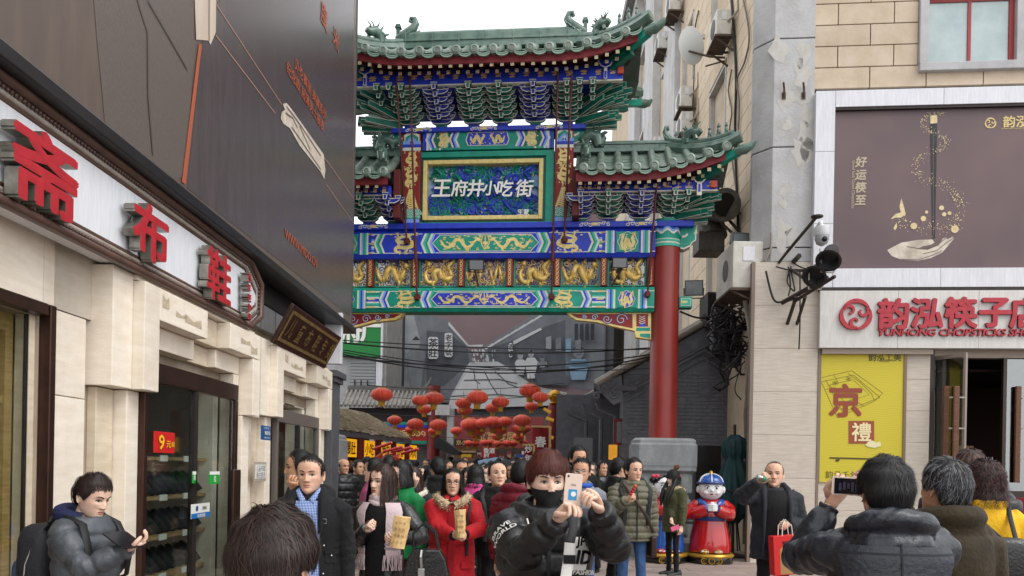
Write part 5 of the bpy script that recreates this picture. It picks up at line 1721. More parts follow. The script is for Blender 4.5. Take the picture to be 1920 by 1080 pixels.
for s in (1,-1):
 xa_,xb_=gx(1078,320,ye2),gx(1374,310,ye2)
 xr_=gx(1250,290)
 z_e=gz(322,ye2)
 xi=gx(1080,300)
 if s>0:
  r,zf=roof('wing_roof',xa_,xb_,False,True,xi,xr_,z_e,gz(293),ye2,.40,1.75,.325,.2,xa_+.16)
 else:
  r,zf=roof('wing_roof',-xb_,-xa_,True,False,-xr_,-xi,z_e,gz(293),ye2,.40,1.75,.325,.2,-xb_+.2)
 inst(BST['hip'],'ridge_beast',r,(s*gx(1105,290),-.15,gz(293)+.1),(0,0,pi if s>0 else 0),(.9,.9,.95))
 inst(BST['hip'],'ridge_beast',r,(s*gx(1098,310,-.6),-.72,gz(318,-.7)+.16),(0,0,pi/2),(.75,.8,.8))
 inst(BST['ridge'],'ridge_beast',r,(s*gx(1255,280),-.0,gz(285)+.0),(0,0,0 if s>0 else pi),(.5,.6,.7))
 a,b=sorted((s*gx(1083,355,-.72),s*gx(1345,355,-.72)))
 eave_plate(a,b,363,345,-.72,0,13,r,False)
 zb2,zt2=gz(417,-.2),gz(362,-.72)
 for k,px in enumerate((1089,1140,1201,1262)):
  bracket(s*gx(px,390,-.4),zb2,zt2,-.2,-.68,4,'bgbg'[k])
 bracket(s*gx(1286,390,-.4),zb2+.1,zt2,-.2,-.68,3,'g',arms=False)
 fan(s*gx(1282,390,-.2),zb2,zt2-.05,s,7,.76)
 x=s*gx(1311,360,-.78)
 z0,z1=gz(372,-.78),gz(342,-.78)
 mb=MB()
 mb.strip([(x-.13,z1+.02),(x-.06,z1-.06),(x,z1-.08),(x+.06,z1-.06),(x+.13,z1+.02)],.022,-.80,1)
 mb.box((x-.045,-.80,z0),(x+.045,-.74,z1-.06),1);mb.box((x-.02,-.804,z0+.06),(x+.02,-.80,z1-.1),0)
 mb.build('corner_collar',[m_gb,m_gw],gate)
 MB().box((s*gx(1338,352,-.78)-.05,-.80,gz(352,-.78)-.06),(s*gx(1338,352,-.78)+.06,-.74,gz(352,-.78)+.06)).build('orange_block',M('block_orange',''),gate)
 a,b=sorted((s*gx(1083,390),s*gx(1290,390)))
 MB().box((a,-.05,zb2+.33),(b,.05,zt2+.25)).build('bracket_backing',M('backing_dark',''),gate)
 MB().box((a,-.68,zt2-.01),(b,.6,zt2+.02)).build('bracket_ceiling',m_gbd,gate)
 a,b=sorted((s*gx(1072,350,-.3),s*gx(1083,350,-.3)))
 MB().box((a+.02,-.6,gz(415,-.3)),(b+.04,.3,gz(325,-.3))).build('wing_cheek',M('cheek_red','#5d1a18',.6),gate,bevel=.01)
for s in (-1,1):
 zt_=gz(585,-.1)
 def q(px,py):return (s*gx(px,py,-.1),gz(py,-.1))
 pts=[q(1062,586),q(1221,586),q(1221,636),q(1192,632),q(1190,620),q(1150,612),q(1120,604),q(1080,600),q(1070,594)]
 o=MB().prism(pts,-.10,.06).build('sparrow_brace',m_gold,gate,bevel=.006)
 cxm=sum(p[0] for p in pts)/len(pts);czm=sum(p[1] for p in pts)/len(pts)
 ins=[q(1070,589),q(1186,589),q(1186,615),q(1150,608),q(1122,600),q(1083,596)]
 MB().flat(ins,-.104).build('red_field',m_gr,o)
 MB().flat([q(1193,589),q(1215,589),q(1215,612),q(1193,612)],-.104).build('red_field',m_gr,o)
 MB().flat([q(1193,614),q(1219,614),q(1219,620),q(1193,620)],-.105).build('green_field',m_gg,o)
 MB().flat([q(1200,625),q(1219,625),q(1219,634),q(1200,630)],-.105).build('green_field',m_gg,o)
 MB().flat([q(1197,612),q(1205,604),q(1214,612)],-.106).build('blue_field',m_gb,o)
 mb=MB()
 for px,py,r_,d in ((1165,599,.13,1),(1138,598,.10,-1),(1115,595,.07,1),(1096,593,.05,-1)):
  x,z=q(px,py)
  mb.strip(spiral(x,z,r_,1.4,0,d*s,22),.03,-.107,0)
  mb.strip(spiral(x,z,r_*.9,1.4,0,d*s,22),.012,-.1085,1)
 for i in range(4):
  x,z=q(1204,606-i*4)
  mb.strip(curve([(x-.06,z+.02),(x,z-.01),(x+.06,z+.02)],8),.014,-.108,1)
 mb.build('scroll_paint',[M('scroll_purple','#3a3a90',.5),m_gw],o)
 MB().box((s*gx(1221,600)-.0,-.08,gz(640)),(s*gx(1225,600),.06,gz(586))).build('brace_edge',m_gold,o)
m_rod=M('rod_red','#5d2320',.5,'#4a1a18',8)
for a,b,ya,yb2 in (((1046,140),(1034,556),-.95,-.32),((1072,145),(1058,450),-.95,-.32),((1232,345),(1214,552),-.8,-.32)):
 for s in (-1,1):
  p0=Vector((s*gx(a[0],a[1],ya),ya,gz(a[1],ya)));p1=Vector((s*gx(b[0],b[1],yb2),yb2,gz(b[1],yb2)))
  o=MB().tube([p0,p1],.020,8).build('tie_rod',m_rod,gate,smooth=60)
  pm_=p0.lerp(p1,.78)
  MB().tube([pm_-(p1-p0).normalized()*.25,pm_+(p1-p0).normalized()*.25],.034,8).build('turnbuckle',m_rod,o,smooth=60)
  MB().lathe([(.07,-.03),(.07,.03)],(p1.x,p1.y+.04,p1.z),6,ax='y').tube([p1-Vector((0,0,.05)),p1+Vector((0,0,.05))],.04,6).build('anchor_plate',m_rod,o)
# the cream building along the right of the lane
cw_=thing('cream_building','tall cream block building running away behind the gate on the right','building',(-8,0,0),CF)
CH_=22.0
wins=[]
def cp(px,py,y=0):return CF.at(px,py,y)
w1=(cp(1330,200)[0],cp(1361,200)[0],5.6,cp(1361,118)[1])
wins.append(w1)
w3=(w1[0],w1[1],w1[3]+1.5,w1[3]+3.4)
w2=(cp(1279,100)[0],cp(1300,100)[0],5.6,w1[3]);w4=(w2[0],w2[1],w3[2],w3[3])
wins+=[w3,w2,w4]
bh,bl_=.40,1.02
MB().box((-30,.13,0),(.6,.6,CH_)).build('wall',M('cream_wall','#c4b49d',.85,'#b8a68d',2,dirt=.3,bump=.2,bs=20),cw_)
XF=cp(1275,150)[0]
shared={}
nb=0
rest=MB()
for r in range(12,42):
 z=r*bh
 x=XF-(bl_/2 if r%2 else 0)
 while x<.45:
  a,b=max(x,XF),min(x+bl_,.45)
  x+=bl_
  if b-a<.1:continue
  segs=[(a,b)]
  for (p,q,s0,s1) in wins:
   if s0-.05<z+bh/2<s1+.02:
    segs=[t for (c,d) in segs for t in ((c,min(d,p)),(max(c,q),d)) if t[1]-t[0]>.04]
  for c,d in segs:
   if nb<290:
    key=round(d-c,3)
    if key not in shared:
     shared[key]=MB().box((.008,-.0,.008),(d-c-.008,.125,bh-.008)).mesh('stone_block',m_cream)
    inst(shared[key],'stone_block',cw_,(c,0,z));nb+=1
   else:
    rest.box((c+.008,0,z+.008),(d-.008,.125,z+bh-.008))
if rest.v:rest.build('far_blocks',m_cream,cw_,kind='stuff')
m_pil=M('white_pilaster','#c2c2c2',.8,'#b3b2b1',3,dirt=.35)
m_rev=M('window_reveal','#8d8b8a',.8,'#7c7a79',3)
for (p,q,s0,s1) in wins:
 MB().box((p,.02,s0),(p+.05,.13,s1)).box((q-.07,-.02,s0),(q,.13,s1)).box((p,-.02,s1-.06),(q,.13,s1)).build('window_surround',m_pil,cw_)
 o=MB().box((p+.05,.35,s0),(q-.07,.4,s1-.06)).build('window',M('window_dark','#5c6064',.15,'#75797c',1),cw_)
 MB().box(((p+q)/2-.03,.3,s0),((p+q)/2+.03,.345,s1-.06)).build('sash_bar',m_redf,o)
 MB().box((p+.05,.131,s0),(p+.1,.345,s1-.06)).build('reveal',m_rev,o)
for px0,px1,zt in ((1253,1274,22),(1216,1232,22),(1186,1198,22)):
 a,b=cp(px0,150)[0],cp(px1,150)[0]
 MB().box((a,-.16,0),(b,.128,zt)).build('pilaster',m_pil,cw_,bevel=.01)
for k in range(5):
 for x in (-11.7,-14.6,-17.5,-21):
  MB().box((x,.02,5+k*3.4),(x+1.4,.125,7.0+k*3.4)).build('window',M('window_dark',''),cw_)
  MB().box((x-.1,-.06,4.85+k*3.4),(x+1.5,.125,4.98+k*3.4)).build('window_ledge',m_pil,cw_)
MB().box((-30,-.5,CH_-.4),(.6,.6,CH_)).build('eave',m_greywall,cw_)
MB().tube([(XF-.9,-.12,0),(XF-.9,-.12,20)],.06,8).tube([(XF-1.3,-.1,0),(XF-1.3,-.1,20)],.05,8).build('drain_pipe',M('pipe_pale','#b9b4ac',.6,dirt=.3),cw_)
MB().box((-30,.6,0),(-4.4,6,CH_-.1)).build('back_mass',m_greywall,cw_)
m_ac=M('ac_white','#c9c7bf',.5,'#b5b1a6',5,dirt=.3,dcol='#7a6f60')
m_rust=M('bracket_rust','#5a4a3e',.7,'#3f342c',10)
def ac(px,py,wpx,label,y=-.05,big=1.0,dpt=.32):
 """air conditioner box on a bracket; px, py = upper left corner of its end face in the photograph"""
 x,z=cp(px,py,-.35)
 W_,D_,H_=.82*big,dpt*big,.56*big
 t=thing('air_conditioner',label,'air conditioner',(x,-.3,z-H_),CF,'air conditioners on the cream building')
 MB().box((x-W_,-.12-D_,z-H_),(x,-.12,z)).build('casing',m_ac,t,bevel=.02)
 g=MB()
 for r in (.06,.11,.16,.2):
  g.tube([(x-W_*.42+r*cos(a),-.125-D_,z-H_/2+r*sin(a)) for a in np.linspace(0,2*pi,17)],.006,4)
 g.build('fan_grille',m_greywall,t)
 MB().lathe([(.2,0),(.2,-.012)],(x-W_*.42,-.12-D_,z-H_/2),20,ax='y').build('fan_ring',m_dark,t)
 MB().box((x,-.10-D_*.7,z-H_*.42),(x+.012,-.14-D_*.25,z-H_*.12)).build('service_cover',m_white,t)
 MB().tube([(x+.01,-.2,z-H_*.5),(x+.12,-.12,z-H_*.45),(x+.14,-.02,z-H_*.2),(x+.1,0,z+.3)],.025,6).build('pipe',M('pipe_wrap','#8b8579',.8),t)
 b=MB()
 for dx in (-.08,-W_+.1):
  b.bar((x+dx,0,z-H_-.03),(x+dx,-D_-.16,z-H_-.03),.04,.04);b.bar((x+dx,0,z-H_-.34),(x+dx,-D_-.12,z-H_-.04),.035,.035)
 b.box((x-W_,-.16-D_,z-H_-.045),(x+.02,-.10,z-H_-.005))
 b.build('bracket',m_rust,t)
ac(1352,16,30,'air conditioner beside the highest window of the cream building')
ac(1283,160,22,'air conditioner below the satellite dish on the cream building')
ac(1262,-18,22,'air conditioner at the top of the white pilaster, above the dish')
ac(1284,208,22,'lowest air conditioner just above the wing roof beasts')
ac(1240,57,14,'far air conditioner level with the tip of the main gate roof')
ac(1232,255,14,'far small air conditioner just above the wing roof ridge')
ac(1408,452,60,'large dirty air conditioner hung low beside the gate column',big=1.55,dpt=.36)
x,z=cp(1290,88,-.8)
ds=thing('satellite_dish','white satellite dish on a bracket of the cream building','satellite dish',(x,-.3,z-.5),CF)
R3=Matrix.Rotation(radians(25),3,'Z')@Matrix.Rotation(radians(-62),3,'X')
mb=MB().lathe([(.001,.0),(.15,.012),(.3,.05),(.42,.1),(.42,.108),(.3,.06),(.001,.012)],(0,0,0),28)
mb.v=[tuple(R3@Vector(v)+Vector((x,-.8,z))) for v in mb.v]
mb.build('reflector',M('dish_white','#cfcfca',.5),ds,smooth=60)
e=Vector((x,-.8,z))+R3@Vector((0,-.1,.55))
MB().tube([Vector((x,-.8,z))+R3@Vector((0,-.42,.1)),e],.014,6).build('arm',m_rust,ds)
MB().tube([Vector((x,-.78,z-.1)),(x+.25,-.35,z-.35),(x+.3,0,z-.4)],.025,6).build('wall_arm',m_rust,ds)
MB().tube([(x+.1,-.4,z-.5),(x+.35,-.02,z-.5)],.02,6).build('stay',m_rust,ds)
MB().cbox(e,(.08,.08,.1)).build('receiver',m_ac,ds)
def cable(name,label,pts,r,mat=None,face=None,cat='cable',n=30):
 q=[Vector(p) for p in pts]
 if len(q)>2:
  out=[]
  for ch in zip(*[curve([(p[i],p[j]) for p in q],n) for i,j in ((0,1),(1,2))]):
   out.append((ch[0][0],ch[0][1],ch[1][1]))
  q=out
 return MB().tube(q,r,6).solo(name,label,cat,mat or m_cable,face,smooth=60)
m_cable=M('cable_black','#17171a',.5)
m_cg=M('cable_grey','#6e675d',.7)
for i,(pts,lab,m) in enumerate(((((1368,-40),(1376,60),(1380,150),(1378,260),(1384,420),(1390,520)),'thick black cable hanging down the cream wall past the windows',m_cable),
(((1385,-40),(1404,56),(1398,110),(1382,150),(1386,190),(1384,260)),'pale loose conduit bending at its elbow on the cream wall',m_cg),
(((1372,130),(1366,170),(1372,210),(1368,260),(1384,380)),'thin grey cable bundle beside the near window reveal',m_cg),
(((1310,20),(1303,60),(1301,150),(1298,200),(1290,215)),'black wire looping beside the satellite dish',m_cable))):
 cable('wall_cable',lab,[CF.pt(a,b,-.04) for a,b in pts],.03 if i==0 else .018,m,CF)
# the dark gabled house behind the gate, right
_q=P(1322,875,18.3)
HF=Face((_q.x,_q.y),(cos(A),-sin(A)))
hs_=thing('grey_gable_house','low dark grey brick house with a gabled end behind the red column','house',(0,0,0),HF)
def hp(px,py,y=0):return HF.at(px,py,y)
m_hb=M('dark_brick','#7b7d83',.75,'#6b6d73',5,dirt=.5,ds=3,bump=.2,bs=30,rnd=.05,dcol='#45464a')
m_hr=M('grey_roof_tile','#6b6967',.8,'#565453',8,bump=.3,bs=30,dirt=.3)
ap=hp(1322,604);le=hp(1118,722);re=hp(1430,690);wl_=hp(1168,750)[0];wr_=hp(1428,750)[0]
sl_=(ap[1]-le[1])/(ap[0]-le[0])
MB().prism([(wl_,0),(wr_,0),(wr_,re[1]-.1),(re[0]-.4,re[1]+.05),(ap[0],ap[1]-.12),(wl_,ap[1]-.12-(ap[0]-wl_)*sl_)],.02,.3).build('gable_wall',m_hb,hs_)
bk=MB()
rr=random.Random(3)
for r in range(46):
 z=.05+r*.085
 x=wl_+(.12 if r%2 else 0)
 while x<wr_-.05:
  top=ap[1]-.25-abs(x+.12-ap[0])*sl_*(1.1 if x>ap[0] else 1)
  if z<top and not (x>0 and x>hp(1300,900)[0] and z<hp(1320,832)[1]):
   bk.box((x+.004,-.0-rr.uniform(0,.006),z+.004),(min(x+.24,wr_)-.004,.03,z+.079))
  x+=.24
bk.build('brickwork',m_hb,hs_,kind='stuff')
for off_,y in ((.55,-.03),(.65,-.045),(.82,-.03)):
 q=[(wl_,ap[1]-off_-(ap[0]-wl_)*sl_*.95),(ap[0],ap[1]-off_),(wr_,ap[1]-off_-(wr_-ap[0])*sl_*1.05)]
 MB().tube([(x,y,z) for x,z in q],.035,5).build('gable_moulding',m_hb,hs_)
for pts in ([(1312,722),(1332,722),(1332,742),(1312,742)],):
 b=[hp(*p) for p in pts]
 MB().prism(b,-.03,0).prism([(x*.6+b[0][0]*.2+b[1][0]*.2,z*.6+b[0][1]*.2+b[2][1]*.2) for x,z in b],-.05,-.03).build('carved_tile',m_hb,hs_,bevel=.006)
MB().box((hp(1297,752)[0],-.02,hp(1300,752)[1]),(hp(1340,752)[0],0,hp(1300,749)[1])).build('ledge',m_hb,hs_)
for s,e in ((-1,le),(1,re)):
 q=[Vector((ap[0],-.12,ap[1])).lerp(Vector((e[0],-.12,e[1])),t) for t in np.linspace(0,1,8)]
 mb=MB().tube(q,.07,8)
 mb.tube([p+Vector((0,.12,.03)) for p in q],.1,8)
 o=mb.build('verge_coping',M('coping_pale','#a39b90',.8,'#8b8379',8,dirt=.4),hs_,smooth=50)
 tm=MB()
 for j in range(7):
  y=.1+j*.3
  tm.tube([(p.x,y,p.z+.06) for p in q],.055,6)
 tm.grid([[(p.x,y,p.z+.02) for p in q] for y in (0,2.2)])
 tm.build('roof_tiles',m_hr,hs_,kind='stuff')
MB().tube([(ap[0],-.15,ap[1]+.06),(ap[0],2.2,ap[1]+.06)],.1,8).lathe([(.1,-.02),(.13,0),(.13,.05)],(ap[0],-.16,ap[1]+.04),16,ax='y').build('roof_ridge',m_hr,hs_,smooth=50)
mb=MB()
for k in range(9):
 t=k/8
 p=Vector((ap[0]+(re[0]-ap[0])*t,-.17,ap[1]+(re[1]-ap[1])*t-.06))
 mb.cbox(p,(.14,.1,.12),Matrix.Rotation(rr.uniform(-.5,.5),3,'Y'))
mb.build('broken_verge_tile',m_hr,hs_)
m_eave=M('porch_dark','#5c5c61',.7,'#6a6a70',5)
pe=hp(1036,772);pw0=hp(1040,760)[0]
porch=MB()
porch.add([(le[0],-.1,le[1]-.04),(wl_+.3,-.1,le[1]+.42),(wl_+.3,5,le[1]+.42),(le[0],5,le[1]-.04)],[(0,1,2,3)])
porch.box((le[0],-.15,le[1]-.14),(wl_+.3,-.05,le[1]-.02)).box((wl_,.3,0),(wl_+.1,6,le[1]))
porch.build('porch_roof',m_eave,hs_)
for k in range(9):
 y=.1+.5*k
 mb=MB().tube([(le[0]-.05,y,le[1]-.02),(wl_+.2,y,le[1]+.40)],.05,6)
 mb.build('roof_tile_row',m_hr,hs_)
cv=MB()
for (px,py,r_,d) in ((1132,728,.16,1),(1150,738,.13,-1),(1120,742,.09,1),(1145,720,.08,-1)):
 x,z=hp(px,py,-.14)
 cv.tube([(a,-.14,b) for a,b in spiral(x,z,r_,1.3,.5,d,16)],.03,5)
cv.prism([hp(1112,722),hp(1165,705),hp(1168,752),hp(1150,760),hp(1135,745)],-.13,-.05)
cv.build('carved_gable_end',m_hb,hs_,smooth=50)
for px in (1062,1092,1118):
 q=[hp(px+36,782,.4),hp(px+20,775,.4),hp(px+4,768,.4),hp(px,755,.4)]
 MB().tube([(x,.4+(1118-px)*.03,z) for x,z in q],.035,6).tube([(q[0][0],.4+(1118-px)*.03,q[0][1]),(q[0][0],.4+(1118-px)*.03,.1)],.05,6).build('curved_bracket',m_eave,hs_,smooth=60)
x0,z0=hp(1150,835,.2);x1,z1=hp(1178,785,.2)
for a,b in (((x0,z0-1.2),(x0+.07,z1)),((x1-.07,z0-1.2),(x1,z1)),((x0+.07,z1-.07),(x1-.07,z1)),((x0+.07,z0),(x1-.07,z0+.07))):
 MB().box((a[0],.18,a[1]),(b[0],.24,b[1])).build('window_frame',M('porch_red','#6e1d1a',.6),hs_)
MB().box((x0+.07,.21,z0+.07),(x1-.07,.22,z1-.07)).build('pane',M('porch_pane','#3b3d40',.2),hs_)
MB().box((hp(1076,800,.8)[0],.9,.1),(hp(1112,800,.8)[0],.95,hp(1080,820,.8)[1])).build('door_panel',M('door_grey','#66686a',.4),hs_)
MB().box((hp(1042,800,2)[0],2.2,0),(wl_,2.3,3.6)).build('back_wall',m_eave,hs_)
dx0_,dz1_=hp(1305,835);dx1_,_=hp(1352,835)
MB().box((dx0_,-.02,0),(dx1_,.04,dz1_)).build('doorway',M('doorway_black','#0f0d0d',.3,'#241c1a',3),hs_)
lb=MB().box((hp(1141,862,-.2)[0],-.3,hp(1141,862,-.2)[1]),(hp(1157,862,-.2)[0],-.14,hp(1141,834,-.2)[1]))
lb.solo('lantern_box','small yellow lantern box beside the porch of the dark house','lantern',M('lantern_yellow','#d08a1c',.5,'#e8b046',3,emit=.35),HF,bevel=.01)
_q=P(1040,875,24)
H2=Face((_q.x,_q.y),(cos(A),-sin(A)))
h2=thing('far_porch','dark tiled eave and red panelled porch farther along the lane on the right','porch',(1,1,0),H2)
a_=H2.at(1036,772);b_=H2.at(1128,730)
mb=MB()
for k in range(14):
 y=.0+k*.45
 mb.tube([(a_[0],y,a_[1]+.03),((a_[0]+b_[0])/2,y,(a_[1]+b_[1])/2-.05),(b_[0],y,b_[1])],.11,6)
mb.grid([[(a_[0],y,a_[1]),((a_[0]+b_[0])/2,y,(a_[1]+b_[1])/2-.1),(b_[0],y,b_[1]-.05)] for y in (-.1,6.3)])
mb.build('roof_tiles',m_hr,h2,kind='stuff')
MB().box((a_[0]+.3,1,0),(a_[0]+.5,6,a_[1])).box((a_[0]+.2,.9,0),(b_[0]+1,1,b_[1]-.3)).build('wall',m_eave,h2)
for k in range(4):
 MB().box((a_[0]+.25,1.1+k*1.2,.3),(a_[0]+.31,1.9+k*1.2,2.2)).build('red_panel',M('porch_red',''),h2)
MB().tube([H2.pt(1045,792,-.3),H2.pt(1100,790,-.3)],.05,6).build('eave_pole',m_eave,h2)
# end of the lane: mural, green sign, pavilions
_q=P(940,875,37)
MF=Face((_q.x,_q.y),(1,-.03))
def mp(px,py,y=0):return MF.at(px,py,y)
end=thing('mural_building','grey building end wall that carries the big street photograph mural','building',(0,1,0),MF)
mz0,mz1=mp(940,757)[1],mp(940,392)[1]
MB().box((mp(722,600)[0],.2,0),(mp(1152,600)[0],8,mz1+.3)).build('wall',M('end_wall_grey','#626368',.8,'#56575b',2),end)
MB().tube([(mp(737,600)[0],0,4),(mp(737,600)[0],0,mz1)],.14,8).tube([(mp(752,600)[0],0,4),(mp(752,600)[0],0,mz1)],.2,8).build('drain_pipe',M('pipe_dark','#3d3e42',.6),end)
mu=thing('street_mural','huge grey printed mural of an old street scene closing the lane','mural',(0,0,mz0),MF)
MB().box((mp(752,600)[0],0,mz0),(mp(1136,600)[0],.15,mz1)).build('print_sheet',M('mural_sky','#7d6a6c',.7,'#857073',.5),mu)
tones={}
def tone(i):
 g=[('#50545a','#5d6168'),('#6b6f75','#7c8086'),('#8d9195','#a1a4a7'),('#bcbfc0','#c9cbcc'),('#d8dadb','#caccce'),('#84a3ba','#7490a6'),('#2c2f35','#3a3d43')][i]
 return M('mural_tone_'+'abcdefg'[i],g[0],.75,g[1],1.6,nd=6)
lay_=[0]
def mpoly(pts,i,nm='mural_print'):
 lay_[0]+=1
 MB().flat([mp(600+a/3,580+b/3) for a,b in pts],-.004-.004*lay_[0]).build(nm,tone(i),mu)
mpoly([(500,-400),(560,20),(720,60),(840,205),(860,300),(740,520),(460,540),(455,-400)],1)
mpoly([(460,0),(520,0),(560,160),(560,520),(460,530)],2)
mpoly([(600,120),(720,130),(830,215),(840,300),(700,430),(600,430)],0)
mpoly([(1210,20),(920,212),(910,300),(1000,300),(1200,420),(1600,460),(1600,-400),(1500,-350)],1)
mpoly([(1130,160),(940,222),(960,290),(1120,330),(1380,420),(1380,60),(1260,100)],0)
for k in range(7):
 a=(1240-k*45,30+k*27)
 mpoly([(a[0],a[1]),(a[0]-42,a[1]+30),(a[0]-36,a[1]+36),(a[0]+12,a[1]+8)],3)
mpoly([(1085,180),(1240,105),(1250,115),(1090,200)],3);mpoly([(725,70),(840,205),(832,210),(722,90)],3)
mpoly([(840,300),(1000,295),(1060,330),(1200,430),(1390,470),(1340,540),(720,560),(735,490)],3)
mpoly([(740,500),(830,350),(950,350),(1010,560),(720,560)],4)
for q in ([(866,345),(872,400),(900,420)],[(925,350),(960,420),(1000,480)],[(985,350),(1060,420),(1110,440)],[(735,490),(1000,480),(1250,500)],[(810,400),(1010,395),(1110,420)],[(845,340),(1010,340)]):
 lay_[0]+=1
 MB().strip([mp(600+a/3,580+b/3) for a,b in q],.05,-.004-.004*lay_[0]).build('mural_line',tone(0),mu)
rr=random.Random(8)
for k in range(34):
 x,y=rr.uniform(838,980),rr.uniform(225,295)
 mpoly([(x,y),(x+7,y-2),(x+10,y+14),(x+3,y+16)],rr.choice((3,4,4,2)))
mpoly([(835,205),(920,202),(912,216),(840,218)],3)
def sgn(x0,y0,x1,y1,body):
 mpoly([(x0,y0+8),(x0+8,y0),(x1-8,y0),(x1,y0+8),(x1,y1-8),(x1-8,y1),(x0+8,y1),(x0,y1-8)],4)
 c=mp(600+(x0+x1)/6,580+(y0+y1)/6)
 text_on(mu,'mural_lettering',body,(y1-y0)/3/F*37/len(body)*.9,(c[0],-.006-.004*lay_[0],c[1]),tone(6),.02,vertical=True,lead=1.0)
sgn(612,160,668,282,'茶莊');sgn(704,138,748,272,'老字號');sgn(1060,195,1086,274,'酒樓')
def man(x,y0,y1,w_,i,j):
 mpoly([(x-w_*.3,y0+w_*.75),(x+w_*.3,y0+w_*.75),(x+w_*.55,y0+w_*1.1),(x+w_*.5,(y0+y1)/2),(x+w_*.3,y1),(x-w_*.3,y1),(x-w_*.5,(y0+y1)/2),(x-w_*.55,y0+w_*1.1)],i)
 mpoly([(x+w_*.26*cos(t),y0+w_*.42+w_*.34*sin(t)) for t in np.linspace(0,2*pi,10,endpoint=False)],j)
 mpoly([(x-w_*.24,y0+w_*.3),(x,y0+w_*.05),(x+w_*.24,y0+w_*.3)],6)
man(545,150,440,95,1,2);man(1128,240,370,62,3,2);man(1188,225,392,68,3,2);man(1250,262,330,50,2,1);man(1452,190,400,125,5,1)
mpoly([(1205,370),(1260,330),(1400,380),(1390,430),(1230,430)],0)
for k in range(4):
 mpoly([(1270+k*55,165+k*6),(1300+k*55,155+k*6),(1300+k*55,235+k*8),(1270+k*55,230+k*8)],(2,1,5,1)[k])
 mpoly([(1430+k*30,90),(1450+k*30,86),(1450+k*30,180),(1430+k*30,180)],6)
_q=P(680,875,31)
GS=Face((_q.x,_q.y),(1,-.02))
def gp(px,py,y=0):return GS.at(px,py,y)
gsn=thing('green_sign','green shop sign with white characters behind the gate beam at left','sign',(*[0,0],gp(680,668)[1]),GS)
MB().box((gp(640,640)[0],0,gp(680,668)[1]),(gp(714,640)[0],.2,gp(680,560)[1])).build('panel',M('sign_green','#117a35',.5),gsn)
MB().box((gp(714.3,640)[0],-.05,gp(680,670)[1]),(gp(718,640)[0],.2,gp(680,560)[1])).build('border',m_white,gsn)
for ch,px in zip('府广',(659,696)):
 x,z=gp(px,622)
 text_on(gsn,'character',ch,.85,(x,-.03,z),m_print,.045)
wb=thing('white_shopfront','pale shuttered shopfront below the green sign','building',(0,1,0),GS)
MB().box((gp(600,700)[0],.25,0),(gp(722,700)[0],4,gp(680,480)[1])).build('wall',M('pale_front','#a7a8a8',.7,'#929393',2,dirt=.3),wb)
for k in range(9):
 z=gp(680,728-k*6)[1]
 MB().box((gp(654,700)[0],.2,z),(gp(702,700)[0],.24,z+.10)).build('shutter_slat',M('slat_grey','#8e9091',.5),wb)
MB().box((gp(704,700)[0],.1,gp(680,735)[1]),(gp(716,700)[0],.25,gp(680,672)[1])).build('white_board',m_white,wb)
for k in range(3):
 MB().tube([gp(664+k*12,712)[0:1]+(.1,)+gp(664,712)[1:],gp(664+k*12,720)[0:1]+(.1,)+gp(664,722)[1:]],.03,5).build('wall_hook',m_dark,wb)
_q=P(730,875,27)
PV=Face((_q.x,_q.y),(1,-.03))
def pp(px,py,y=0):return PV.at(px,py,y)
pav=thing('tiled_pavilion','grey tiled pavilion with red column and painted board on the left of the lane','pavilion',(0,0,0),PV)
zr1,ze1=pp(730,733,.9)[1],pp(730,762)[1]
mb=MB()
x=pp(640,750)[0]
while x<pp(800,750)[0]:
 mb.tube([(x,0,ze1),(x,.45,ze1+(zr1-ze1)*.4),(x,.9,zr1)],.055,6)
 x+=.15
mb.grid([[(a,0,ze1-.03),(a,.9,zr1-.03)] for a in (pp(640,750)[0],pp(800,750)[0])])
mb.build('roof_tiles',M('pavilion_tile','#8a8782',.8,'#6d6a66',6,dirt=.3),pav,kind='stuff')
MB().box((pp(640,750)[0],.85,zr1-.02),(pp(795,750)[0],1.0,zr1+.16)).tube([(pp(790,750)[0],.92,zr1+.1),(pp(798,750)[0],.92,zr1+.3),(pp(802,750)[0],.92,zr1+.5)],[.08,.06,.03],6).build('roof_ridge',m_hr,pav)
MB().box((pp(650,770)[0],.3,ze1-.5),(pp(800,770)[0],.5,ze1-.04)).build('eave_beam',M('pav_dark','#2a2224',.7),pav)
m_pcol=M('pavilion_red','#7b2521',.5,'#6c1f1c',3)
MB().lathe([(.23,0),(.21,pp(810,722)[1])],(pp(811,800)[0],.3,0),18).build('column',m_pcol,pav,smooth=50)
MB().lathe([(.17,0),(.17,pp(696,722)[1])],(pp(697,800)[0],1.2,0),14).build('column',m_pcol,pav,smooth=50)
zc=pp(770,812)[1]
MB().box((pp(740,800)[0],.2,zc-.3),(pp(800,800)[0],.35,zc+.28)).build('painted_board',M('board_red','#a11f1b',.5),pav)
for dz,m in ((.24,m_gb),(-.30,m_gg),(.33,m_gg)):
 MB().box((pp(722,800)[0],.17,zc+dz-.05),(pp(800,800)[0],.21,zc+dz+.05)).build('painted_strip',m,pav)
mb=MB()
for k in range(6):
 x=pp(746+k*9,812)[0]
 mb.strip([(a,b) for a,b in spiral(x,zc,.1,1.2,k,1,10)],.03,.195)
mb.build('gold_scroll',m_gold,pav)
MB().box((pp(800,800)[0],.1,1.0+2.4),(pp(842,800)[0],.35,3.75)).build('white_lintel',m_pil,pav)
MB().box((pp(836,800)[0],.3,0),(pp(848,800)[0],.7,pp(840,765)[1])).build('pale_post',m_pil,pav)
sh=thing('rolling_shutter','closed grey rolling shutter beside the red pavilion column','shutter',(0,1,0),PV)
za,zb2=0,pp(770,832)[1]
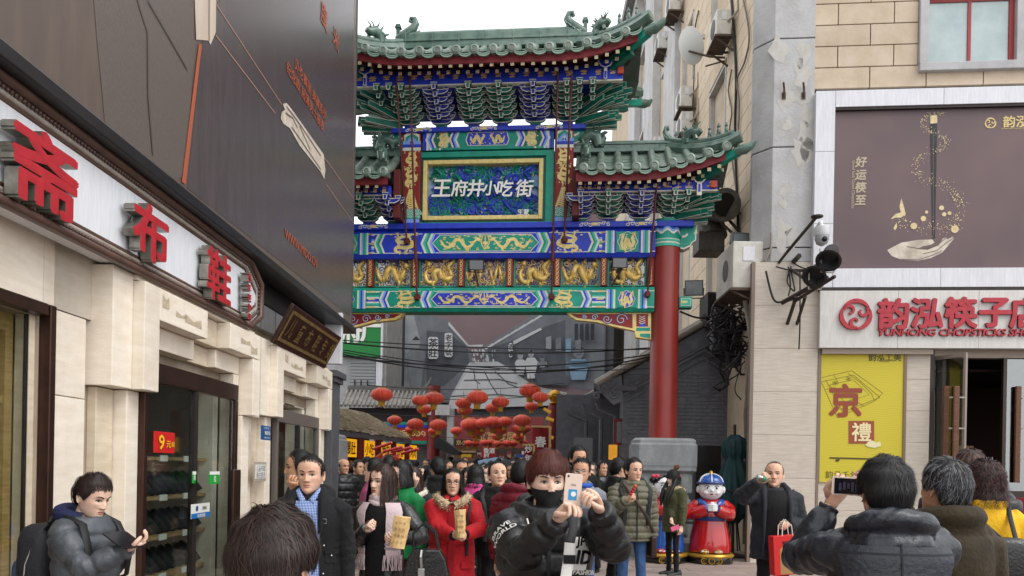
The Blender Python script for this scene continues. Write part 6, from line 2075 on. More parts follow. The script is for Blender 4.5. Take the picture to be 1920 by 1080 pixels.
for k in range(24):
 z=za+(zb2-za)*k/24
 MB().box((pp(738,850)[0],.55,z),(pp(804,850)[0],.6,z+(zb2-za)/24-.015)).build('slat',M('shutter_slat','#55585b',.5,metal=.2),sh)
aw=thing('dark_awning','dark canvas awning sticking out from the red column','awning',(0,0,2),PV)
q=[pp(820,824),pp(832,824),pp(866,848),pp(864,853),pp(848,852),pp(820,840)]
MB().prism(q,-.8,.2).build('canvas',M('awning_black','#26282b',.7),aw)
MB().tube([(q[4][0],-.7,q[4][1]),(q[4][0]-.3,.2,q[4][1]-.25)],.025,5).build('stay',m_steel,aw)
_q=P(640,875,19.5)
SF=Face((_q.x,_q.y),(.16,1))
def sp(px,py,y=0):return SF.at(px,py,y)
stl=thing('snack_stall','snack stall with a straw roof and lit yellow signs along the left of the lane','stall',(1,.3,0),SF)
X0s,X1s=-1.5,sp(752,836)[0]
zes=sp(690,815)[1]
mb=MB()
rr=random.Random(2)
for k in range(260):
 x=X0s+(X1s-X0s)*rr.random()
 t0=rr.random()*.7
 p0=Vector((x,-.35+1.5*(t0+.3),zes+.75*(t0+.3)+rr.uniform(0,.04)));p1=Vector((x+rr.uniform(-.08,.08),-.35+1.5*t0-.06,zes+.75*t0-rr.uniform(0,.05)))
 mb.tube([p0,p1],.03,4)
mb.grid([[(X0s,-.35,zes),(X0s,1.2,zes+.8)],[(X1s,-.35,zes),(X1s,1.2,zes+.8)]])
mb.build('straw_roof',M('straw','#8d8069',.9,'#5f5544',10,rnd=.1),stl,kind='stuff')
MB().box((X0s,-.33,zes-.14),(X1s,-.25,zes-.02)).build('eave_rail',m_eave,stl)
MB().box((X0s,1.0,0),(X1s,1.2,zes+.6)).build('back_wall',M('stall_dark','#1c1614',.7),stl)
for x in np.arange(X0s+.8,X1s,1.35):
 MB().box((x,-.3,0),(x+.12,-.18,zes-.14)).build('post',m_pcol,stl)
 if rr.random()<2:
  MB().box((x+.25,-.24,zes-.62),(x+1.1,-.16,zes-.18)).build('lit_sign',M('stall_yellow','#e0a012',.4,emit=.5),stl)
  text_on(stl,'lettering',rr.choice(('小吃','烤肉','爆肚','串香')),.34,(x+.68,-.245,zes-.4),M('stall_brown','#4a1a08',.5),.02)
MB().box((X0s,-.3,.9),(X1s,.3,1.0)).build('counter',M('counter_red','#5d1f18',.5),stl)
m_haw=M('hawthorn','#b5121a',.25,spec=.6)
for i,(a,b) in enumerate((((700,842),(735,830)),((718,847),(755,838)),((735,847),(772,839)),((752,851),(785,842)))):
 pa,pb=P(*a,15.6),P(*b,15.3)
 t=thing('hawthorn_skewer',f'giant red hawthorn skewer, {ordn[i]} from the left over the stall counter','skewer',pa,None,'giant hawthorn skewers')
 MB().tube([pa,pb],.012,5).build('stick',m_wood,t)
 mb=MB()
 for k in range(9):
  mb.ell(pa.lerp(pb,(k+.5)/9),(.031,.031,.031),10,7)
 mb.build('fruit',m_haw,t,smooth=90,kind='stuff')
mb=MB()
for k in range(60):
 p=P(rr.uniform(695,735),rr.uniform(858,876),16.5)+Vector((0,rr.uniform(-.2,.2),0))
 mb.tube([p,p+Vector((rr.uniform(.1,.25),0,rr.uniform(.03,.12)))],.02,5)
mb.solo('skewer_display','rack of red meat skewers glowing on the stall counter','food display',M('skewer_red','#8a2a18',.4,'#b5431f',10),kind='stuff')
_q=P(930,875,33)
FS=Face((_q.x,_q.y),(1,0))
def fp(px,py,y=0):return FS.at(px,py,y)
def board(name,label,x0,y0,x1,y1,mat,words_,wmat,y=0,size=None,cols=1):
 a,b=fp(x0,y1,y),fp(x1,y0,y)
 t=thing(name,label,'sign',((a[0]+b[0])/2,y,a[1]),FS)
 MB().box((a[0],y,a[1]),(b[0],y+.12,b[1])).build('panel',mat,t,bevel=.01)
 for (w_,px,py,h) in words_:
  x,z=fp(px,py,y)
  text_on(t,'lettering',w_,h,(x,y-.02,z),wmat,.03)
 return t
m_pink=M('sign_maroon','#8a3a3f',.5,'#96474a',2)
board('maroon_sign','long maroon shop sign with gold characters under the lanterns',848,782,1020,838,m_pink,[('京富食局酒',940,818,.42),('· 老北京风味 ·',935,832,.16)],m_goldp,1.0)
board('green_board','dark board with gold characters left of the far signs',848,824,892,836,M('board_dark','#23261f',.5),[('京小吃',870,830,.22)],m_goldp,.2)
board('yellow_board','small yellow board below the dark gold lettered board',864,852,884,868,M('board_yellow','#c9a527',.5),[('小吃街',874,860,.14)],m_red,.1)
board('red_board','red and white shop sign in the middle of the far signs',902,838,930,872,M('board_red',''),[('香酒',917,845,.24),('村',912,854,.24),('聚会',917,866,.24)],m_print,.1)
board('price_board','red board with yellow price figures at the far end of the lane',952,858,975,876,M('board_red',''),[('25',966,866,.3)],m_yel,.05)
board('blue_board','small blue board beside the yellow price figures',966,852,984,872,M('board_blue','#2b4f8f',.5),[('小吃',975,862,.2)],m_print,.3)
kio=thing('wooden_kiosk','brown wooden kiosk front below the dark board','kiosk',(0,0,0),FS)
MB().box((fp(846,850)[0],.3,0),(fp(892,850)[0],1,fp(860,838)[1])).build('front',M('kiosk_wood','#7d5a34',.6,'#6a4a29',4),kio)
MB().box((fp(846,850)[0],.2,fp(860,848)[1]),(fp(892,850)[0],.3,fp(860,845)[1])).build('ledge',M('kiosk_pale','#a08a6a',.6),kio)
fb=MB().box((fp(700,800)[0],3.2,0),(fp(1100,800)[0],3.4,fp(940,776)[1]))
fb.solo('lane_end_wall','muddled dark wall of shopfronts closing the far end of the lane','wall',M('end_clutter','#4b3a37',.7,'#76615a',1.5,nd=8),FS)
for k in range(8):
 px=880+k*14
 t=board('hanging_sign',f'small far hanging sign, {ordn[k]} from the left above the crowd',px,842+(k*7)%15,px+9,866+(k*5)%10,M(('board_red','sign_white','sign_maroon')[k%3],''),[('面',px+4.5,856,.18)],(m_print,m_red,m_goldp)[k%3],.6)
c=P(930,873,24)
um=thing('blue_parasol','pale blue market parasol over the heads of the crowd','parasol',(c.x,c.y,0))
MB().lathe([(.9,c.z-.02),(.85,c.z+.03),(.45,c.z+.16),(.02,c.z+.25)],(c.x,c.y,0),10).build('canopy',M('parasol_blue','#6f8fa8',.7),um)
MB().tube([(c.x,c.y,0),(c.x,c.y,c.z+.2)],.03,6).build('pole',m_steel,um)
def banner(name,label,px0,py0,px1,py1,Y,body,size):
 a,b=P(px0,py1,Y),P(px1,py0,Y)
 t=thing(name,label,'banner',((a.x+b.x)/2,Y,a.z))
 rows=[[(a.x+(b.x-a.x)*u,Y+.05*sin(6*u+3*v),a.z+(b.z-a.z)*v) for u in np.linspace(0,1,7)] for v in np.linspace(0,1,7)]
 MB().grid(rows).build('cloth',M('banner_red','#8f1a1c',.7,'#7c1517',4),t,smooth=180)
 MB().box((a.x-.04,Y-.06,b.z),(b.x+.04,Y-.02,b.z+.05)).box((b.x,Y-.06,a.z),(b.x+.06,Y-.03,b.z)).build('gold_edge',m_goldp,t)
 text_on(t,'character',body,size,((a.x+b.x)/2,Y-.075,a.z+(b.z-a.z)*.66),m_print,.03,vertical=True,lead=1.2)
banner('red_banner','tall red banner with a white character beside the gold topped post',997,802,1029,880,21,'春',.30)
banner('red_banner','lower narrow red banner with white characters and yellow edge',982,836,999,880,20.6,'炒年',.20)
c=P(1040,760,21.5)
post=thing('red_post','red lane post topped with a gold ball behind the banners','post',(c.x,c.y,0))
MB().lathe([(.2,0),(.18,c.z)],(c.x,c.y,0),16).build('shaft',m_pcol,post,smooth=50)
MB().lathe([(.1,0),(.16,.05),(.1,.1),(.18,.2),(.19,.28),(.13,.38),(.03,.42)],(c.x,c.y,c.z),16).build('finial',M('finial_gold','#b98a2a',.3,metal=.6),post,smooth=60)
mb=MB()
for k in range(7):
 p=P(1026+(k%2)*5,770+k*16,21.2)
 mb.cbox(p,(.22,.1,.08),Matrix.Rotation(.5-.2*(k%3),3,'Y'))
mb.build('gold_ornament',M('finial_gold',''),post)
for i,(y0,y1,sag,Y,Yr) in enumerate(((638,655,6,15.4,17.4),(643,652,14,15.4,17.4),(660,676,26,15.4,17.4),(664,668,34,15.4,17.4),(656,690,18,15.4,17.4),(668,664,22,15.4,17.4))):
 a,b=P(642,y0,Y),P(1222,y1,Yr)
 pts=[a.lerp(b,t)-Vector((0,0,sag*.0108*4*t*(1-t))) for t in np.linspace(0,1,24)]
 MB().tube(pts,.016 if i%2 else .011,5).solo('overhead_cable',f'black overhead cable sagging across the lane, {ordn[i]} from the top','cable',m_cable,group='overhead cables across the lane')
# lanterns
m_lan=M('lantern_red','#dc4a30',.55,'#cc3a26',5,rnd=.12,sheen=.2)
m_lcap=M('lantern_cap','#b58a33',.5,'#8f6a22',8)
m_lfr=M('lantern_fringe','#c79a35',.7,'#a87c22',20)
def lantern(cx,cy,cz,r,label):
 t=thing('red_lantern',label,'lantern',(cx,cy,cz-r*1.15),None,'red lanterns strung over the lane')
 if 'body' not in LMES:
  mb=MB()
  n=48
  rings=[]
  for i in range(11):
   a=pi*(.11+.78*i/10)
   rings.append([((sin(a)*(1-.035*(1 if j%4==0 else 0)+.0*j))*cos(2*pi*j/n),(sin(a)*(1-.035*(1 if j%4==0 else 0)))*sin(2*pi*j/n),-cos(a)*.66) for j in range(n)])
  mb.loft(rings)
  LMES['body']=mb.mesh('lantern_body',m_lan,smooth=180)
  rb=MB()
  for j in range(0,n,4):
   an=2*pi*j/n
   rb.tube([(sin(a)*.985*cos(an),sin(a)*.985*sin(an),-cos(a)*.66) for a in np.linspace(pi*.11,pi*.89,9)],.012,4)
  LMES['rib']=rb.mesh('lantern_rib',M('lantern_ribs','#e58a62',.5))
  LMES['cap']=MB().lathe([(.32,.58),(.34,.60),(.34,.70),(.30,.72)],n=20).mesh('lantern_cap',m_lcap,smooth=40)
  LMES['base_cap']=MB().lathe([(.30,-.72),(.34,-.70),(.34,-.60),(.32,-.58)],n=20).mesh('lantern_cap',m_lcap,smooth=40)
  fr=MB()
  for j in range(26):
   an=2*pi*j/26
   fr.tube([(.27*cos(an),.27*sin(an),-.7),(.25*cos(an),.25*sin(an),-1.12)],.035,4)
  LMES['fringe']=fr.mesh('lantern_fringe',m_lfr)
  LMES['wire']=MB().tube([(0,0,.7),(0,0,1.5)],.02,4).mesh('lantern_wire',m_cable)
 for k in ('body','rib','cap','base_cap','fringe','wire'):
  o=inst(LMES[k],k,t,(cx,cy,cz),scale=(r,r,r*.94))
LMES={}
rows=(('front',17.5,[(716,740,21),(786,750,16),(811,745,20),(895,745,21),(938,753,17),(994,730,21),(1013,745,16)]),
('second',20,[(793,766,14),(868,755,16),(870,768,15),(924,765,14),(997,760,13),(740,788,14),(778,795,17),(822,797,17),(979,788,18)]),
('third',23,[(770,806,11),(812,808,11),(856,808,12),(882,796,20),(855,806,10),(905,794,15),(925,792,19),(946,791,15),(895,807,15),(936,806,15),(972,804,14),(984,803,12)]),
('far',27,[(878,831,9),(890,831,9),(908,830,9),(919,829,9),(932,832,9),(950,831,10),(962,831,9),(982,829,8),(932,817,12),(972,819,11),(890,816,9)]))
for nm,Y,ls in rows:
 for i,(px,py,r) in enumerate(sorted(ls)):
  c=P(px,py,Y)
  lantern(c.x,c.y+.15*(i%3),c.z,r*Y/F,f'red lantern, {ordn[i]} from the left in the {nm} row over the lane')
for i,(Y,py) in enumerate(((17.6,722),(20,742),(23,775),(27,815))):
 a,b=P(690,py,Y),P(1060,py-4,Y)
 MB().tube([a.lerp(b,t)-Vector((0,0,.12*4*t*(1-t))) for t in np.linspace(0,1,14)],.008,4).solo('lantern_string',f'thin string carrying the {("front", "second", "third", "far")[i]} row of lanterns','string',m_cable)
# hardware between gate and chopstick shop
def px3(px,py,Y):return P(px,py,Y)
d=thing('exhaust_duct','round grey exhaust duct with elbow behind the end of the wing roof','duct',tuple(P(1352,440,17)),None)
m_duct=M('duct_grey','#67625b',.6,'#4c4843',5,metal=.3,dirt=.4)
p=[P(1358,385,16.7),P(1340,392,17.3),P(1332,415,17.5),P(1336,445,17.4)]
MB().tube(p,[.30,.30,.30,.32],20).build('pipe',m_duct,d,smooth=40)
MB().tube([P(1360,384,16.65),P(1354,386,16.85)],.34,20).build('flange',m_duct,d,smooth=40)
MB().tube([P(1360,384,16.62),P(1359,384,16.64)],.24,16).build('opening',m_black,d,smooth=40)
MB().box(tuple(P(1310,470,17.2)),tuple(P(1346,448,17.8))).build('motor_box',m_duct,d,bevel=.02)
b=MB()
for a,e in (((1330,400),(1412,400)),((1345,410),(1386,450)),((1360,405),(1396,445))):
 b.bar(P(*a,17.2),P(*e,16.8),.05,.05)
b.build('bracket',m_rust,d)
def flood(name,label,px,py,w_,h_,Y,rot,fm,lens):
 c=P(px,py,Y)
 t=thing(name,label,'floodlight',tuple(c))
 W_,H_=w_*Y/F/2,h_*Y/F/2
 R_=Matrix.Rotation(rot,3,'Z')@Matrix.Rotation(radians(12),3,'X')
 def tr(mb):
  mb.v=[tuple(R_@Vector(v)+c) for v in mb.v];return mb
 tr(MB().box((-W_,0,-H_),(W_,.12,H_))).build('housing',fm,t,bevel=.012)
 tr(MB().box((-W_*.88,-.012,-H_*.84),(W_*.88,-.001,H_*.84))).build('lens',lens,t)
 f=MB()
 for k in range(7):
  x=-W_*.9+1.8*W_*k/6
  f.box((x-.006,.12,-H_*.8),(x+.006,.18,H_*.8))
 tr(f).build('cooling_fins',fm,t)
 tr(MB().tube([(-W_*1.06,.06,0),(-W_*1.06,.1,-H_*1.3),(W_*1.06,.1,-H_*1.3),(W_*1.06,.06,0)],.014,6)).build('yoke',m_rust,t)
m_lens=M('flood_lens','#8e979a',.2,'#757e82',4,spec=.8)
m_fl=M('flood_dark','#2f3032',.5,'#252628',6)
flood('floodlight','square grey floodlight in front of the large air conditioner',1390,455,35,37,15.6,.15,M('flood_grey','#5c5f60',.5),m_lens)
flood('floodlight','small grey floodlight just right of the red column',1301,540,34,29,16.6,-.2,M('flood_grey',''),m_lens)
flood('floodlight','black floodlight on the middle of the lower beam',893,497,28,19,15.55,0,m_fl,M('flood_lens_dark','#777b7d',.1))
flood('floodlight','black floodlight on the lower beam near the red column',1162,493,28,19,15.4,0,m_fl,M('flood_lens_dark',''))
for a,e,nm in (((891,506),(897,538),'middle'),((1166,503),(1146,538),'right')):
 MB().tube([P(*a,15.6),P(*e,15.8)],.02,6).solo('light_stand',f'thin rusty stand under the {nm} beam floodlight','stand',m_rust)
bx=thing('black_box','matt black equipment box above the dark gable roof','box',tuple(P(1345,600,18.2)))
MB().box(tuple(P(1326,598,18.0)),tuple(P(1372,562,18.8))).build('box',m_black,bx,bevel=.02)
MB().box(tuple(P(1340,612,18.1)),tuple(P(1372,599,18.7))).build('foot',m_black,bx)
tn=MB()
rr=random.Random(21)
for k in range(60):
 a=P(rr.uniform(1335,1412),rr.uniform(560,660),rr.uniform(16.2,17.3))
 q=[a]
 v=Vector((rr.uniform(-1,1),rr.uniform(-.3,.3),rr.uniform(-1,1)))*.16
 for j in range(9):
  v=v*.75+Vector((rr.uniform(-1,1),rr.uniform(-.3,.3),rr.uniform(-1,.8)))*.11
  n_=q[-1]+v
  if n_.x>P(1412,600,n_.y).x or n_.x<P(1325,600,n_.y).x:v.x*=-1;n_=q[-1]+v
  q.append(n_)
 tn.tube(q,rr.choice((.010,.016,.022)),5)
tn.solo('cable_tangle','tangled heap of black cables between the gable roof and the travertine pier','cables',m_cable,kind='stuff',smooth=60)
for i,(px,py,r_,h,lab) in enumerate(((1350,620,.22,.9,'dark grey duct drum above the right slope of the gable roof'),(1384,640,.26,1.1,'larger dark duct drum beside the travertine pier'))):
 c=P(px,py,17.4)
 MB().lathe([(r_,-h/2),(r_,h/2-.1),(r_*.8,h/2)],c,18).solo('duct_drum',lab,'duct',M('drum_dark','#3a3b3e',.6,'#2c2d30',4,dirt=.3),smooth=40)
for i,(pts,r_,m,lab) in enumerate((([(1394,545),(1410,640),(1408,740),(1404,820)],.05,M('pipe_pale',''),'pale plastic pipe leaning down beside the travertine pier'),([(1404,690),(1398,780),(1400,850),(1396,1020)],.045,M('pipe_tan','#8a7d6d',.7,'#6d6254',6),'tan bamboo coloured pipe standing in the corner by the pier'),([(1412,760),(1410,850),(1409,1022)],.06,M('pipe_tan',''),'thicker tan pipe standing against the travertine pier'))):
 MB().tube([P(a,b,15.75) for a,b in pts],r_,10).solo('corner_pipe',lab,'pipe',m,smooth=60)
cable('corner_cable','black cable looping from the red column to the tangled cables',[P(1275,584,16.3),P(1310,596,16.5),P(1345,590,16.6),P(1375,570,16.5)],.02)
cable('corner_cable','thin black cable drooping down the dark gable',[P(1388,690,16.9),P(1378,730,17.1),P(1390,750,17.1),P(1402,765,16.9)],.012)
c=P(1376,900,15.6)
gpn=thing('folded_parasol','folded dark green market parasol tied up beside the travertine pier','parasol',(c.x,c.y,0))
mb=MB()
rings=[]
Zs=[(P(0,y,15.6).z,r_) for y,r_ in ((955,.10),(935,.27),(905,.36),(880,.34),(860,.26),(838,.17),(835,.15),(830,.19),(815,.22),(800,.20),(792,.08))]
for z,r_ in Zs:
 rings.append([(c.x+(r_*(1+.18*cos(9*a+z*2)))*cos(a),c.y+r_*.8*(1+.18*cos(9*a+z*2))*sin(a),z+.03*cos(5*a)) for a in np.linspace(0,2*pi,54,endpoint=False)])
mb.loft(rings).build('canopy',M('parasol_green','#16323a',.75,'#1d3f3c',3,bump=.2,bs=8),gpn,smooth=180)
MB().tube([(c.x-.2,c.y-.26,P(0,893,15.6).z),(c.x,c.y-.34,P(0,897,15.6).z),(c.x+.2,c.y-.28,P(0,892,15.6).z)],.02,6).build('tie',m_dark,gpn)
for k in range(5):
 a=k*1.3
 MB().tube([(c.x+.08*cos(a),c.y+.08*sin(a),P(0,950,15.6).z),(c.x+.14*cos(a),c.y+.12*sin(a),.15)],.016,5).build('rib',m_dark,gpn)
MB().tube([(c.x,c.y,0),(c.x,c.y,2.6)],.03,8).lathe([(.3,0),(.3,.05),(.05,.1)],(c.x,c.y,0),16).build('pole',m_dark,gpn)
m_blk=M('bracket_black','#2a2523',.6,'#3d312c',10)
arm=thing('bracket_arm','rusty black steel bracket arm carrying lamps on the travertine pier','bracket',tuple(P(1490,560,14.4)))
def rod(a,e,Ya,Ye,r_=.028):
 MB().tube([P(*a,Ya),P(*e,Ye)],r_,6).build('bar',m_blk,arm)
rod((1452,503),(1478,470),14.9,14.2);rod((1478,470),(1530,408),14.2,13.6);rod((1470,626),(1493,556),14.95,13.9,.034);rod((1488,628),(1510,556),14.95,13.9,.03)
rod((1466,568),(1552,520),14.2,13.4,.04);rod((1488,566),(1566,518),14.0,13.2,.03);rod((1475,500),(1520,530),14.9,13.5);rod((1448,506),(1545,508),14.93,14.2);rod((1484,495),(1498,480),14.9,14.2,.05)
MB().lathe([(.02,.03),(.10,.02),(.10,-.005),(.02,-.03)],tuple(P(1532,407,13.6)),16).build('lamp_disc',m_blk,arm,smooth=40)
for i,pts in enumerate(([(1436,508),(1450,560),(1468,566),(1490,560)],[(1483,500),(1476,528),(1490,545),(1482,505)],[(1484,490),(1500,500),(1540,515)],[(1500,505),(1500,600),(1498,655)],[(1455,500),(1490,508),(1530,505)],[(1478,500),(1482,535),(1478,555)])):
 cable('loose_wire',('thick black wire hanging under the bracket arm','black wire loop hanging from the bracket arm','black wire running to the spotlights on the bracket','thin wire hanging straight down the travertine pier','black wire along the joint of the pier and the concrete','short doubled wire below the bracket joint')[i],[P(a,b,14.5) for a,b in pts],.014 if i else .02)
def spot(px,py,Y,label,k):
 c=P(px,py,Y)
 t=thing('spotlight',label,'spotlight',tuple(c))
 R_=Matrix.Rotation(k,3,'Y')@Matrix.Rotation(radians(-35),3,'X')
 mb=MB().lathe([(.10,.2),(.12,.15),(.14,0),(.2,-.12),(.21,-.14),(.17,-.14),(.11,0)],(0,0,0),18)
 mb.v=[tuple(R_@Vector(v)+c) for v in mb.v]
 mb.build('housing',m_fl,t,smooth=40)
 MB().tube([c+R_@Vector((-.2,0,.05)),c+Vector((-.1,.1,-.25)),c+Vector((.1,.1,-.25)),c+R_@Vector((.2,0,.05))],.015,5).build('yoke',m_ac,t)
spot(1556,480,13.3,'black spotlight on the right end of the bracket arm',.5)
spot(1532,512,13.5,'black spotlight low at the middle of the bracket arm',.7)
c=P(1541,440,13.9)
cc=thing('security_camera','white dome security camera below its bracket beside the billboard','camera',tuple(c))
MB().lathe([(.05,.16),(.13,.13),(.135,.0),(.12,-.03)],c,20).build('housing',M('camera_white','#cfd0d0',.35),cc,smooth=50)
MB().lathe([(.118,-.03),(.12,-.08),(.09,-.16),(.02,-.2)],c,20).build('dome',M('camera_dome','#9a9ea0',.2),cc,smooth=60)
MB().ell((c.x+.01,c.y-.1,c.z-.1),(.05,.04,.05)).build('lens',m_black,cc,smooth=90)
MB().tube([c+Vector((0,0,.15)),c+Vector((0,.05,.24)),c+Vector((.1,.6,.26))],.03,8).build('mount',M('camera_white',''),cc)
for i,px in enumerate((1469,1506)):
 x,z=RF.at(px,172)
 MB().tube([(x-.03,-.12,z+.12),(x,-.06,z+.02),(x+.01,-.02,z-.1)],.02,6).box((x-.03,-.02,z-.14),(x+.04,0,z-.02)).solo('wall_hook',f'rusty iron hook on the peeling concrete, {("left", "right")[i]} of the pair','hook',m_rust,RF)
# people
def sstep(a,b,x):
 t=np.clip((x-a)/(b-a),0,1)
 return t*t*(3-2*t)
HZ=[-.122,-.112,-.095,-.07,-.045,-.02,.0,.025,.05,.075,.095,.11,.118]
HW=[k*1.07 for k in [.010,.030,.045,.056,.064,.069,.072,.075,.075,.068,.053,.032,.004]]
HF_=[.066,.082,.086,.085,.084,.084,.083,.087,.089,.083,.067,.042,.004]
HB=[.0,.018,.035,.055,.072,.085,.093,.099,.099,.091,.074,.047,.004]
def gs(x,c,s):return np.exp(-((x-c)/s)**2)
def face_d(x,z,nose=1.0):
 """how far the face stands out (towards -y) beyond the plain head"""
 ax=np.abs(x)
 zn=np.clip((z+.036)/.05,0,1)
 d=.021*nose*gs(x,0,.010+.006*(1-zn))*sstep(.022,-.022,z)*sstep(-.047,-.036,z)
 d+=.007*gs(ax,.014,.007)*gs(z,-.036,.008)
 d-=.0115*gs(ax,.031,.014)*gs(z,.003,.011)
 d+=.004*gs(ax,.031,.010)*gs(z,.001,.006)
 d+=.006*gs(ax,.028,.022)*gs(z,.023,.009)
 d+=.006*gs(ax,.045,.02)*gs(z,-.02,.018)
 d+=.0065*gs(x,0,.020)*gs(z,-.0605,.0045)+.007*gs(x,0,.017)*gs(z,-.0715,.005)
 d-=.004*gs(x,0,.022)*gs(z,-.0655,.0018)
 d-=.003*gs(x,0,.02)*gs(z,-.083,.006)
 d+=.006*gs(x,0,.018)*gs(z,-.100,.012)
 return d
def head_y(x,z):
 w,f=np.interp(z,HZ,HW),np.interp(z,HZ,HF_)
 return -f*np.sqrt(np.clip(1-(x/w)**2,0,1))-face_d(x,z)
def head_into(mb,T,nz,nphi,eyes=True,brow=1.0,look=(0,0),mask=False):
 """materials: 0 skin 1 lip 2 dark 3 eye white"""
 zs_=np.concatenate([np.linspace(-.122,-.11,3),np.linspace(-.105,.03,nz),np.linspace(.042,.118,max(5,nz//4))])
 a=np.linspace(0,2*pi,nphi,endpoint=False)
 a=a-.45*np.sin(a)
 k=len(mb.v)
 for z in zs_:
  w,f,b=np.interp(z,HZ,HW),np.interp(z,HZ,HF_),np.interp(z,HZ,HB)
  x=w*np.sin(a)
  c=np.cos(a)
  y=np.where(c>0,-f*c,-b*c)
  y=y-face_d(x,z)*np.clip(c*3,0,1)
  for i in range(nphi):
   mb.v.append(tuple(T@Vector((x[i],y[i],z))))
 for i in range(len(zs_)-1):
  zm=(zs_[i]+zs_[i+1])/2
  for j in range(nphi):
   j2=(j+1)%nphi
   am=a[j]+.02
   xm=np.interp(zm,HZ,HW)*sin((a[j]+(a[j2] if j2 else 2*pi))/2)
   front=cos(am)>0
   m=0
   if front and abs(xm)<.021-50*(zm+.066)**2 and -.0755<zm<-.0575:m=1
   mb.f.append((k+i*nphi+j,k+i*nphi+j2,k+(i+1)*nphi+j2,k+(i+1)*nphi+j))
   mb.m.append(m)
 n=len(zs_)
 mb.f.append(tuple(k+(n-1)*nphi+j for j in range(nphi)));mb.m.append(0)
 if eyes:
  def patch(cx,cz,rx,rz,out,m,n_=10):
   r0=[T@Vector((cx,float(head_y(cx,cz))-out-.002,cz))]
   ring=[T@Vector((cx+rx*cos(t),float(head_y(cx+rx*cos(t),cz+rz*sin(t)))-out,cz+rz*sin(t))) for t in np.linspace(0,2*pi,n_,endpoint=False)]
   mb.add(r0+ring,[(0,1+(i+1)%n_,1+i) for i in range(n_)],m)
  for s in (-1,1):
   patch(s*.031,.001,.0155,.0054,.0010,3,12)
   patch(s*.031+look[0]*.005,.0012+look[1]*.001,.0068,.0058,.0022,2)
   q=[(s*(.031+.018*t),.001+.0070*(1-t*t)-.001*t) for t in np.linspace(-1,1,8)]
   mb.tube([T@Vector((x,float(head_y(x,z))-.0022,z)) for x,z in q],[.0008,.0016,.0021,.0022,.0022,.0021,.0018,.001],5,2)
   q=[(s*(.013+.038*t),.0215+.006*math.sin(t*2.4)) for t in np.linspace(0,1,7)]
   if brow:mb.tube([T@Vector((x,float(head_y(x,z))-.0006,z)) for x,z in q],[.002*brow,.0036*brow,.004*brow,.0038*brow,.0034*brow,.0026*brow,.001],6,2)
   mb.ell(T@Vector((s*.0075,float(head_y(s*.0075,-.043))+.0002,-.0435)),(.0042,.002,.0022),7,4,2)
  q=[(t,-.0655+.002*abs(t)/.023) for t in np.linspace(-.022,.022,8)]
  mb.tube([T@Vector((x,float(head_y(x,z))-.0003,z)) for x,z in q],.0011,5,2)
 for s in (-1,1):
  rows=[]
  for i,t in enumerate(np.linspace(0,1,7)):
   row=[]
   for u in np.linspace(0,1,7):
    h=(t-.5)*.062
    wd=.034*math.sqrt(max(.02,1-(2*t-1)**2))*(1 if t>.4 else .8)
    row.append(T@Vector((s*(.073+.017*u+.006*sin(u*pi)-.006*gs(u,.65,.2)*sin(t*pi)),.008+wd*(u-.35),h-.004)))
   rows.append(row)
  mb.grid(rows,0);mb.grid([[p+T.to_3x3()@Vector((-s*.006,.004,0)) for p in r] for r in rows][::-1],0)
def hand_into(mb,T,side,curl=.4,thumb=.5,spread=.0,seg=8,m=0):
 """T maps hand space (fingers along -z, palm facing -y, thumb at x*side < 0) to the person"""
 def V(x,y,z):return T@Vector((x*side,y,z))
 rings=[]
 for z,w,t,x0 in ((.035,.023,.020,0),(.0,.028,.020,0),(-.035,.038,.017,-.002),(-.07,.042,.015,.0),(-.09,.038,.012,.0)):
  rings.append([V(x0+w*cos(a),t*sin(a),z) for a in np.linspace(0,2*pi,12,endpoint=False)])
 mb.loft(rings,m)
 for i,(x,L,r) in enumerate(((-.030,.070,.0088),(-.010,.078,.0092),(.011,.072,.0088),(.030,.056,.0075))):
  p=Vector((x,-.002,-.078));ang=0;pts=[p.copy()];rs=[r*1.1]
  c=curl[i] if hasattr(curl,'__len__') else curl
  for k,f in enumerate((.45,.32,.23)):
   ang+=c*(.9,1.15,.8)[k]
   for q in range(2):
    p=p+Vector((x*spread,-sin(ang),-cos(ang)))*(L*f/2)
    pts.append(p.copy());rs.append(r*(1.02-.10*(2*k+q)/2*.5))
  pts.append(p+Vector((0,-sin(ang),-cos(ang)))*.004);rs.append(r*.55)
  mb.tube([V(*q) for q in pts],rs,seg,m)
 p=[(-.022,-.004,-.01),(-.042,-.014,-.032),(-.050+.012*thumb,-.018-.018*thumb,-.058),(-.048+.03*thumb,-.02-.028*thumb,-.082),(-.046+.034*thumb,-.02-.030*thumb,-.088)]
 mb.tube([V(*q) for q in p],[.014,.0135,.0115,.0095,.005],seg,m)
TORSO=[(.80,.168,.122,0),(.92,.172,.125,0),(1.04,.158,.115,0),(1.16,.166,.118,0),(1.27,.182,.124,0),(1.36,.186,.112,.005),(1.42,.140,.092,.012),(1.46,.078,.07,.015)]
def torso_ring(z,th,wide=1.0,n=20,lean=0.0):
 rx=np.interp(z,[t[0] for t in TORSO],[t[1] for t in TORSO])*wide+th
 ry=np.interp(z,[t[0] for t in TORSO],[t[2] for t in TORSO])*(1+(wide-1)*.7)+th
 y0=np.interp(z,[t[0] for t in TORSO],[t[3] for t in TORSO])
 return rx,ry,y0
PEND=[]
def ik(S_,Hd,pole,l1,l2):
 d=Hd-S_
 L_=min(d.length,(l1+l2)*.995)
 d.normalize()
 a=(l1*l1+L_*L_-l2*l2)/(2*L_)
 h=math.sqrt(max(1e-6,l1*l1-a*a))
 p=pole-S_
 p=p-d*p.dot(d)
 p.normalize()
 return S_+d*a+p*h,S_+d*L_
SKINS=[('#dbb59b','#cf9f86'),('#e4c5b0','#dab09a'),('#cda284','#bd8b6e')]
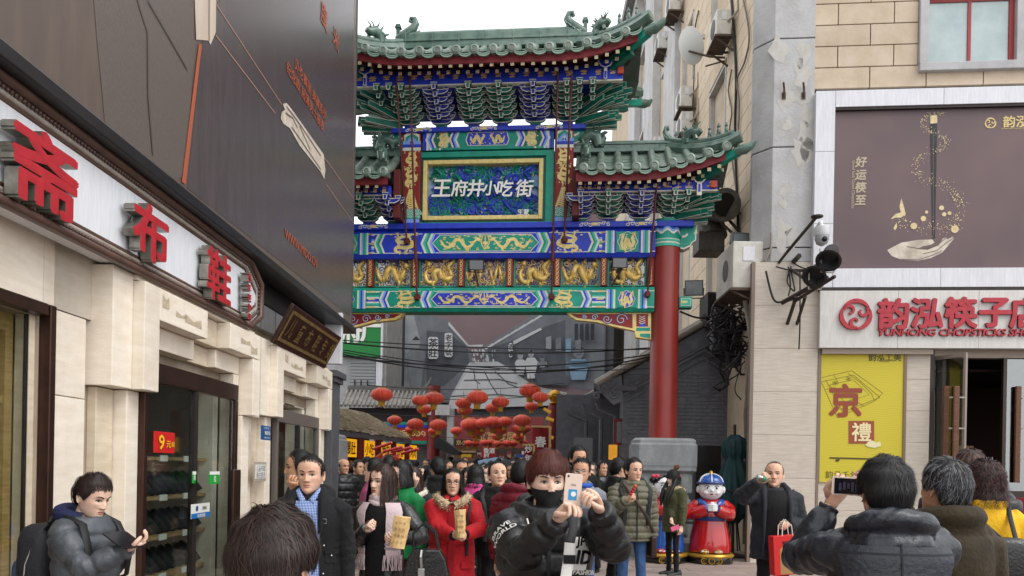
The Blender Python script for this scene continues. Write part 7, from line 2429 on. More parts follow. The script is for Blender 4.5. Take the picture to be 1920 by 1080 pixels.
def skin(i):
 m=M('skin_'+'abc'[i],SKINS[i][0],.5,SKINS[i][1],22,bump=.10,bs=140,spec=.3)
 b=m.node_tree.nodes['Principled BSDF']
 b.inputs['Subsurface Weight'].default_value=.18
 b.inputs['Subsurface Radius'].default_value=(1,.35,.2)
 b.inputs['Subsurface Scale'].default_value=.008
 return m
m_lip=M('lip','#b27a6a',.5);m_lipr=M('lip_red','#b0504a',.4);m_ink=M('eye_dark','#17110f',.3);m_eyew=M('eye_white','#a59b93',.35)
def cloth(name,c,c2=None,rough=.7,bump=.25,bs=60,sheen=.04,**k):return M('cloth_'+name,c,rough,c2 or c,9,bump=bump,bs=bs,sheen=sheen,spec=.25,**k)
m_trB=cloth('black_trousers','#0f0f12');m_jean=cloth('jeans','#2f4a72','#3f5f8c',.8,lo=.3,hi=.7,bump=.35,bs=25);m_dkj=cloth('dark_jeans','#222836','#2b3346')
m_shoeB=M('shoe_black','#151516',.45);m_shoeW=M('shoe_white','#c9cdd2',.5)
HMAT={}
def hairmat(name,a,b,rough=.55):
 if name not in HMAT:
  HMAT[name]=[M('hair_'+name+x,c,rough,spec=.45) for x,c in (('_dark',a),('_light',b),('_mid',a))]
 return HMAT[name]
HAIRS={'black':('#0b0a0a','#1d1918'),'brown':('#241713','#3f2a23'),'red':('#4a1f16','#6e3324'),'grey':('#1d1d1e','#77777a'),'maroon':('#2a1413','#4d2420'),'warm':('#2a1a14','#59392b')}
class Pers:pass
def person(label,px,py,Y,yaw=0.0,head=(0,0,0),top=None,legs='trousers',leg_mat=None,hair='short',hcol='black',skn=0,R=None,L=None,lod=1,wide=1.0,th=.02,
coat=.80,puff=0,shoe=None,look=(0,0),fringe=62,lip=None,walk=0.0,grp=None,collar=.03,hood=False,hlen=.3,brow=1.0,handsR=(.45,.5),handsL=(.45,.5),eyes=True,lean=0.0,strands=None,wr=1.0,nohair=False,hsz=1.09,hpoleR=None,hpoleL=None,thick=.016):
 c=P(px,py,Y)
 yaw=radians(yaw)
 s=c.z/1.585
 fc=Face((c.x,c.y),(cos(yaw),sin(yaw)))
 t=thing('person',label,'person',(0,0,0),fc,grp)
 p=Pers();p.t,p.f,p.s,p.c=t,fc,s,c
 inv=fc.mat.inverted()
 p.loc= lambda q:inv@Vector(q)
 hp_,hr,ht=[radians(a) for a in head]
 HC=Vector((0,-.015-lean*.2,1.585))*s
 Rm=Matrix.Rotation(ht,4,'Z')@Matrix.Rotation(hp_,4,'X')@Matrix.Rotation(hr,4,'Y')
 TH=Matrix.Translation(HC+Vector((0,.02,-.09))*s)@Rm@Matrix.Translation(Vector((0,-.02,.09))*s*hsz)@Matrix.Scale(s*hsz,4)
 p.TH=TH
 arms={}
 for side,spec_ in ((-1,R),(1,L)):
  sh_=Vector((side*.178*wide,.01,1.375))*s
  if spec_ is None:
   hd_=Vector((side*(.25+(wide-1)*.15),-.03+.05*side*walk,.80))*s;pole=Vector((side*.5,.5,1.1))
  elif len(spec_)==6:
   hd_=p.loc(P(*spec_[:3]));pole=p.loc(P(*spec_[3:]))
  else:
   hd_=Vector(spec_[:3])*s;pole=Vector((side*.6,.25,.7))*s
  el,wr_=ik(sh_,hd_,pole,.285*s,.255*s)
  arms[side]=(sh_,el,wr_)
 p.arms=arms
 mid=lod<=1
# body: head, neck, hands, and the limbs under the clothes, one mesh
 mb=MB()
 head_into(mb,TH,{0:46,1:30,2:16}[lod],{0:56,1:40,2:24}[lod],eyes=eyes,brow=brow,look=look)
 n0=HC+Vector((0,.012,-.06))*s
 mb.tube([TH@Vector((0,.02,-.06)),Vector((0,.02,1.47))*s,Vector((0,.015,1.38))*s],[.053*s,.056*s,.075*s],14)
 mb.loft([[Vector((rx*.8*cos(a),y0+ry*.8*sin(a),z))*s for a in np.linspace(0,2*pi,12,endpoint=False)] for z,rx,ry,y0 in TORSO])
 for side in (-1,1):
  sh_,el,wr_=arms[side]
  mb.tube([sh_,el,wr_],[.036*s,.03*s,.024*s],10)
  dr_=(wr_-el).normalized()
  hx=(handsR if side<0 else handsL)
  pd_=hx[2] if len(hx)>2 else Vector((0,.0,0))-Vector((side*1.0,0,0))
  yv=-(Vector(pd_)-dr_*Vector(pd_).dot(dr_)).normalized()
  zv=-dr_
  xv=yv.cross(zv)
  Th=Matrix.Translation(wr_+dr_*.02*s)@Matrix((xv,yv,zv)).transposed().to_4x4()@Matrix.Scale(s*1.02,4)
  sd=1 if (xv.dot(Vector((0,-1,0)))<0) else -1
  if len(hx)>3:sd=hx[3]
  hand_into(mb,Th,sd,hx[0],hx[1],seg=8 if lod<2 else 5)
  hz=.9*s
  wk=walk*side*.16
  mb.tube([Vector((side*.09*s,0,hz)),Vector((side*.095*s,-wk*.5-.02,.47*s)),Vector((side*.1*s,-wk+.0,.06*s))],[.05*s,.03*s,.02*s],8)
 b=mb.build('body',[skin(skn),lip or m_lip,m_ink,m_eyew],t,smooth=180)
# upper garment
 col=top
 g=MB();segs=[]
 zlo=coat
 zs_=list(np.linspace(min(zlo,.8),1.46,10)) if zlo>=.8 else list(np.linspace(zlo,.8,5))[:-1]+list(np.linspace(.8,1.46,10))
 rings=[]
 for z in zs_:
  rx,ry,y0=torso_ring(z,th,wide)
  if z<.8:rx+=(.8-z)*.10;ry+=(.8-z)*.12
  if z>1.40:rx,ry=rx+.01,ry+.01
  rings.append([Vector((rx*cos(a)*(1+.0),y0+ry*sin(a),z))*s for a in np.linspace(0,2*pi,22,endpoint=False)])
 g.loft(rings)
 ar=[(.072+th*.55)*s,(.060+th*.5)*s,(.052+th*.45)*s,(.042+th*.35)*s]
 for side in (-1,1):
  sh_,el,wr_=arms[side]
  q=[sh_+Vector((-side*.05,0,.0))*s,sh_+(el-sh_)*.12,sh_.lerp(el,.6),el,el.lerp(wr_,.5),wr_-(wr_-el).normalized()*.0]
  g.tube(q,[ar[0]*.95,ar[0],ar[1],ar[1]*1.0,ar[2],ar[3]],14)
  segs.append((sh_,el,wr_))
 if collar:
  ck=[Vector(((.072+collar*.6)*cos(a),.012+(.068+collar*.6)*sin(a),1.455+.02*sin(a)))*s for a in np.linspace(0,2*pi,25)]
  g.tube(ck,(.018+collar*.55)*s,8,cap=False)
 if hood:
  g.ell(Vector((0,.115,1.40))*s,Vector((.13,.065,.10))*s,14,10)
  g.tube([Vector((.125*cos(a),.06+.085*sin(a),1.45+.045*sin(a)))*s for a in np.linspace(-.35,pi+.35,14)],.042*s,8)
 vox={0:.0105,1:.0135,2:.024}[lod]
 pend(g,'jacket',col,t,vox,dict(s=s,puff=puff,segs=segs,wr=wr,seed=int(px*7+py)))
# lower garment and shoes
 lm=leg_mat or m_trB
 g=MB()
 if legs=='trousers':
  g.loft([[Vector((rx*cos(a),ry*sin(a),z))*s for a in np.linspace(0,2*pi,18,endpoint=False)] for z,rx,ry in ((.80,.165,.115),(.88,.17,.12),(1.0,.16,.115))])
 for side in (-1,1):
  wk=walk*side*.16
  r4=(.088,.07,.060,.066,.07) if legs=='trousers' else (.08,.062,.05,.045,.045)
  g.tube([Vector((side*.083,0,.86))*s,Vector((side*.092,-wk*.3-.01,.66))*s,Vector((side*.095,-wk*.6-.015,.47))*s,Vector((side*.098,-wk*.85,.25))*s,Vector((side*.1,-wk,.075))*s],[a*s for a in r4],14)
 pend(g,'trousers' if legs=='trousers' else 'leggings',lm,t,vox*1.15,dict(s=s,puff=0,segs=[],wr=1.2,seed=int(px)))
 for side in (-1,1):
  wk=walk*side*.16
  f=MB()
  rings=[]
  for u in np.linspace(0,1,7):
   w_=.047*(math.sin(pi*(.14+.78*u))**.5);h=.045+.05*(1-u)**1.5
   rings.append([Vector((side*.105+w_*cos(a),-wk+.085-.26*u,max(.0,.02+h*sin(a)*(1 if sin(a)>0 else .4))))*s for a in np.linspace(0,2*pi,12,endpoint=False)])
  f.loft(rings).build('shoe',shoe or m_shoeB,t,smooth=60)
# hair
 if not nohair:
  do_hair(p,hair,hcol,fringe,hlen,lod,strands,thick)
 return p
def ell_h(u,k):
 return Vector((u.x*(.0835+k),u.y*((.101 if u.y>0 else .092)+k)+.002,u.z*(.120+k)))
def do_hair(p,style,hcol,fringe,hlen,lod,strands,thick):
 T,s=p.TH,p.s
 mats=hairmat(hcol,*HAIRS[hcol])
 rr=random.Random(int(p.c.x*1000)+5)
 mb=MB()
 side={'short':84,'crop':76,'long':112,'bob':112,'curly':112,'full':88,'bald':84}[style]
 nape={'short':124,'crop':116,'long':135,'bob':135,'curly':135,'full':130,'bald':112}[style]
 K,Vv=[0,30,48,60,73,82,92,105,125,180],([fringe,fringe,fringe+2,fringe+12,96,94,side,side+4,nape-8,nape] if style not in ('long','bob','curly') else [fringe,fringe+1,fringe+6,fringe+22,100,108,side,side+4,nape-8,nape])
 jag=[rr.uniform(-1,1) for _ in range(64)]
 def tmax(ph):return radians(np.interp(abs((math.degrees(ph)+180)%360-180),K,Vv)+2.6*jag[int(ph*10)%64])
 t0=0
 def tmin(ph):
  if style!='bald':return 0.0
  d=abs((math.degrees(ph)+180)%360-180)
  return radians(np.interp(d,[0,60,90,140,180],[62,60,55,45,40]))
 def U(th,ph):return Vector((sin(th)*sin(ph),-sin(th)*cos(ph),cos(th)))
 n,k=(36,12) if lod<2 else (20,7)
 rows=[]
 for i in range(k+1):
  row=[]
  for j in range(n+1):
   ph=2*pi*j/n
   a,b=tmin(ph),tmax(ph)
   th=a+(b-a)*i/k
   e=i/k
   tk=thick*(1-.85*e**4)*(1 if style!='bald' else .35)+.004*sin(ph*9+i)*(style=='curly')
   tk+=.0045*sin(3.1*ph+7*th+jag[0]*3)*sin(5.3*th-2*ph+jag[1]*3)*(1-e**2)*(thick/.016)
   row.append(T@ell_h(U(th,ph),tk-.004))
  rows.append(row)
 mb.grid(rows,0)
 long_=style in ('long','bob','curly')
 if strands is None:strands={0:3400,1:1100,2:200}[lod]
 wh=(.25,rr.uniform(.35,.6))
 pole=Vector((rr.uniform(-.12,.12),.42,1)).normalized()
 ex=pole.cross(Vector((1,0,0))).normalized();ey=pole.cross(ex)
 for q in range(strands):
  ph=rr.uniform(0,2*pi)
  th=math.acos(rr.uniform(-.55,1))
  Ls=rr.uniform(.35,.95) if not long_ else 3
  wdt=(.0011 if lod==0 else .0026 if lod==1 else .006)
  pts=[]
  lift=rr.uniform(0,.007) if rr.random()<.9 else rr.uniform(.006,.016)
  sw=rr.uniform(-.3,.3)
  ok=False
  steps=7 if not long_ else 9
  for i in range(steps):
   a=th+i*Ls/steps*(.75 if not long_ else .35)
   b=ph+sw*i/steps
   u=pole*cos(a)+(ex*cos(b)+ey*sin(b))*sin(a)
   ang=math.acos(max(-1,min(1,u.z)))
   phh=math.atan2(u.x,-u.y)
   if ang>tmax(phh)+.04 or ang<tmin(phh):break
   e=ang/tmax(phh)
   kk=thick*(1-.8*e**4)+lift*(1-.4*e)*(.5+.9*i/steps)+.0+.0045*sin(3.1*phh+7*ang+jag[0]*3)*sin(5.3*ang-2*phh+jag[1]*3)*(1-min(1,e)**2)*(thick/.016)
   if style=='bald':kk=thick*.35+.001
   v=ell_h(u,kk)
   if style=='curly':v=v+Vector((rr.uniform(-1,1),rr.uniform(-1,1),rr.uniform(-1,1)))*.012
   pts.append(v)
  if long_ and pts and len(pts)<steps+1:
   v=pts[-1]
   if v.y>-.045 or abs(v.x)>.055:
    zend=-.115-hlen*rr.uniform(.8,1.0)
    m_=6
    z0=v.z
    for i in range(1,m_+1):
     f_=i/m_
     z=z0+(zend-z0)*f_
     out=.015*sin(f_*2.2)+.012*f_
     nx,ny=v.x,v.y
     r_=math.hypot(nx,ny) or 1
     jt=Vector((rr.uniform(-1,1),rr.uniform(-1,1),0))*(.004 if style!='curly' else .016)
     pts.append(Vector((nx*(1+out/r_),ny*(1+out/r_),z))+jt)
  if len(pts)<3:continue
  W=[T@v for v in pts]
  n_=len(W)
  A_,B_=[],[]
  for i in range(n_):
   d=W[min(n_-1,i+1)]-W[max(0,i-1)]
   nrm=(T.to_3x3()@Vector((pts[i].x,pts[i].y,pts[i].z*.6)))
   sdv=d.cross(nrm)
   if sdv.length<1e-9:sdv=Vector((1,0,0))
   sdv.normalize()
   w_=wdt*s*(1.4 if long_ else 1)*(1-.75*(i/(n_-1))**2)
   A_.append(W[i]+sdv*w_);B_.append(W[i]-sdv*w_)
  mb.add(A_+B_,[(i,i+1,n_+i+1,n_+i) for i in range(n_-1)],rr.choice((0,0,1,2)))
 if long_:
  rows=[]
  for ph in np.linspace(radians(62),radians(298),26):
   row=[]
   for i in range(8):
    f_=i/7
    u=U(radians(92),ph)
    v=ell_h(u,thick*.6)
    r_=math.hypot(v.x,v.y)
    out=.012*sin(f_*2.2)+.008*f_
    row.append(T@Vector((v.x*(1+out/r_),v.y*(1+out/r_),v.z+(-.115-hlen*.92-v.z)*f_+.012*sin(ph*17))))
   rows.append(row)
  mb.grid(rows,0)
 mb.build('hair',mats,p.t,smooth=180)
def pend(mb,name,mat,parent,vox,opt):
 o=mb.build(name,mat,parent)
 opt['s']=opt.get('s',1)
 r=o.modifiers.new('r','REMESH');r.mode='VOXEL';r.voxel_size=vox*opt['s']
 sm=o.modifiers.new('s','SMOOTH');sm.factor=.5;sm.iterations=opt.get('it',5)
 PEND.append((o,opt))
 return o
def finish_cloth():
 dg=bpy.context.evaluated_depsgraph_get()
 for o,opt in PEND:
  ev=o.evaluated_get(dg)
  me=bpy.data.meshes.new_from_object(ev)
  n=len(me.vertices)
  if n:
   co=np.empty(n*3);me.vertices.foreach_get('co',co);co=co.reshape(-1,3)
   no=np.empty(n*3);me.vertices.foreach_get('normal',no);no=no.reshape(-1,3)
   s=opt['s']
   rs=np.random.RandomState(opt['seed']%9999)
   d=np.zeros(n)
   best=np.full(n,9.0);tl=co[:,2]/s
   tl=tl.copy()
   for (a,b,c) in opt['segs']:
    for q,(u,v,base) in enumerate(((a,b,0),(b,c,.285))):
     u,v=np.array(u),np.array(v)
     dv=v-u
     t=np.clip(((co-u)@dv)/(dv@dv),0,1)
     ds_=np.linalg.norm(co-u-t[:,None]*dv,axis=1)/s
     ok=(ds_<.115)&(ds_<best)&((base>0)|(t>.18))
     best=np.where(ok,ds_,best)
     tl=np.where(ok,base+t*np.linalg.norm(dv)/s+7,tl)
   if opt['puff']:
    ph=tl/opt['puff']
    d+=-.016*(1-np.abs(np.sin(ph*pi)))**2.2+.005
    ph2=ph*0
   wv=np.zeros(n)
   for _ in range(9):
    kx=rs.normal(size=3)*rs.uniform(14,46)
    kx[2]*=.75
    wv+=np.sin((co/s)@kx+rs.uniform(0,6)+1.6*np.sin((co/s)@(kx[::-1]*.45)))
   arm=best<9
   d+=np.where(arm,.0026*np.sin(tl*105+2.0*wv/4)*np.exp(-((tl-7.285)/.13)**2),0)*opt['wr']
   d+=.0030*(np.abs(wv/3)**.8*np.sign(wv))*opt['wr']
   co=co+no*(d*s)[:,None]
   me.vertices.foreach_set('co',co.ravel())
  me.polygons.foreach_set('use_smooth',[True]*len(me.polygons))
  me.materials.clear()
  for m in o.data.materials:me.materials.append(m)
  o.modifiers.clear()
  old=o.data
  o.data=me
  me.name=old.name
  bpy.data.meshes.remove(old)
  me.update()
def panel_on(p,name,mat,a0,a1,z0,z1,off_,wide=1.0,th=.02,n=9,k=12,flare=0.0,taper=1.0,lift=None,thick_=.006):
 """a0..a1 degrees round the body from the front (0 = front, + = towards local +x)"""
 rows,back=[],[]
 for z in np.linspace(z0,z1,k):
  r1,r2=[],[]
  f=(z-z0)/(z1-z0)
  for a in np.linspace(a0,a1,n):
   am=(a0+a1)/2+(a-(a0+a1)/2)*(taper+(1-taper)*f)
   rx,ry,y0=torso_ring(max(z,.8),th+off_,wide)
   if z<.8:rx+=(.8-z)*.10;ry+=(.8-z)*.12
   t=radians(am)
   r1.append(Vector((rx*sin(t),y0-ry*cos(t),z))*p.s)
   r2.append(Vector(((rx-thick_)*sin(t),y0-(ry-thick_)*cos(t),z))*p.s)
  rows.append(r1);back.append(r2)
 mb=MB().grid(rows).grid([r[::-1] for r in back])
 for i in range(k-1):
  mb.add([rows[i][0],rows[i+1][0],back[i+1][0],back[i][0]],[(0,1,2,3)]);mb.add([rows[i][-1],rows[i+1][-1],back[i+1][-1],back[i][-1]],[(3,2,1,0)])
 return mb.build(name,mat,p.t,smooth=60)
def ptube(p,name,pts,r,mat,n=8,**k):
 return MB().tube([Vector(q)*p.s for q in pts],[x*p.s for x in r] if hasattr(r,'__len__') else r*p.s,n).build(name,mat,p.t,smooth=60,**k)
def strap(p,name,mat,side,zlow=.95,off_=.012,th=.02,wide=1.0,w_=.04,cross=False,parent=None):
 """a strap over the shoulder, down the front (and back)"""
 pts=[]
 for z,a in ((zlow,38),(1.15,36),(1.3,38),(1.385,48)):
  rx,ry,y0=torso_ring(z,th+off_,wide);t=radians(a)
  pts.append(Vector((side*rx*sin(t),y0-ry*cos(t),z)))
 pts.append(Vector((side*.105,.01,1.45+th+off_)))
 for z,a in ((1.36,130),(1.2,140),(zlow,142)):
  rx,ry,y0=torso_ring(z,th+off_,wide);t=radians(a)
  pts.append(Vector((side*rx*sin(t),y0-ry*cos(t),z)))
 q=[]
 for a,b in zip(pts[:-1],pts[1:]):
  q+=[a.lerp(b,t) for t in (0,.33,.66)]
 q.append(pts[-1])
 mb=MB()
 mb.tube([v*p.s for v in q],w_/2*p.s,6,flat=.35)
 return mb.build(name,mat,parent or p.t,smooth=60)
def fur(p,pts,r,mats,n=260,ln=.035):
 rr=random.Random(int(p.c.x*100))
 mb=MB()
 q=[Vector(v) for v in pts]
 for k in range(n):
  i=rr.randrange(len(q)-1)
  b=q[i].lerp(q[i+1],rr.random())
  d=Vector((rr.gauss(0,1),rr.gauss(0,1),rr.gauss(0,1))).normalized()
  e=b+d*r
  tip=b+d*(r+ln*rr.uniform(.6,1.2))+Vector((0,0,-.01))
  sd=d.cross(Vector((rr.random(),rr.random(),rr.random()))).normalized()*.006
  mb.add([(e-sd)*p.s,(e+sd)*p.s,tip*p.s],[(0,1,2)],rr.choice((0,1)))
 mb.tube([v*p.s for v in q],r*1.05*p.s,8)
 return mb.build('fur_trim',mats,p.t)
def glasses(p,mat):
 mb=MB()
 for s in (-1,1):
  q=[(s*.032+.021*cos(t)*(1+.1*abs(cos(t))),.0+.0155*sin(t)) for t in np.linspace(0,2*pi,19)]
  mb.tube([p.TH@Vector((x,-.104+.35*max(0,abs(x)-.03)**1*.8,z)) for x,z in q],.0024*p.s,5)
  mb.tube([p.TH@Vector((s*.053,-.094,.004)),p.TH@Vector((s*.074,-.06,.008)),p.TH@Vector((s*.078,.01,.01))],.002*p.s,5)
 mb.tube([p.TH@Vector((-.011,-.106,.003)),p.TH@Vector((0,-.108,.005)),p.TH@Vector((.011,-.106,.003))],.002*p.s,5)
 return mb.build('glasses',mat,p.t,smooth=60)
def wsolo(p,name,label,cat,mb,mats,**k):
 return mb.solo(name,label,cat,mats,p.f,**k)
# the people in front, nearest first
j_black=cloth('black_jacket','#0e0f11','#151618',.75,bump=.3,bs=90)
j_puffB=M('cloth_black_puffer','#0b0c0e',.42,'#121316',8,bump=.15,bs=70,spec=.5)
j_navy=M('cloth_navy_puffer','#0f141d',.36,'#161c28',8,bump=.18,bs=60,spec=.55)
j_leather=M('cloth_leather','#0b0b0c',.3,'#121213',10,bump=.25,bs=60,spec=.6)
j_red=cloth('red_coat','#a3121c','#b31a24',.7,bump=.2,bs=60);j_green=cloth('green_coat','#0c6a36','#0f7a40')
j_maroon=M('cloth_maroon','#641425',.5,'#74192b',8,bump=.2,bs=60);j_olive=M('cloth_olive_puffer','#565442',.5,'#656350',8,bump=.15,bs=60)
j_parka=cloth('parka','#3d3f28','#4a4b32',.8,bump=.3,bs=40);j_grey=M('cloth_grey_puffer','#3f4348',.45,'#4d5157',7,bump=.2,bs=60,spec=.5)
j_brown=cloth('brown_jacket','#2a2213','#352b19',.75,bump=.3,bs=50);j_char=cloth('charcoal','#202327','#2a2d32',.7,bump=.35,bs=30)
j_yel=cloth('yellow_top','#d9a514','#e0b020');m_strap=M('strap_black','#151517',.6);m_paper=M('paper_bag','#d9b985',.7,'#c7a26c',8,bump=.3,bs=18);m_silver=M('metal_silver','#b9b9b9',.25,metal=.9)
m_fur=[M('fur_tan','#b39d80',.9),M('fur_pale','#d6c6a8',.9)]
m_phone_w=M('phone_gold','#d8c3b4',.3,spec=.6);m_scr=M('phone_screen','#15161c',.1)
Q=person('young man with red-brown fringe and black mask photographing with a pale phone',1024,903,3.85,4,(3,0,6),j_puffB,hair='full',hcol='red',fringe=74,lod=0,th=.035,puff=.115,wide=1.1,collar=.05,hood=True,skn=1,
R=(1043,976,3.44,950,1100,3.6),L=(1124,956,3.44,1190,1080,3.6),handsR=((.9,.75,.75,.8),.9,(.45,-.75,.1)),handsL=((1.0,1.0,1.1,1.2),.6,(-.75,-.6,.1)),look=(.3,-.3),thick=.026,wr=1.4,strands=7000,hsz=1.02)
mb=MB()
rows=[]
for z in np.linspace(-.128,-.034,8):
 r_=[]
 for a in np.linspace(-95,95,25):
  t=radians(a);w,f=np.interp(max(z,-.1),HZ,HW),np.interp(max(z,-.1),HZ,HF_)
  x=(w+.006)*sin(t)
  zz_=z+.012*(abs(a)/95)**2+.006*math.exp(-(a/20)**2)
  r_.append(Q.TH@Vector((x,-(f+.007)*cos(t)-(.012*math.exp(-(a/16)**2) if z>-.06 else .004),zz_)))
 rows.append(r_)
mb.grid(rows).build('mask',M('mask_black','#0d0d0f',.7,bump=.2,bs=120),Q.t,smooth=180)
for s in (-1,1):
 mb=MB().tube([Q.TH@Vector((s*.07,-.03,-.05)),Q.TH@Vector((s*.08,.0,-.01)),Q.TH@Vector((s*.082,.012,.012))],.0016,5);mb.build('mask_loop',m_strap,Q.t)
def patch_text(p,body,a,z,size,mat,th,wide,rot=0.0,bold=.02,off_=.01,wrap=True):
 g=glyphs(body,size,bold)
 ca,sa=cos(rot),sin(rot)
 rx,ry,y0=torso_ring(z,th+off_,wide)
 out=[]
 for x,y,zz_ in g.v:
  X,Z=x*ca-zz_*sa,x*sa+zz_*ca
  t=radians(a)+X/((rx+ry)/2)
  q=torso_ring(z+Z,th+off_-y,wide)
  out.append(Vector((q[0]*sin(t),q[2]-q[1]*cos(t),z+Z))*p.s)
 g.v=out
 return g.build('lettering',mat,p.t)
panel_on(Q,'zip',M('zip_black','#0a0a0b',.4),-2,2,.8,1.44,.012,1.1,.035)
panel_on(Q,'print_band',m_print,26,48,1.19,1.34,.014,1.1,.035)
patch_text(Q,'JPK',37,1.315,.055,m_scr,.045,1.1,-.1,.03,.022);patch_text(Q,'ID',38,1.25,.085,m_scr,.045,1.1,-.1,.04,.022)
patch_text(Q,'FASHION\nMODE',42,1.165,.032,m_print,.045,1.1,-.1,.02,.02)
a_,e_,w_=Q.arms[-1]
g=glyphs('BRAVE\nWORLD',.042,.02)
m_=a_.lerp(e_,.55);xd=(a_-e_).normalized();yn=Vector((-.35,-1,.1));yn=(yn-xd*yn.dot(xd)).normalized();zd=xd.cross(yn)
g.v=[tuple(m_+zd*x*-1*-1+xd*z+yn*(.088-5*x*x-y)) for x,y,z in g.v]
g.build('lettering',m_print,Q.t)
ptube(Q,'drawstring',[(-.10,-.15,1.42),(-.085,-.185,1.36),(-.07,-.195,1.30)],.004,m_print)
def slab(name,label,cat,px,py,Y,w_,h_,yawd,roll,front,back,pitch=0,extra=None):
 c=P(px,py,Y)
 R_=Matrix.Rotation(radians(yawd),3,'Z')@Matrix.Rotation(radians(pitch),3,'X')@Matrix.Rotation(radians(roll),3,'Y')
 t=thing(name,label,cat,tuple(c))
 def tr(mb):
  mb.v=[tuple(R_@Vector(v)+c) for v in mb.v];return mb
 n=6;r_=min(w_,h_)*.12
 poly=[(sx*(w_/2-r_)+r_*cos(a0+q),sz*(h_/2-r_)+r_*sin(a0+q)) for sx,sz,a0 in ((1,1,0),(-1,1,pi/2),(-1,-1,pi),(1,-1,3*pi/2)) for q in np.linspace(0,pi/2,n)]
 tr(MB().prism(poly,-.004,.004)).build('shell',front,t,bevel=.0012)
 tr(MB().flat([(x*.94,z*.96) for x,z in poly],.0046)).build('screen',back,t)
 return t,tr
t,tr=slab('phone','pale gold phone with a blue sticker held up by the masked young man','phone',1074,921,3.40,.073,.15,2,4,m_phone_w,m_scr)
tr(MB().lathe([(.005,0),(.005,-.0015)],(-.024,-.0045,.063),12,ax='y')).build('lens',m_scr,t)
tr(MB().box((-.018,-.0055,-.038),(.018,-.0042,.008))).build('sticker',M('sticker_cyan','#2b8fc4',.4),t)
tr(MB().lathe([(.011,-.0065),(.011,-.0055)],(.003,0,-.012),14,ax='y')).build('sticker_figure',m_print,t)
g=glyphs('vivo',.013,.01);g.v=[(x,y-.0048,z+.028) for x,y,z in g.v];tr(g).build('lettering',m_greywall,t)
sb2=thing('sling_bag','black and white sling bag across the chest of the masked young man','bag',(0,-.24*Q.s,1.0*Q.s),Q.f)
UPZ=Vector((0,0,.085))*Q.s
bw= lambda q:[Vector(v)*Q.s+UPZ for v in q]
mb=MB()
out=[(.13,.92),(.10,1.02),(.06,1.075),(.0,1.09),(-.05,1.06),(-.085,.98),(-.09,.88),(.12,.82)]
mb.prism([(x*Q.s+.05,z*Q.s+UPZ.z) for x,z in out],-.30*Q.s,-.19*Q.s).build('pouch',M('bag_black','#141416',.5,bump=.2,bs=90),sb2,bevel=.018)
MB().tube(bw([(.185,-.285,.90),(.155,-.295,1.02),(.105,-.30,1.08),(.05,-.305,1.095),(.0,-.30,1.065),(-.035,-.29,.98),(-.04,-.285,.88)]),.012*Q.s,6,flat=.5).build('white_piping',m_print,sb2,smooth=60)
mb=MB().tube(bw([(.06,-.29,1.09),(.072,-.275,1.16),(.08,-.265,1.24)]),.024*Q.s,8,flat=.25);mb.build('white_strap',m_print,sb2,smooth=60)
MB().tube(bw([(.08,-.265,1.24),(.1,-.22,1.30),(.115,-.1,1.40),(.1,.03,1.43)]),.02*Q.s,8,flat=.3).build('black_strap',m_strap,sb2,smooth=60)
MB().cbox(Vector((.076,-.283,1.17))*Q.s+UPZ,(.055,.012,.04)).build('buckle',m_scr,sb2,bevel=.003)
MB().box((.075*Q.s,-.312*Q.s,.985*Q.s+UPZ.z),(.11*Q.s,-.303*Q.s,1.015*Q.s+UPZ.z)).build('white_tag',m_print,sb2)
g=glyphs('OX-1',.014,.02);g.v=[(x+.0925*Q.s,y-.314*Q.s,z+1.0*Q.s+UPZ.z) for x,y,z in g.v];g.build('lettering',m_scr,sb2)
Q=person('man in navy hooded jacket seen from behind holding up a phone sideways',1660,925,3.1,172,(-4,0,8),j_navy,hair='full',fringe=60,lod=0,th=.03,wide=.98,hood=True,puff=.16,wr=2.0,strands=7000,thick=.022,hsz=1.0,
R=(1640,935,3.42,1745,1020,3.3),L=(1556,948,3.38,1490,1060,3.4),handsL=((.8,.8,.9,1.0),.6,(.2,.9,.2)),handsR=((.9,.9,.9,1.0),.6,(-.3,.9,.2)))
Q.arms
glasses(Q,m_silver)
t,tr=slab('phone','dark phone held sideways by the man in navy, its screen showing','phone',1596,912,3.27,.155,.075,-6,2,m_phone_w,m_scr)
tr(MB().box((-.068,-.0062,-.032),(.068,-.0042,.032))).build('display',m_scr,t)
for k in range(7):tr(MB().box((-.05+.016*k,-.0068,-.02+.005*(k%3)),(-.04+.016*k,-.0064,.012+.005*(k%2)))).build('display_glow',M('display_dim','#3c3a4a',.2),t)
panel_on(Q,'hood_panel',j_navy,128,232,1.22,1.40,.035,1.0,.045,taper=.75)
panel_on(Q,'hood_seam',M('seam_navy','#0d1018',.6),179.3,180.7,1.2,1.41,.0385,1.0,.045)
panel_on(Q,'hood_edge',M('seam_navy',''),127,233,1.37,1.377,.0385,1.0,.045)
Q=person('grey-haired man in a dark brown quilted jacket seen from behind',1771,918,3.55,188,(-6,0,14),j_brown,hair='full',hcol='grey',fringe=60,lod=0,th=.035,wide=1.0,collar=.055,puff=.2,strands=6000,skn=2,thick=.018,hsz=1.0)
Q=person('dark brown-haired head of a short passer-by at the bottom edge, seen from behind',506,1062,1.72,176,(4,0,-14),j_black,hair='full',hcol='brown',fringe=62,lod=0,th=.02,strands=12000,thick=.028,hsz=.98,skn=0)
Q=person('boy in a grey padded jacket and navy hood looking down at a tablet',164,930,4.65,72,(18,0,0),j_grey,hair='full',hcol='brown',fringe=64,lod=0,th=.04,wide=1.05,puff=.15,hood=False,skn=1,thick=.022,collar=0,
R=(238,1030,4.5,205,1065,4.45),L=(236,1028,4.75,190,1060,4.9),handsR=(.6,.6,(0,-.2,1)),strands=3000)
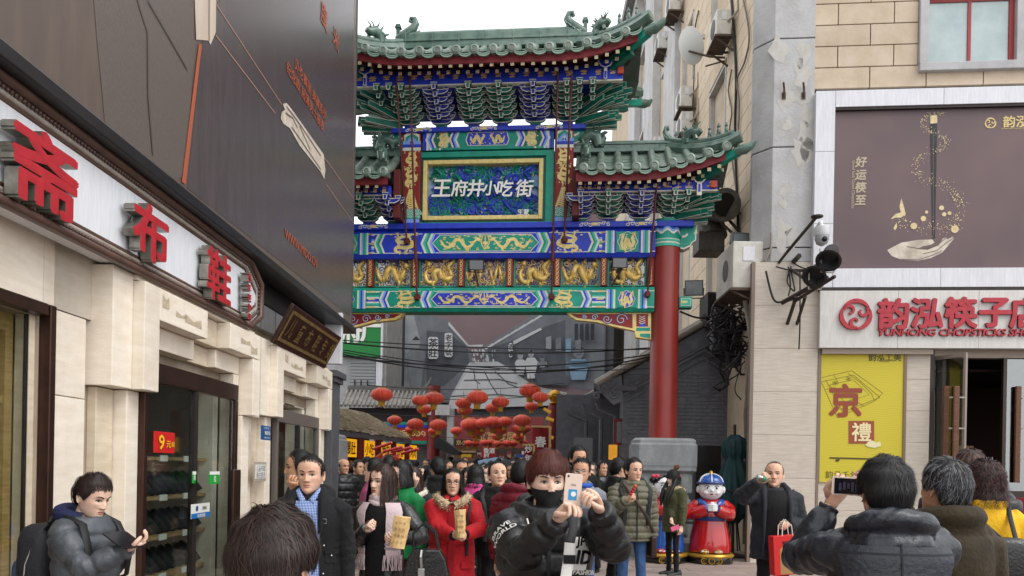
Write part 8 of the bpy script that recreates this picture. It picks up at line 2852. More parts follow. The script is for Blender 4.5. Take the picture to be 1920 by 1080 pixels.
ptube(Q,'navy_hood',[(.11*cos(a),.055+.10*sin(a),1.46+.03*sin(a)) for a in np.linspace(-.9,pi+.9,18)],.05,M('hood_navy','#141a38',.8,'#1a2148',8,bump=.3,bs=60),10)
MB().ell(Vector((0,.12,1.43))*Q.s,Vector((.12,.07,.075))*Q.s,16,10).build('hood_back',M('hood_navy',''),Q.t,smooth=90)
bk=thing('backpack','dark grey and blue backpack on the boy in the grey jacket','backpack',(0,.3*Q.s,.95*Q.s),Q.f)
m_bp=M('backpack_dark','#1f1f25',.7,'#29292f',6,bump=.3,bs=50);m_bpb=M('backpack_blue','#33475f',.7,bump=.3,bs=60)
def blob(c,r,e=.35):
 mb=MB()
 rings=[]
 for v in np.linspace(-pi/2,pi/2,11):
  f= lambda t:math.copysign(abs(t)**e,t)
  rings.append([Vector((c[0]+r[0]*f(cos(v))*f(cos(a)),c[1]+r[1]*f(cos(v))*f(sin(a)),c[2]+r[2]*f(sin(v))))*Q.s for a in np.linspace(0,2*pi,24,endpoint=False)])
 return mb.loft(rings)
blob((0,.30,1.16),(.17,.12,.25),.5).build('main_pocket',m_bp,bk,smooth=50)
blob((0,.42,1.06),(.14,.055,.13),.5).build('front_pocket',m_bpb,bk,smooth=50)
blob((0,.38,1.24),(.125,.07,.10),.5).build('upper_pocket',m_bp,bk,smooth=50)
for s in (-1,1):
 MB().tube([Vector(v)*Q.s for v in ((s*.11,.2,1.38),(s*.125,.06,1.49),(s*.135,-.11,1.42),(s*.16,-.19,1.25),(s*.2,-.12,1.08),(s*.19,.16,.98))],.026*Q.s,8,flat=.35).build('shoulder_strap',m_strap,bk,smooth=60)
 MB().tube([Vector(v)*Q.s for v in ((s*.155,.25,1.3),(s*.17,.30,1.16),(s*.155,.33,1.0))],.006*Q.s,6).build('zip',m_silver,bk)
MB().tube([Vector(v)*Q.s for v in ((-.04,.26,1.41),(0,.27,1.46),(.04,.26,1.41))],.012*Q.s,6).build('loop',m_strap,bk)
t,tr=slab('tablet','dark tablet held flat in front of the boy','tablet',232,1012,4.5,.15,.2,60,0,m_scr,m_scr,pitch=-68)
Q=person('man in an open black jacket over a blue checked shirt walking towards us',583,893,5.65,3,(0,0,-4),j_black,hair='crop',fringe=57,lod=0,th=.03,wide=1.1,skn=0,walk=.6,hood=True,thick=.012,strands=2600,look=(.1,0))
m_chk=M('blue_check','#5d7fb8',.7)
n_,l_=m_chk.node_tree.nodes,m_chk.node_tree.links
_c=n_.new('ShaderNodeTexCoord');prev=None
for ax in (0,2):
 sx_=n_.new('ShaderNodeSeparateXYZ');l_.new(_c.outputs['Object'],sx_.inputs[0])
 mm=n_.new('ShaderNodeMath');mm.operation='MULTIPLY';mm.inputs[1].default_value=95;l_.new(sx_.outputs[ax],mm.inputs[0])
 fr_=n_.new('ShaderNodeMath');fr_.operation='FRACT';l_.new(mm.outputs[0],fr_.inputs[0])
 gt=n_.new('ShaderNodeMath');gt.operation='GREATER_THAN';gt.inputs[1].default_value=.5;l_.new(fr_.outputs[0],gt.inputs[0])
 if prev is None:prev=gt
 else:
  ad=n_.new('ShaderNodeMath');ad.operation='ADD';l_.new(prev.outputs[0],ad.inputs[0]);l_.new(gt.outputs[0],ad.inputs[1])
  r_=n_.new('ShaderNodeValToRGB');r_.color_ramp.interpolation='CONSTANT'
  dv_=n_.new('ShaderNodeMath');dv_.operation='DIVIDE';dv_.inputs[1].default_value=2;l_.new(ad.outputs[0],dv_.inputs[0])
  r_.color_ramp.elements[0].color=S('#ccd6e6');r_.color_ramp.elements[1].color=S('#1f3f86');r_.color_ramp.elements[1].position=.8
  e_=r_.color_ramp.elements.new(.3);e_.color=S('#5b7dbb')
  l_.new(dv_.outputs[0],r_.inputs[0]);l_.new(r_.outputs[0],n_['Principled BSDF'].inputs['Base Color'])
panel_on(Q,'shirt',m_chk,-27,27,.78,1.42,.012,1.1,.03,taper=1.0)
for s in (-1,1):
 ptube(Q,'shirt_collar',[(s*.075,.0,1.50),(s*.07,-.075,1.475),(s*.03,-.12,1.42),(s*.055,-.13,1.39)],[.016,.022,.022,.006],m_chk,8)
 a,b=sorted((s*25,s*52))
 panel_on(Q,'jacket_front',j_black,a,b,.78,1.40,.02,1.1,.03)
 ptube(Q,'jacket_lapel',[(s*.08,.0,1.50),(s*.10,-.09,1.46),(s*.105,-.145,1.36),(s*.10,-.17,1.2)],[.022,.03,.03,.012],j_black,8)
panel_on(Q,'pocket_flap',j_black,34,62,1.06,1.09,.032,1.1,.03);panel_on(Q,'pocket_flap',j_black,36,60,1.0,1.065,.026,1.1,.03)
for a,z in ((46,1.05),(31,1.12),(30,.93)):
 rx,ry,y0=torso_ring(z,.068,1.1);MB().ell(Vector((rx*sin(radians(a)),y0-ry*cos(radians(a)),z))*Q.s,(.008,)*3,8,5).build('snap',m_silver,Q.t,smooth=90)
mb=MB();mb.tube([Vector(v)*Q.s for v in ((.115,-.165,1.30),(.14,-.16,1.30),(.14,-.16,1.27),(.115,-.165,1.27),(.115,-.165,1.30))],.003,5);mb.build('buckle',m_silver,Q.t)
Q=person('woman with long dark hair, pale pink scarf and black leather jacket',719,905,6.3,-14,(0,3,-22),j_leather,hair='long',hcol='warm',fringe=60,hlen=.24,lod=0,th=.02,wide=.98,skn=1,lip=m_lipr,walk=.5,strands=2600,look=(-.6,0),collar=.02,
R=(688,990,6.0,670,1020,6.25),L=(752,1012,5.95,800,1010,6.2),handsR=((1.1,1.2,1.3,1.4),1.0,(.8,-.4,0)),handsL=(.7,.6,(-.5,.4,.6)),legs='leggings')
m_scarf=M('scarf_pink','#cbb8ba',.9,'#bda7ab',6,bump=.4,bs=70);m_scarf2=M('scarf_grey','#8f7f84',.9)
panel_on(Q,'black_dress',cloth('black_knit','#0c0c0e'),-24,24,.62,1.42,.014,.98,.02)
ptube(Q,'scarf_wrap',[(.082*cos(a),.005+.085*sin(a),1.455+.012*sin(a*2)) for a in np.linspace(0,2*pi,22)],.034,m_scarf,10)
ptube(Q,'scarf_wrap',[(.088*cos(a),-.005+.092*sin(a),1.425+.012*sin(a*2+1)) for a in np.linspace(0,2*pi,22)],.028,m_scarf,10)
for a0,a1,zb_ in ((-50,-22,1.02),(22,68,1.02)):
 panel_on(Q,'scarf_end',m_scarf,a0,a1,zb_,1.43,.034,.98,.02,taper=.8)
 for z in (1.07,1.10,1.18):panel_on(Q,'scarf_stripe',m_scarf2,a0+1,a1-1,z,z+.014,.040,.98,.02)
 fm=MB();rr=random.Random(4)
 for k in range(22):
  a=a0+(a1-a0)*(k+.5)/22
  rx,ry,y0=torso_ring(zb_,.056,.98);v=Vector((rx*sin(radians(a)),y0-ry*cos(radians(a)),zb_))
  fm.tube([v*Q.s,(v+Vector((rr.uniform(-.01,.01),-.01,-.06)))*Q.s,(v+Vector((rr.uniform(-.015,.015),-.0,-.12)))*Q.s],.004,4)
 fm.build('scarf_fringe',m_scarf,Q.t,kind='stuff')
def paperbag(label,px,py,Y,w_,h_,roll,print_=True):
 c=P(px,py,Y)
 t=thing('paper_bag',label,'paper bag',tuple(c))
 R_=Matrix.Rotation(radians(roll),3,'Y')
 rr=random.Random(int(px))
 rings=[]
 for f in np.linspace(0,1,7):
  k=.82+.18*f
  rings.append([R_@Vector((w_/2*k*cx_+rr.uniform(-.004,.004),.035*cy_*(1.1-.5*f)+rr.uniform(-.006,.006),h_*(f-.5)+(rr.uniform(-.008,.008) if f==1 else 0)))+c for cx_,cy_ in ((-1,-.6),(-.5,-1),(0,-1.15),(.5,-1),(1,-.6),(1,.6),(.4,1),(-.4,1),(-1,.6))])
 MB().loft(rings).build('bag',m_paper,t)
 m_pp=M('bag_print','#7d5a34',.8)
 for i in range(4):
  for j in range(3):
   g_=glyphs('小吃王府香味老京品街好食'[(i*3+j)%12],.022)
   g_.v=[tuple(R_@Vector((x+w_*(-.28+.28*j)*.8,y-.047+.004*abs(j-1),z+h_*(-.3+.2*i)))+c) for x,y,z in g_.v]
   g_.build('print',m_pp,t)
paperbag('creased brown paper snack bag held by the woman with the pink scarf',750,998,5.85,.125,.23,8)
sk=MB().tube([P(684,982,5.9),P(692,976,5.9)],.006,6);sk.solo('snack','small brown snack in the fingers of the woman with the scarf','snack',M('snack_brown','#4a2a16',.6))
hb=thing('handbag','black leather handbag with metal clasp on the arm of the scarf woman','handbag',tuple(P(800,1075,6.0)))
c0=P(800,1062,6.0)
MB().loft([[c0+Vector((w_*cx_,.06*cy_,z)) for cx_,cy_ in ((-1,-1),(0,-1.3),(1,-1),(1,1),(0,1.3),(-1,1))] for w_,z in ((.17,-.16),(.18,-.1),(.14,.06),(.10,.13))]).build('bag',j_leather,hb,bevel=.01)
for dy in (-.05,.05):MB().tube([c0+Vector((-.09,dy,.11)),c0+Vector((-.10,dy,.25)),c0+Vector((-.02,dy,.33)),c0+Vector((.06,dy,.26)),c0+Vector((.09,dy,.11))],.009,6).build('handle',m_strap,hb,smooth=60)
MB().cbox(c0+Vector((-.03,-.085,-.04)),(.05,.012,.07)).build('clasp',m_silver,hb,bevel=.004)
MB().tube([c0+Vector((-.03,-.085,0)),c0+Vector((-.035,-.09,.08)),c0+Vector((-.03,-.08,.13))],.012,6).build('chain',m_silver,hb)
Q=person('woman in glasses and a long red coat with fur collar holding a snack bag',849,906,7.5,2,(0,0,2),j_red,hair='long',hcol='black',fringe=56,hlen=.16,lod=0,th=.045,wide=1.06,skn=0,coat=.50,collar=.03,lip=m_lip,look=(.1,0),thick=.012,strands=1800,
R=(850,1004,7.15,800,1000,7.4),L=(872,1002,7.15,915,1000,7.4),handsR=(.7,.5,(.6,.2,.7)),handsL=(.7,.5,(-.6,.2,.7)),legs='leggings')
glasses(Q,M('glasses_dark','#3a1f1c',.4))
fur(Q,[(.03,-.155,1.37),(.10,-.135,1.41),(.15,-.03,1.445),(.12,.10,1.46),(0,.15,1.46),(-.12,.10,1.46),(-.15,-.03,1.445),(-.10,-.135,1.41),(-.03,-.155,1.37)],.04,m_fur,900,.03)
panel_on(Q,'placket',cloth('red_dark','#8d0f18'),-7,7,.52,1.38,.014,1.06,.045)
panel_on(Q,'coat_belt_seam',cloth('red_dark',''),-80,80,1.0,1.012,.012,1.06,.045)
for s in (-1,1):panel_on(Q,'pocket_flap',j_red,*sorted((s*25,s*60)),.78,.84,.02,1.06,.045)
panel_on(Q,'dark_scarf',M('scarf_dark','#1a1618',.9),-9,9,1.30,1.47,.03,.9,.03)
strap(Q,'bag_strap',m_strap,1,.9,.02,.045,1.06,.03)
for sd_ in (-1,1):
 a_,e_,w_=Q.arms[sd_];d_=(w_-e_).normalized()
 MB().tube([w_-d_*.03,w_+d_*.012],.047,12).build('cuff',m_strap,Q.t)
paperbag('slim printed paper snack bag held by the woman in the red coat',863,982,7.0,.10,.24,-3)
Q=person('man in black with a red mark on his forehead gazing upwards',933,893,8.0,10,(-12,0,6),j_black,hair='crop',fringe=52,lod=0,th=.035,wide=1.08,collar=.05,skn=0,look=(-.2,.6),strands=1500,thick=.012)
MB().ell(Q.TH@Vector((.0,-.094,.045)),(.004,.002,.006),8,5).build('forehead_mark',m_lipr,Q.t)
strap(Q,'backpack_strap',m_strap,-1,.95,.012,.035,1.08,.05)
Q=person('person in a maroon quilted jacket with folded hood, turned away',977,893,7.2,150,(0,0,10),j_maroon,hair='short',fringe=60,lod=0,th=.05,wide=1.05,puff=.085,hood=True,collar=.05,strands=1500,skn=0)
Q=person('woman in a green coat with short black hair behind the scarf woman',753,893,7.7,-30,(0,0,-10),j_green,hair='bob',fringe=60,hlen=-.02,lod=1,th=.02,wide=.98,skn=1,lip=m_lipr,look=(-.4,0),strands=1100)
panel_on(Q,'black_top',m_trB,-16,16,1.1,1.44,.014,.98,.02)
Q=person('girl in round glasses with a hand at her mouth and a pale fur collar',776,899,9.3,-8,(0,0,-6),j_char,hair='long',hcol='warm',fringe=58,hlen=.12,lod=1,th=.03,skn=1,R=(776,912,9.0,768,950,9.1),handsR=((1.2,1.3,1.3,1.4),.8,(0,.6,.6)),strands=900)
glasses(Q,m_silver);fur(Q,[(.06,-.15,1.37),(.15,-.03,1.43),(.1,.12,1.45),(-.1,.12,1.45),(-.15,-.03,1.43)],.035,[M('fur_white','#d0c7b8',.9),m_fur[1]],400,.03)
panel_on(Q,'white_stripe',m_print,22,28,.85,1.36,.014,1,.03)
Q=person('man in profile eating from a white paper beside the far doorway',566,880,6.4,-68,(0,0,-8),j_navy,hair='short',fringe=58,lod=0,th=.03,skn=2,R=(552,921,6.1,560,975,6.3),handsR=((.9,.9,1,1),.7,(0,.2,.8)),strands=1600)
MB().loft([[P(549+dx,908+dy,6.05)+Vector((0,q*.03,0)) for dx,dy in ((-5,-7),(4,-3),(10,8),(5,12))] for q in (0,1)]).solo('food_wrapper','white paper food wrapper at the mouth of the man in profile','wrapper',m_print)
Q=person('man in glasses and bright blue collar behind the raised phone',1090,886,8.7,-4,(0,0,-4),cloth('grey_hoodie','#70757d','#7d828a'),hair='short',fringe=54,lod=1,th=.025,skn=2,leg_mat=m_jean,strands=900)
glasses(Q,m_silver)
ptube(Q,'blue_collar',[(.1*cos(a),.0+.1*sin(a),1.45) for a in np.linspace(0,2*pi,18)],.028,M('collar_blue','#1d4fa8',.6),8)
person('tall dark-haired man whose forehead shows behind the raised phone',1083,862,10.5,20,(0,0,0),j_black,hair='full',fringe=52,lod=1,th=.03,skn=2,strands=900,thick=.024)
Q=person('young man in an olive quilted jacket and blue jeans with a fruit skewer',1187,884,9.6,10,(0,0,14),j_olive,hair='full',fringe=52,lod=0,th=.045,puff=.075,wide=1.06,skn=0,leg_mat=m_jean,collar=.05,shoe=M('shoe_dark','#2a2320',.6),look=(.4,0),strands=1600,thick=.02,walk=.4,
R=(1174,938,9.25,1140,965,9.5),handsR=((1.2,1.2,1.3,1.3),.7,(.7,-.2,0)))
panel_on(Q,'zip',m_strap,-1.6,1.6,.82,1.43,.012,1.06,.045)
for s in (-1,1):strap(Q,'backpack_strap',m_strap,s,.98,.014,.045,1.06,.055)
MB().tube([Vector(v)*Q.s for v in ((-.15,-.1,1.46),(-.06,-.21,1.3),(.10,-.215,1.08),(.21,-.12,.9))],.02*Q.s,6,flat=.4).build('cross_strap',M('strap_brown','#33241c',.5),Q.t,smooth=60)
mb=MB().box((.18*Q.s,-.16*Q.s,.62*Q.s),(.25*Q.s,.08*Q.s,.86*Q.s));o=wsolo(Q,'shoulder_bag','dark brown shoulder bag at the hip of the man in the olive jacket','bag',mb,M('bag_brown','#33231b',.4),bevel=.02)
t=thing('fruit_skewer','small red candied fruit skewer in the hand of the olive jacket man','skewer',tuple(P(1180,930,9.1)))
pa,pb=P(1176,938,9.15),P(1193,908,9.1)
MB().tube([pa,pb],.004,5).build('stick',m_wood,t)
for k in range(4):MB().ell(pa.lerp(pb,.4+.16*k),(.022,.022,.022),10,7).build('fruit',M(('hawthorn','fruit_orange')[k==3],'#b85a20',.3),t,smooth=90)
Q=person('man in a dark jacket with white striped sleeve behind the olive jacket man',1158,880,10.6,120,(0,0,0),j_black,hair='full',fringe=54,lod=1,th=.035,skn=0,shoe=m_shoeW,strands=700)
a_,e_,w_=Q.arms[-1];MB().tube([a_+Vector((-.02,-.06,.02)),e_+Vector((-.03,-.05,0))],.03,6,flat=.4).build('sleeve_stripe',m_print,Q.t)
Q=person('girl in an olive parka and black bobble hat standing by the red statues',1264,898,12.8,-64,(4,0,0),j_parka,hair='long',fringe=60,hlen=.42,lod=0,th=.04,coat=.72,wide=1.0,legs='leggings',skn=1,strands=900,R=(1262,990,12.5,1290,960,12.6),collar=.04)
fur(Q,[(.06,-.12,1.40),(.14,-.02,1.44),(.13,.09,1.40),(0,.15,1.38),(-.13,.09,1.40),(-.14,-.02,1.44),(-.06,-.12,1.40)],.035,m_fur,420,.035)
for s in (-1,1):
 ptube(Q,'hair_lock',[(s*.085,-.02,1.62),(s*.095,-.06,1.52),(s*.10,-.13,1.40),(s*.085,-.185,1.28),(s*.07,-.20,1.14)],[.02,.035,.04,.035,.012],hairmat('black',*HAIRS['black'])[0])
mb=MB()
mb.loft([[Q.TH@ell_h(Vector((sin(t)*sin(a),-sin(t)*cos(a),cos(t))),.016+.006*(t>1.25)) for a in np.linspace(0,2*pi,30,endpoint=False)] for t in np.linspace(.05,1.5,10)],cap=True).build('knit_hat',M('knit_black','#141415',.9,bump=.5,bs=150),Q.t,smooth=60)
fm=MB();rr=random.Random(9);cpp=Q.TH@Vector((0,.07,.16))
fm.ell(cpp,(.04,.04,.04),10,7)
for k in range(240):
 d=Vector((rr.gauss(0,1),rr.gauss(0,1),rr.gauss(0,1))).normalized();sd=d.cross(Vector((.3,.5,.8))).normalized()*.004
 fm.add([cpp+d*.035-sd,cpp+d*.035+sd,cpp+d*.07],[(0,1,2)])
fm.build('bobble',M('bobble_brown','#7a5230',.9),Q.t)
t,tr=slab('phone','pink phone in the hand of the girl in the bobble hat','phone',1266,990,12.4,.07,.14,10,70,M('phone_pink','#d05a80',.4),m_scr)
Q=person('balding man in an open charcoal jacket drinking from a bottle',1452,892,8.5,-6,(-4,0,-14),j_char,hair='crop',fringe=40,lod=0,th=.045,wide=1.1,skn=0,coat=.74,strands=1300,wr=1.7,hood=True,thick=.006,
R=(1421,903,8.15,1385,935,8.35),L=(1478,984,8.3,1505,945,8.6),handsR=((1.0,1.1,1.2,1.2),.8,(.85,.3,.1)),handsL=((1.3,)*4,.8,(-.3,.9,0)),look=(.1,-.2))
panel_on(Q,'black_sweater',cloth('black_knit',''),-30,30,.86,1.44,.012,1.1,.045)
panel_on(Q,'black_trousers_front',m_trB,-26,26,.76,.86,.010,1.1,.045)
for s in (-1,1):ptube(Q,'jacket_lapel',[(s*.09,.0,1.50),(s*.115,-.09,1.45),(s*.125,-.17,1.3),(s*.13,-.185,1.0),(s*.14,-.185,.78)],[.025,.032,.026,.014,.012],j_char,8)
bt=thing('water_bottle','small clear plastic bottle at the lips of the drinking man','bottle',tuple(P(1434,898,8.05)))
a,b=P(1418,895,8.05),P(1444,900,8.1)
MB().tube([a,a.lerp(b,.08),a.lerp(b,.6),a.lerp(b,.78),a.lerp(b,.85),b],[.02,.032,.032,.026,.013,.013],14).build('bottle',glass_mat('bottle_plastic','#d5e2dd',.7,.08),bt,smooth=50)
MB().tube([a.lerp(b,.35),a.lerp(b,.6)],.0325,14,cap=False).build('band',M('bottle_green','#3d7a56',.4),bt)
c=P(1474,1040,8.15)
rb=thing('shopping_bag','red and kraft paper shopping bag with a printed bird hanging from a hand','shopping bag',tuple(c))
Rb=Matrix.Rotation(radians(12),3,'Z')@Matrix.Rotation(radians(-4),3,'Y')
def trb(mb):mb.v=[tuple(Rb@Vector(v)+c) for v in mb.v];return mb
m_rbag=M('bag_red','#c41f1f',.45)
trb(MB().loft([[(x,y,z) for x,y in ((-.165,-.05),(.165,-.05),(.165,.05),(-.165,.05))] for z in (-.2,.2)],cap=True)).build('bag',m_rbag,rb,bevel=.004)
trb(MB().flat([(-.10,-.19),(.16,-.19),(.16,.03),(.10,.0),(.04,.02),(-.02,.08),(-.06,.10),(-.10,.06)],-.052)).build('kraft_print',M('bag_kraft','#a07a4c',.6),rb)
trb(MB().flat([(.04,-.19),(.16,-.19),(.16,-.05),(.12,.0),(.1,-.06),(.06,-.1),(.05,-.14)],-.054)).build('bird_print',m_rbag,rb)
g=glyphs('真彩中国',.035,.02);g.v=[(x-.0,y-.053,z+.13) for x,y,z in g.v];trb(g).build('lettering',M('bag_dark_print','#5a0f10',.5),rb)
for dy in (-.04,.04):trb(MB().tube([(-.06,dy,.19),(-.05,dy,.30),(0,dy*.3,.36),(.05,dy,.30),(.06,dy,.19)],.005,5)).build('handle',m_print,rb)
Q=person('woman with curly maroon hair in a bright yellow top with small black backpack',1846,909,5.0,170,(-4,0,0),j_yel,hair='curly',hcol='maroon',hlen=.02,fringe=60,lod=0,th=.025,skn=1,strands=3200,thick=.03,hsz=1.0)
bp2=thing('backpack','small black leather backpack on the woman in yellow','backpack',(0,.24*Q.s,1.0*Q.s),Q.f)
blob((-.04,.24,1.14),(.115,.07,.15),.5).build('pouch',j_leather,bp2,smooth=50)
for s in (-1,1):MB().tube([Vector(v)*Q.s for v in ((-.04+s*.04,.24,1.28),(s*.085,.16,1.38),(s*.105,.06,1.475),(s*.12,-.08,1.42))],.014*Q.s,6,flat=.4).build('strap',m_strap,bp2,smooth=60)
Q=person('woman with long brown-tipped hair and black puffy sleeves behind the woman in yellow',1818,882,6.2,160,(0,0,-20),j_puffB,hair='long',hcol='warm',hlen=.22,fringe=56,lod=1,th=.05,wide=1.25,puff=.1,skn=0,strands=1300)
CRD='crowd under the lanterns'
person('bald man in a black padded jacket by the snack stall',643,876,13.5,35,(0,0,10),j_puffB,hair='bald',fringe=20,lod=1,th=.05,wide=1.15,puff=.12,skn=2,strands=150)
person('dark-haired man in black between the bald man and the stall counter',670,878,14.2,60,(0,0,0),j_black,hair='short',lod=1,th=.04,skn=2,strands=300)
person('dark-haired man in black turned to the stall, farthest of the three customers',687,872,14.8,70,(0,0,0),j_black,hair='full',lod=1,th=.04,skn=2,strands=300)
person('person in a pink and grey jacket behind the scarf woman',703,884,9.0,-100,(0,0,0),M('cloth_pink','#a03a62',.6,'#56607a',5,lo=.45,hi=.55),hair='full',lod=1,th=.035,skn=1,strands=500)
Q=person('man in a dark overcoat with backpack straps walking away',822,880,10.2,196,(0,0,18),j_black,hair='full',lod=1,th=.035,wide=1.08,skn=0,strands=600,collar=.05)
for s in (-1,1):strap(Q,'backpack_strap',m_strap,s,.98,.014,.035,1.08,.05)
person('man with an earnest face just right of the dark overcoat',864,881,11.5,20,(0,0,0),j_navy,hair='short',lod=1,skn=2,strands=300)
person('small woman whose face peeps out over the red coat',876,897,10.6,10,(0,0,10),j_char,hair='bob',hlen=0,lod=1,skn=1,strands=400)
person('woman in a pink and white jacket with dark hair, back turned',892,893,10.0,175,(0,0,0),M('cloth_pink_white','#c23f7f',.6,'#c9c6c8',3,lo=.48,hi=.52),hair='bob',hlen=.03,lod=1,skn=1,strands=500)
rr=random.Random(31)
spots=[(648,884,17),(712,876,15),(729,872,12.5),(742,884,16),(766,880,13),(786,888,15),(797,884,18),(806,890,13),(838,878,15),(848,884,18),(906,884,14),(914,890,12),(921,878,17),(947,876,16),(958,884,14.5),(966,874,18),(985,884,13),(999,874,17),(1008,890,12),(1018,880,15),(1058,876,14),(1068,884,11.5),(1045,890,16),(1110,884,13),(1128,880,15),(778,874,20),(855,870,22),(888,872,21),(935,870,23),(980,871,24),(660,870,21),(690,868,23),(705,872,20),(752,869,24),(800,871,22),(820,868,26),(845,866,27),(872,867,25),(900,866,28),(918,868,24),(950,866,27),(965,867,22),(995,868,26),(1030,870,22),(1075,871,19),(812,875,17.5),(880,878,16.5)]
jk=[j_black,j_navy,j_char,j_puffB,j_grey,j_brown,j_maroon]
jn=['black','navy','charcoal','black padded','grey','brown','maroon']
ocs={}
for i,(px,py,Y) in enumerate(sorted(spots)):
 q=rr.randrange(7)
 hr_=rr.choice(('short','full','full','bob'))
 away=rr.random()<.5
 lab=f'{"long" if hr_ == "bob" else "short"}-haired figure in {jn[q]} {"facing away" if away else "facing us"} in the lane crowd'
 ocs[lab]=ocs.get(lab,0)+1
 if ocs[lab]>1:lab+=f', {ordn[ocs[lab] - 1]} such from the left'
 person(lab,px,py,Y,rr.uniform(150,210) if away else rr.uniform(-50,50),(0,0,0),jk[q],hair=hr_,hlen=0,lod=2,th=.035,wide=rr.uniform(.95,1.12),skn=rr.randrange(3),grp=CRD,puff=0,strands=140)
# painted child statues
m_sred=M('statue_red','#b31318',.18,'#a50f14',3,coat=.6,spec=.6);m_sblu=M('statue_blue','#1c4a96',.22,coat=.5);m_swh=M('statue_white','#d6d6d6',.2,coat=.5);m_sblk=M('statue_black','#131110',.25,coat=.4);m_sgold=M('statue_gold','#a8822c',.3,metal=.5)
def statue(label,px,boy,yawd):
 Y=14.6
 c=P(px,1046,Y)
 f=Face((c.x,c.y),(cos(radians(yawd)),sin(radians(yawd))))
 t=thing('child_statue',label,'statue',(0,0,0),f)
 MB().lathe([(.40,0),(.42,.03),(.42,.15),(.40,.18)],(0,0,0),36).build('plinth',m_sblk,t,smooth=40)
 MB().lathe([(.43,.14),(.44,.165),(.42,.20),(.3,.205)],(0,0,0),36).build('plinth_rim',m_sgold,t,smooth=40)
 for k in (-.13,0,.13):
  mb=MB().tube([(k+.05*cos(a),-.415+abs(k)*.12,.085+.05*sin(a)) for a in np.linspace(0,2*pi,17)],.011,6)
  mb.tube([(k+.018*a,-.415+abs(k)*.12,.085+.018*b) for a,b in ((-1,-1),(1,-1),(1,1),(-1,1),(-1,-1))],.006,4)
  mb.build('coin',m_sgold,t)
 body_m,skirt_m=m_sred,(m_sred if boy else m_sblu)
 def ring(z,rx,ry,n=40,fold=0.0):return [(rx*(1+fold*cos(9*a))*cos(a),ry*(1+fold*cos(9*a))*sin(a),z) for a in np.linspace(0,2*pi,n,endpoint=False)]
 MB().loft([ring(z,rx,ry,48,fd) for z,rx,ry,fd in ((.22,.37,.31,.03),(.30,.38,.32,.02),(.45,.36,.30,.012),(.65,.32,.27,.004),(.80,.29,.25,0))]).build('skirt',skirt_m,t,smooth=60)
 MB().loft([ring(z,rx,ry) for z,rx,ry in ((.78,.295,.255),(.88,.30,.26),(1.0,.30,.25),(1.1,.26,.21),(1.17,.17,.15),(1.2,.10,.10))]).build('body',body_m,t,smooth=60)
 MB().loft([ring(z,rx,ry) for z,rx,ry in ((.79,.305,.265),(.87,.312,.27))],cap=False).build('sash',M('statue_dark_blue','#152c66',.25,coat=.5),t,smooth=60)
 MB().tube([(.308*sin(a),-.262*cos(a)-.002,.83) for a in np.linspace(-.9,.9,9)],.006,5).tube([(-.06,-.27,.86),(-.02,-.275,.83),(-.02,-.275,.80),(.02,-.275,.80),(.02,-.275,.83),(.06,-.27,.86)],.007,5).build('sash_trim',m_sblu,t)
 for s in (-1,1):
  MB().tube([(s*.23,.0,1.08),(s*.33,-.06,.98),(s*.31,-.2,.91),(s*.19,-.31,.96),(s*.10,-.33,1.0)],[.11,.125,.12,.105,.10],16).build('sleeve',body_m,t,smooth=60)
  MB().tube([(s*.12,-.325,.985),(s*.085,-.335,1.005)],.075,16).build('cuff',m_sblu if boy else m_swh,t,smooth=60)
  MB().ell((s*.12,-.27,.235),(.09,.13,.055),14,8).build('shoe',m_sgold if boy else m_sred,t,smooth=90)
  for k in range(5):MB().tube([(s*.1,-.32,.235+.01*k),(s*(.06+.03*k),-.39,.25)],.012,5).build('shoe_trim',m_swh,t)
 hm=MB()
 hm.ell((0,-.36,1.04),(.085,.07,.075),16,10)
 for s in (-1,1):
  for k in range(4):hm.tube([(s*.075,-.36-.02*k,1.075-.028*k),(s*.05,-.425,1.085-.03*k),(0,-.435,1.08-.03*k)],.021,8)
  hm.tube([(s*.03,-.33,1.09),(s*.01,-.38,1.125)],.02,8)
 hm.build('clasped_hands',m_swh,t,smooth=90)
 if boy:
  mb=MB()
  for s in (-1,1):
   mb.tube([(s*.05,-.235,1.0),(s*.14,-.215,1.10),(s*.22,-.05,1.14),(s*.14,.14,1.16)],[.03,.055,.06,.05],10,flat=.6)
  mb.build('collar',m_sblu,t,smooth=60)
 hc=Vector((0,-.06,1.37))
 hd_=MB()
 rings=[]
 for v in np.linspace(-pi/2*.97,pi/2*.97,17):
  rings.append([tuple(hc+Vector((.215*cos(v)**.85*cos(a)*(1+.05*(sin(v)<0)),.19*cos(v)**.85*sin(a),.215*sin(v)))) for a in np.linspace(0,2*pi,32,endpoint=False)])
 hd_.loft(rings)
 hd_.ell(hc+Vector((0,-.195,-.03)),(.03,.03,.025),10,7)
 for s in (-1,1):
  hd_.ell(hc+Vector((s*.225,.02,-.02)),(.035,.03,.065),12,8);hd_.ell(hc+Vector((s*.095,-.135,-.07)),(.06,.045,.05),12,8)
 hd_.build('head',m_swh,t,smooth=90)
 def fy(x,z):return hc.y-.19*math.sqrt(max(.05,1-(x/.215)**2-(z/.215)**2))**.9
 ft=MB()
 for s in (-1,1):
  x,z=s*.085,.015
  ft.ell((x,fy(x,z)-.002,hc.z+z),(.034,.008,.024),14,8,0)
  ft.ell((x+s*-.004,fy(x,z)-.010,hc.z+z),(.018,.005,.020),12,8,1)
  ft.tube([(s*(.045+.085*q),fy(s*(.045+.085*q),.04)-.004,hc.z+.035+.018*sin(q*pi)) for q in np.linspace(0,1,7)],.0065,5,1)
  ft.tube([(s*(.04+.10*q),fy(s*(.04+.10*q),.08)-.003,hc.z+.078+.014*sin(q*pi)) for q in np.linspace(0,1,7)],[.006,.010,.011,.011,.009,.007,.003],5,1)
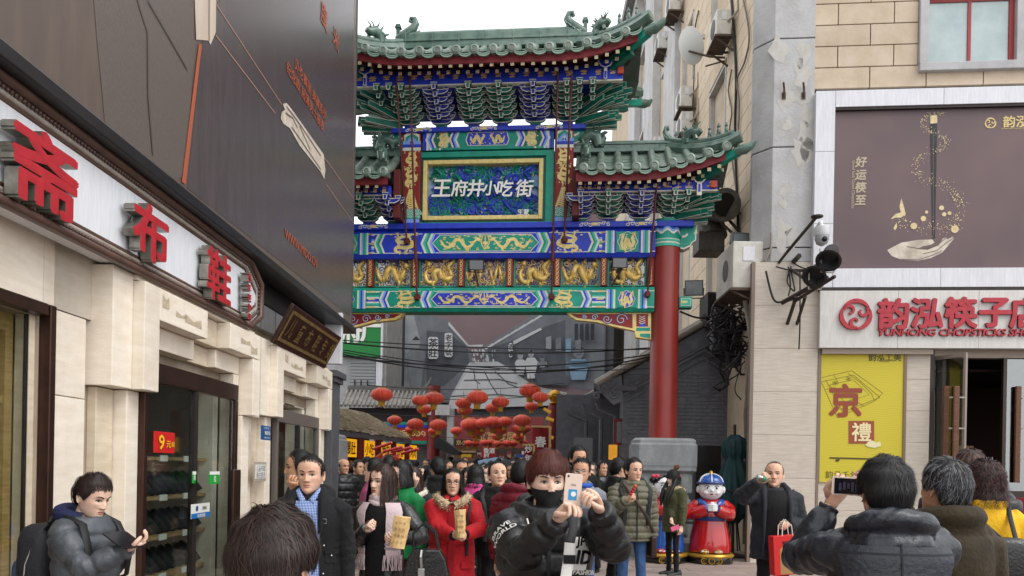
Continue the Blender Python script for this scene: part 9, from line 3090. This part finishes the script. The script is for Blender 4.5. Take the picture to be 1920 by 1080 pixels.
 ft.ell((0,fy(0,-.095)-.012,hc.z-.10),(.03,.012,.014),12,7,2);ft.ell((0,fy(0,.09),hc.z+.09),(.016,.006,.016),10,7,2)
 ft.build('face_paint',[m_swh,m_sblk,M('statue_lip','#9c1720',.25)],t,smooth=90)
 if boy:
  mb=MB();rings=[]
  for v in np.linspace(0,pi/2*.96,9):rings.append([tuple(hc+Vector((.232*cos(v)*cos(a),.02+.215*cos(v)*sin(a),.10+.165*sin(v)))) for a in np.linspace(0,2*pi,30,endpoint=False)])
  mb.loft(rings).build('cap',m_sblu,t,smooth=60)
  MB().tube([hc+Vector((.235*cos(a),.02+.218*sin(a),.10)) for a in np.linspace(0,2*pi,31)],.024,8).build('cap_band',M('statue_dark_blue',''),t,smooth=60)
  mb=MB()
  for k in range(6):mb.tube([hc+Vector((.236*cos(v)*cos(k*pi/3+.5),.02+.219*cos(v)*sin(k*pi/3+.5),.105+.168*sin(v))) for v in np.linspace(0,pi/2,9)],.010,5)
  mb.build('cap_seam',m_swh,t,smooth=60)
  MB().lathe([(.05,.265),(.035,.285),(.03,.31),(.01,.325)],hc+Vector((0,.02,0)),14).build('cap_knob',m_sgold,t,smooth=60)
 else:
  mb=MB();rings=[]
  for v in np.linspace(-.5,pi/2*.97,11):rings.append([tuple(hc+Vector((.228*cos(v)*cos(a),.03+.20*cos(v)*sin(a)+(.0 if sin(a)>-.3 else .0),.03+max(.06 if sin(a)<-.2 else -.2,.21*sin(v))))) for a in np.linspace(0,2*pi,30,endpoint=False)])
  mb.loft(rings)
  for s in (-1,1):mb.ell(hc+Vector((s*.235,.03,.15)),(.06,.06,.075),14,9)
  mb.build('hair',m_sblk,t,smooth=90)
  for s in (-1,1):
   mb=MB()
   for q in (-1,1):mb.ell(hc+Vector((s*.20+q*.035,-.04,.21)),(.04,.03,.035),10,7)
   mb.build('ribbon',M('ribbon_pink','#d23a52',.3),t,smooth=90)
 return t
statue('glossy statue of a boy in red robe and blue cap with clasped white hands',1330,True,-8)
statue('statue of a girl in red and blue with tied black hair, half hidden behind passers-by',1244,False,4)
finish_cloth()
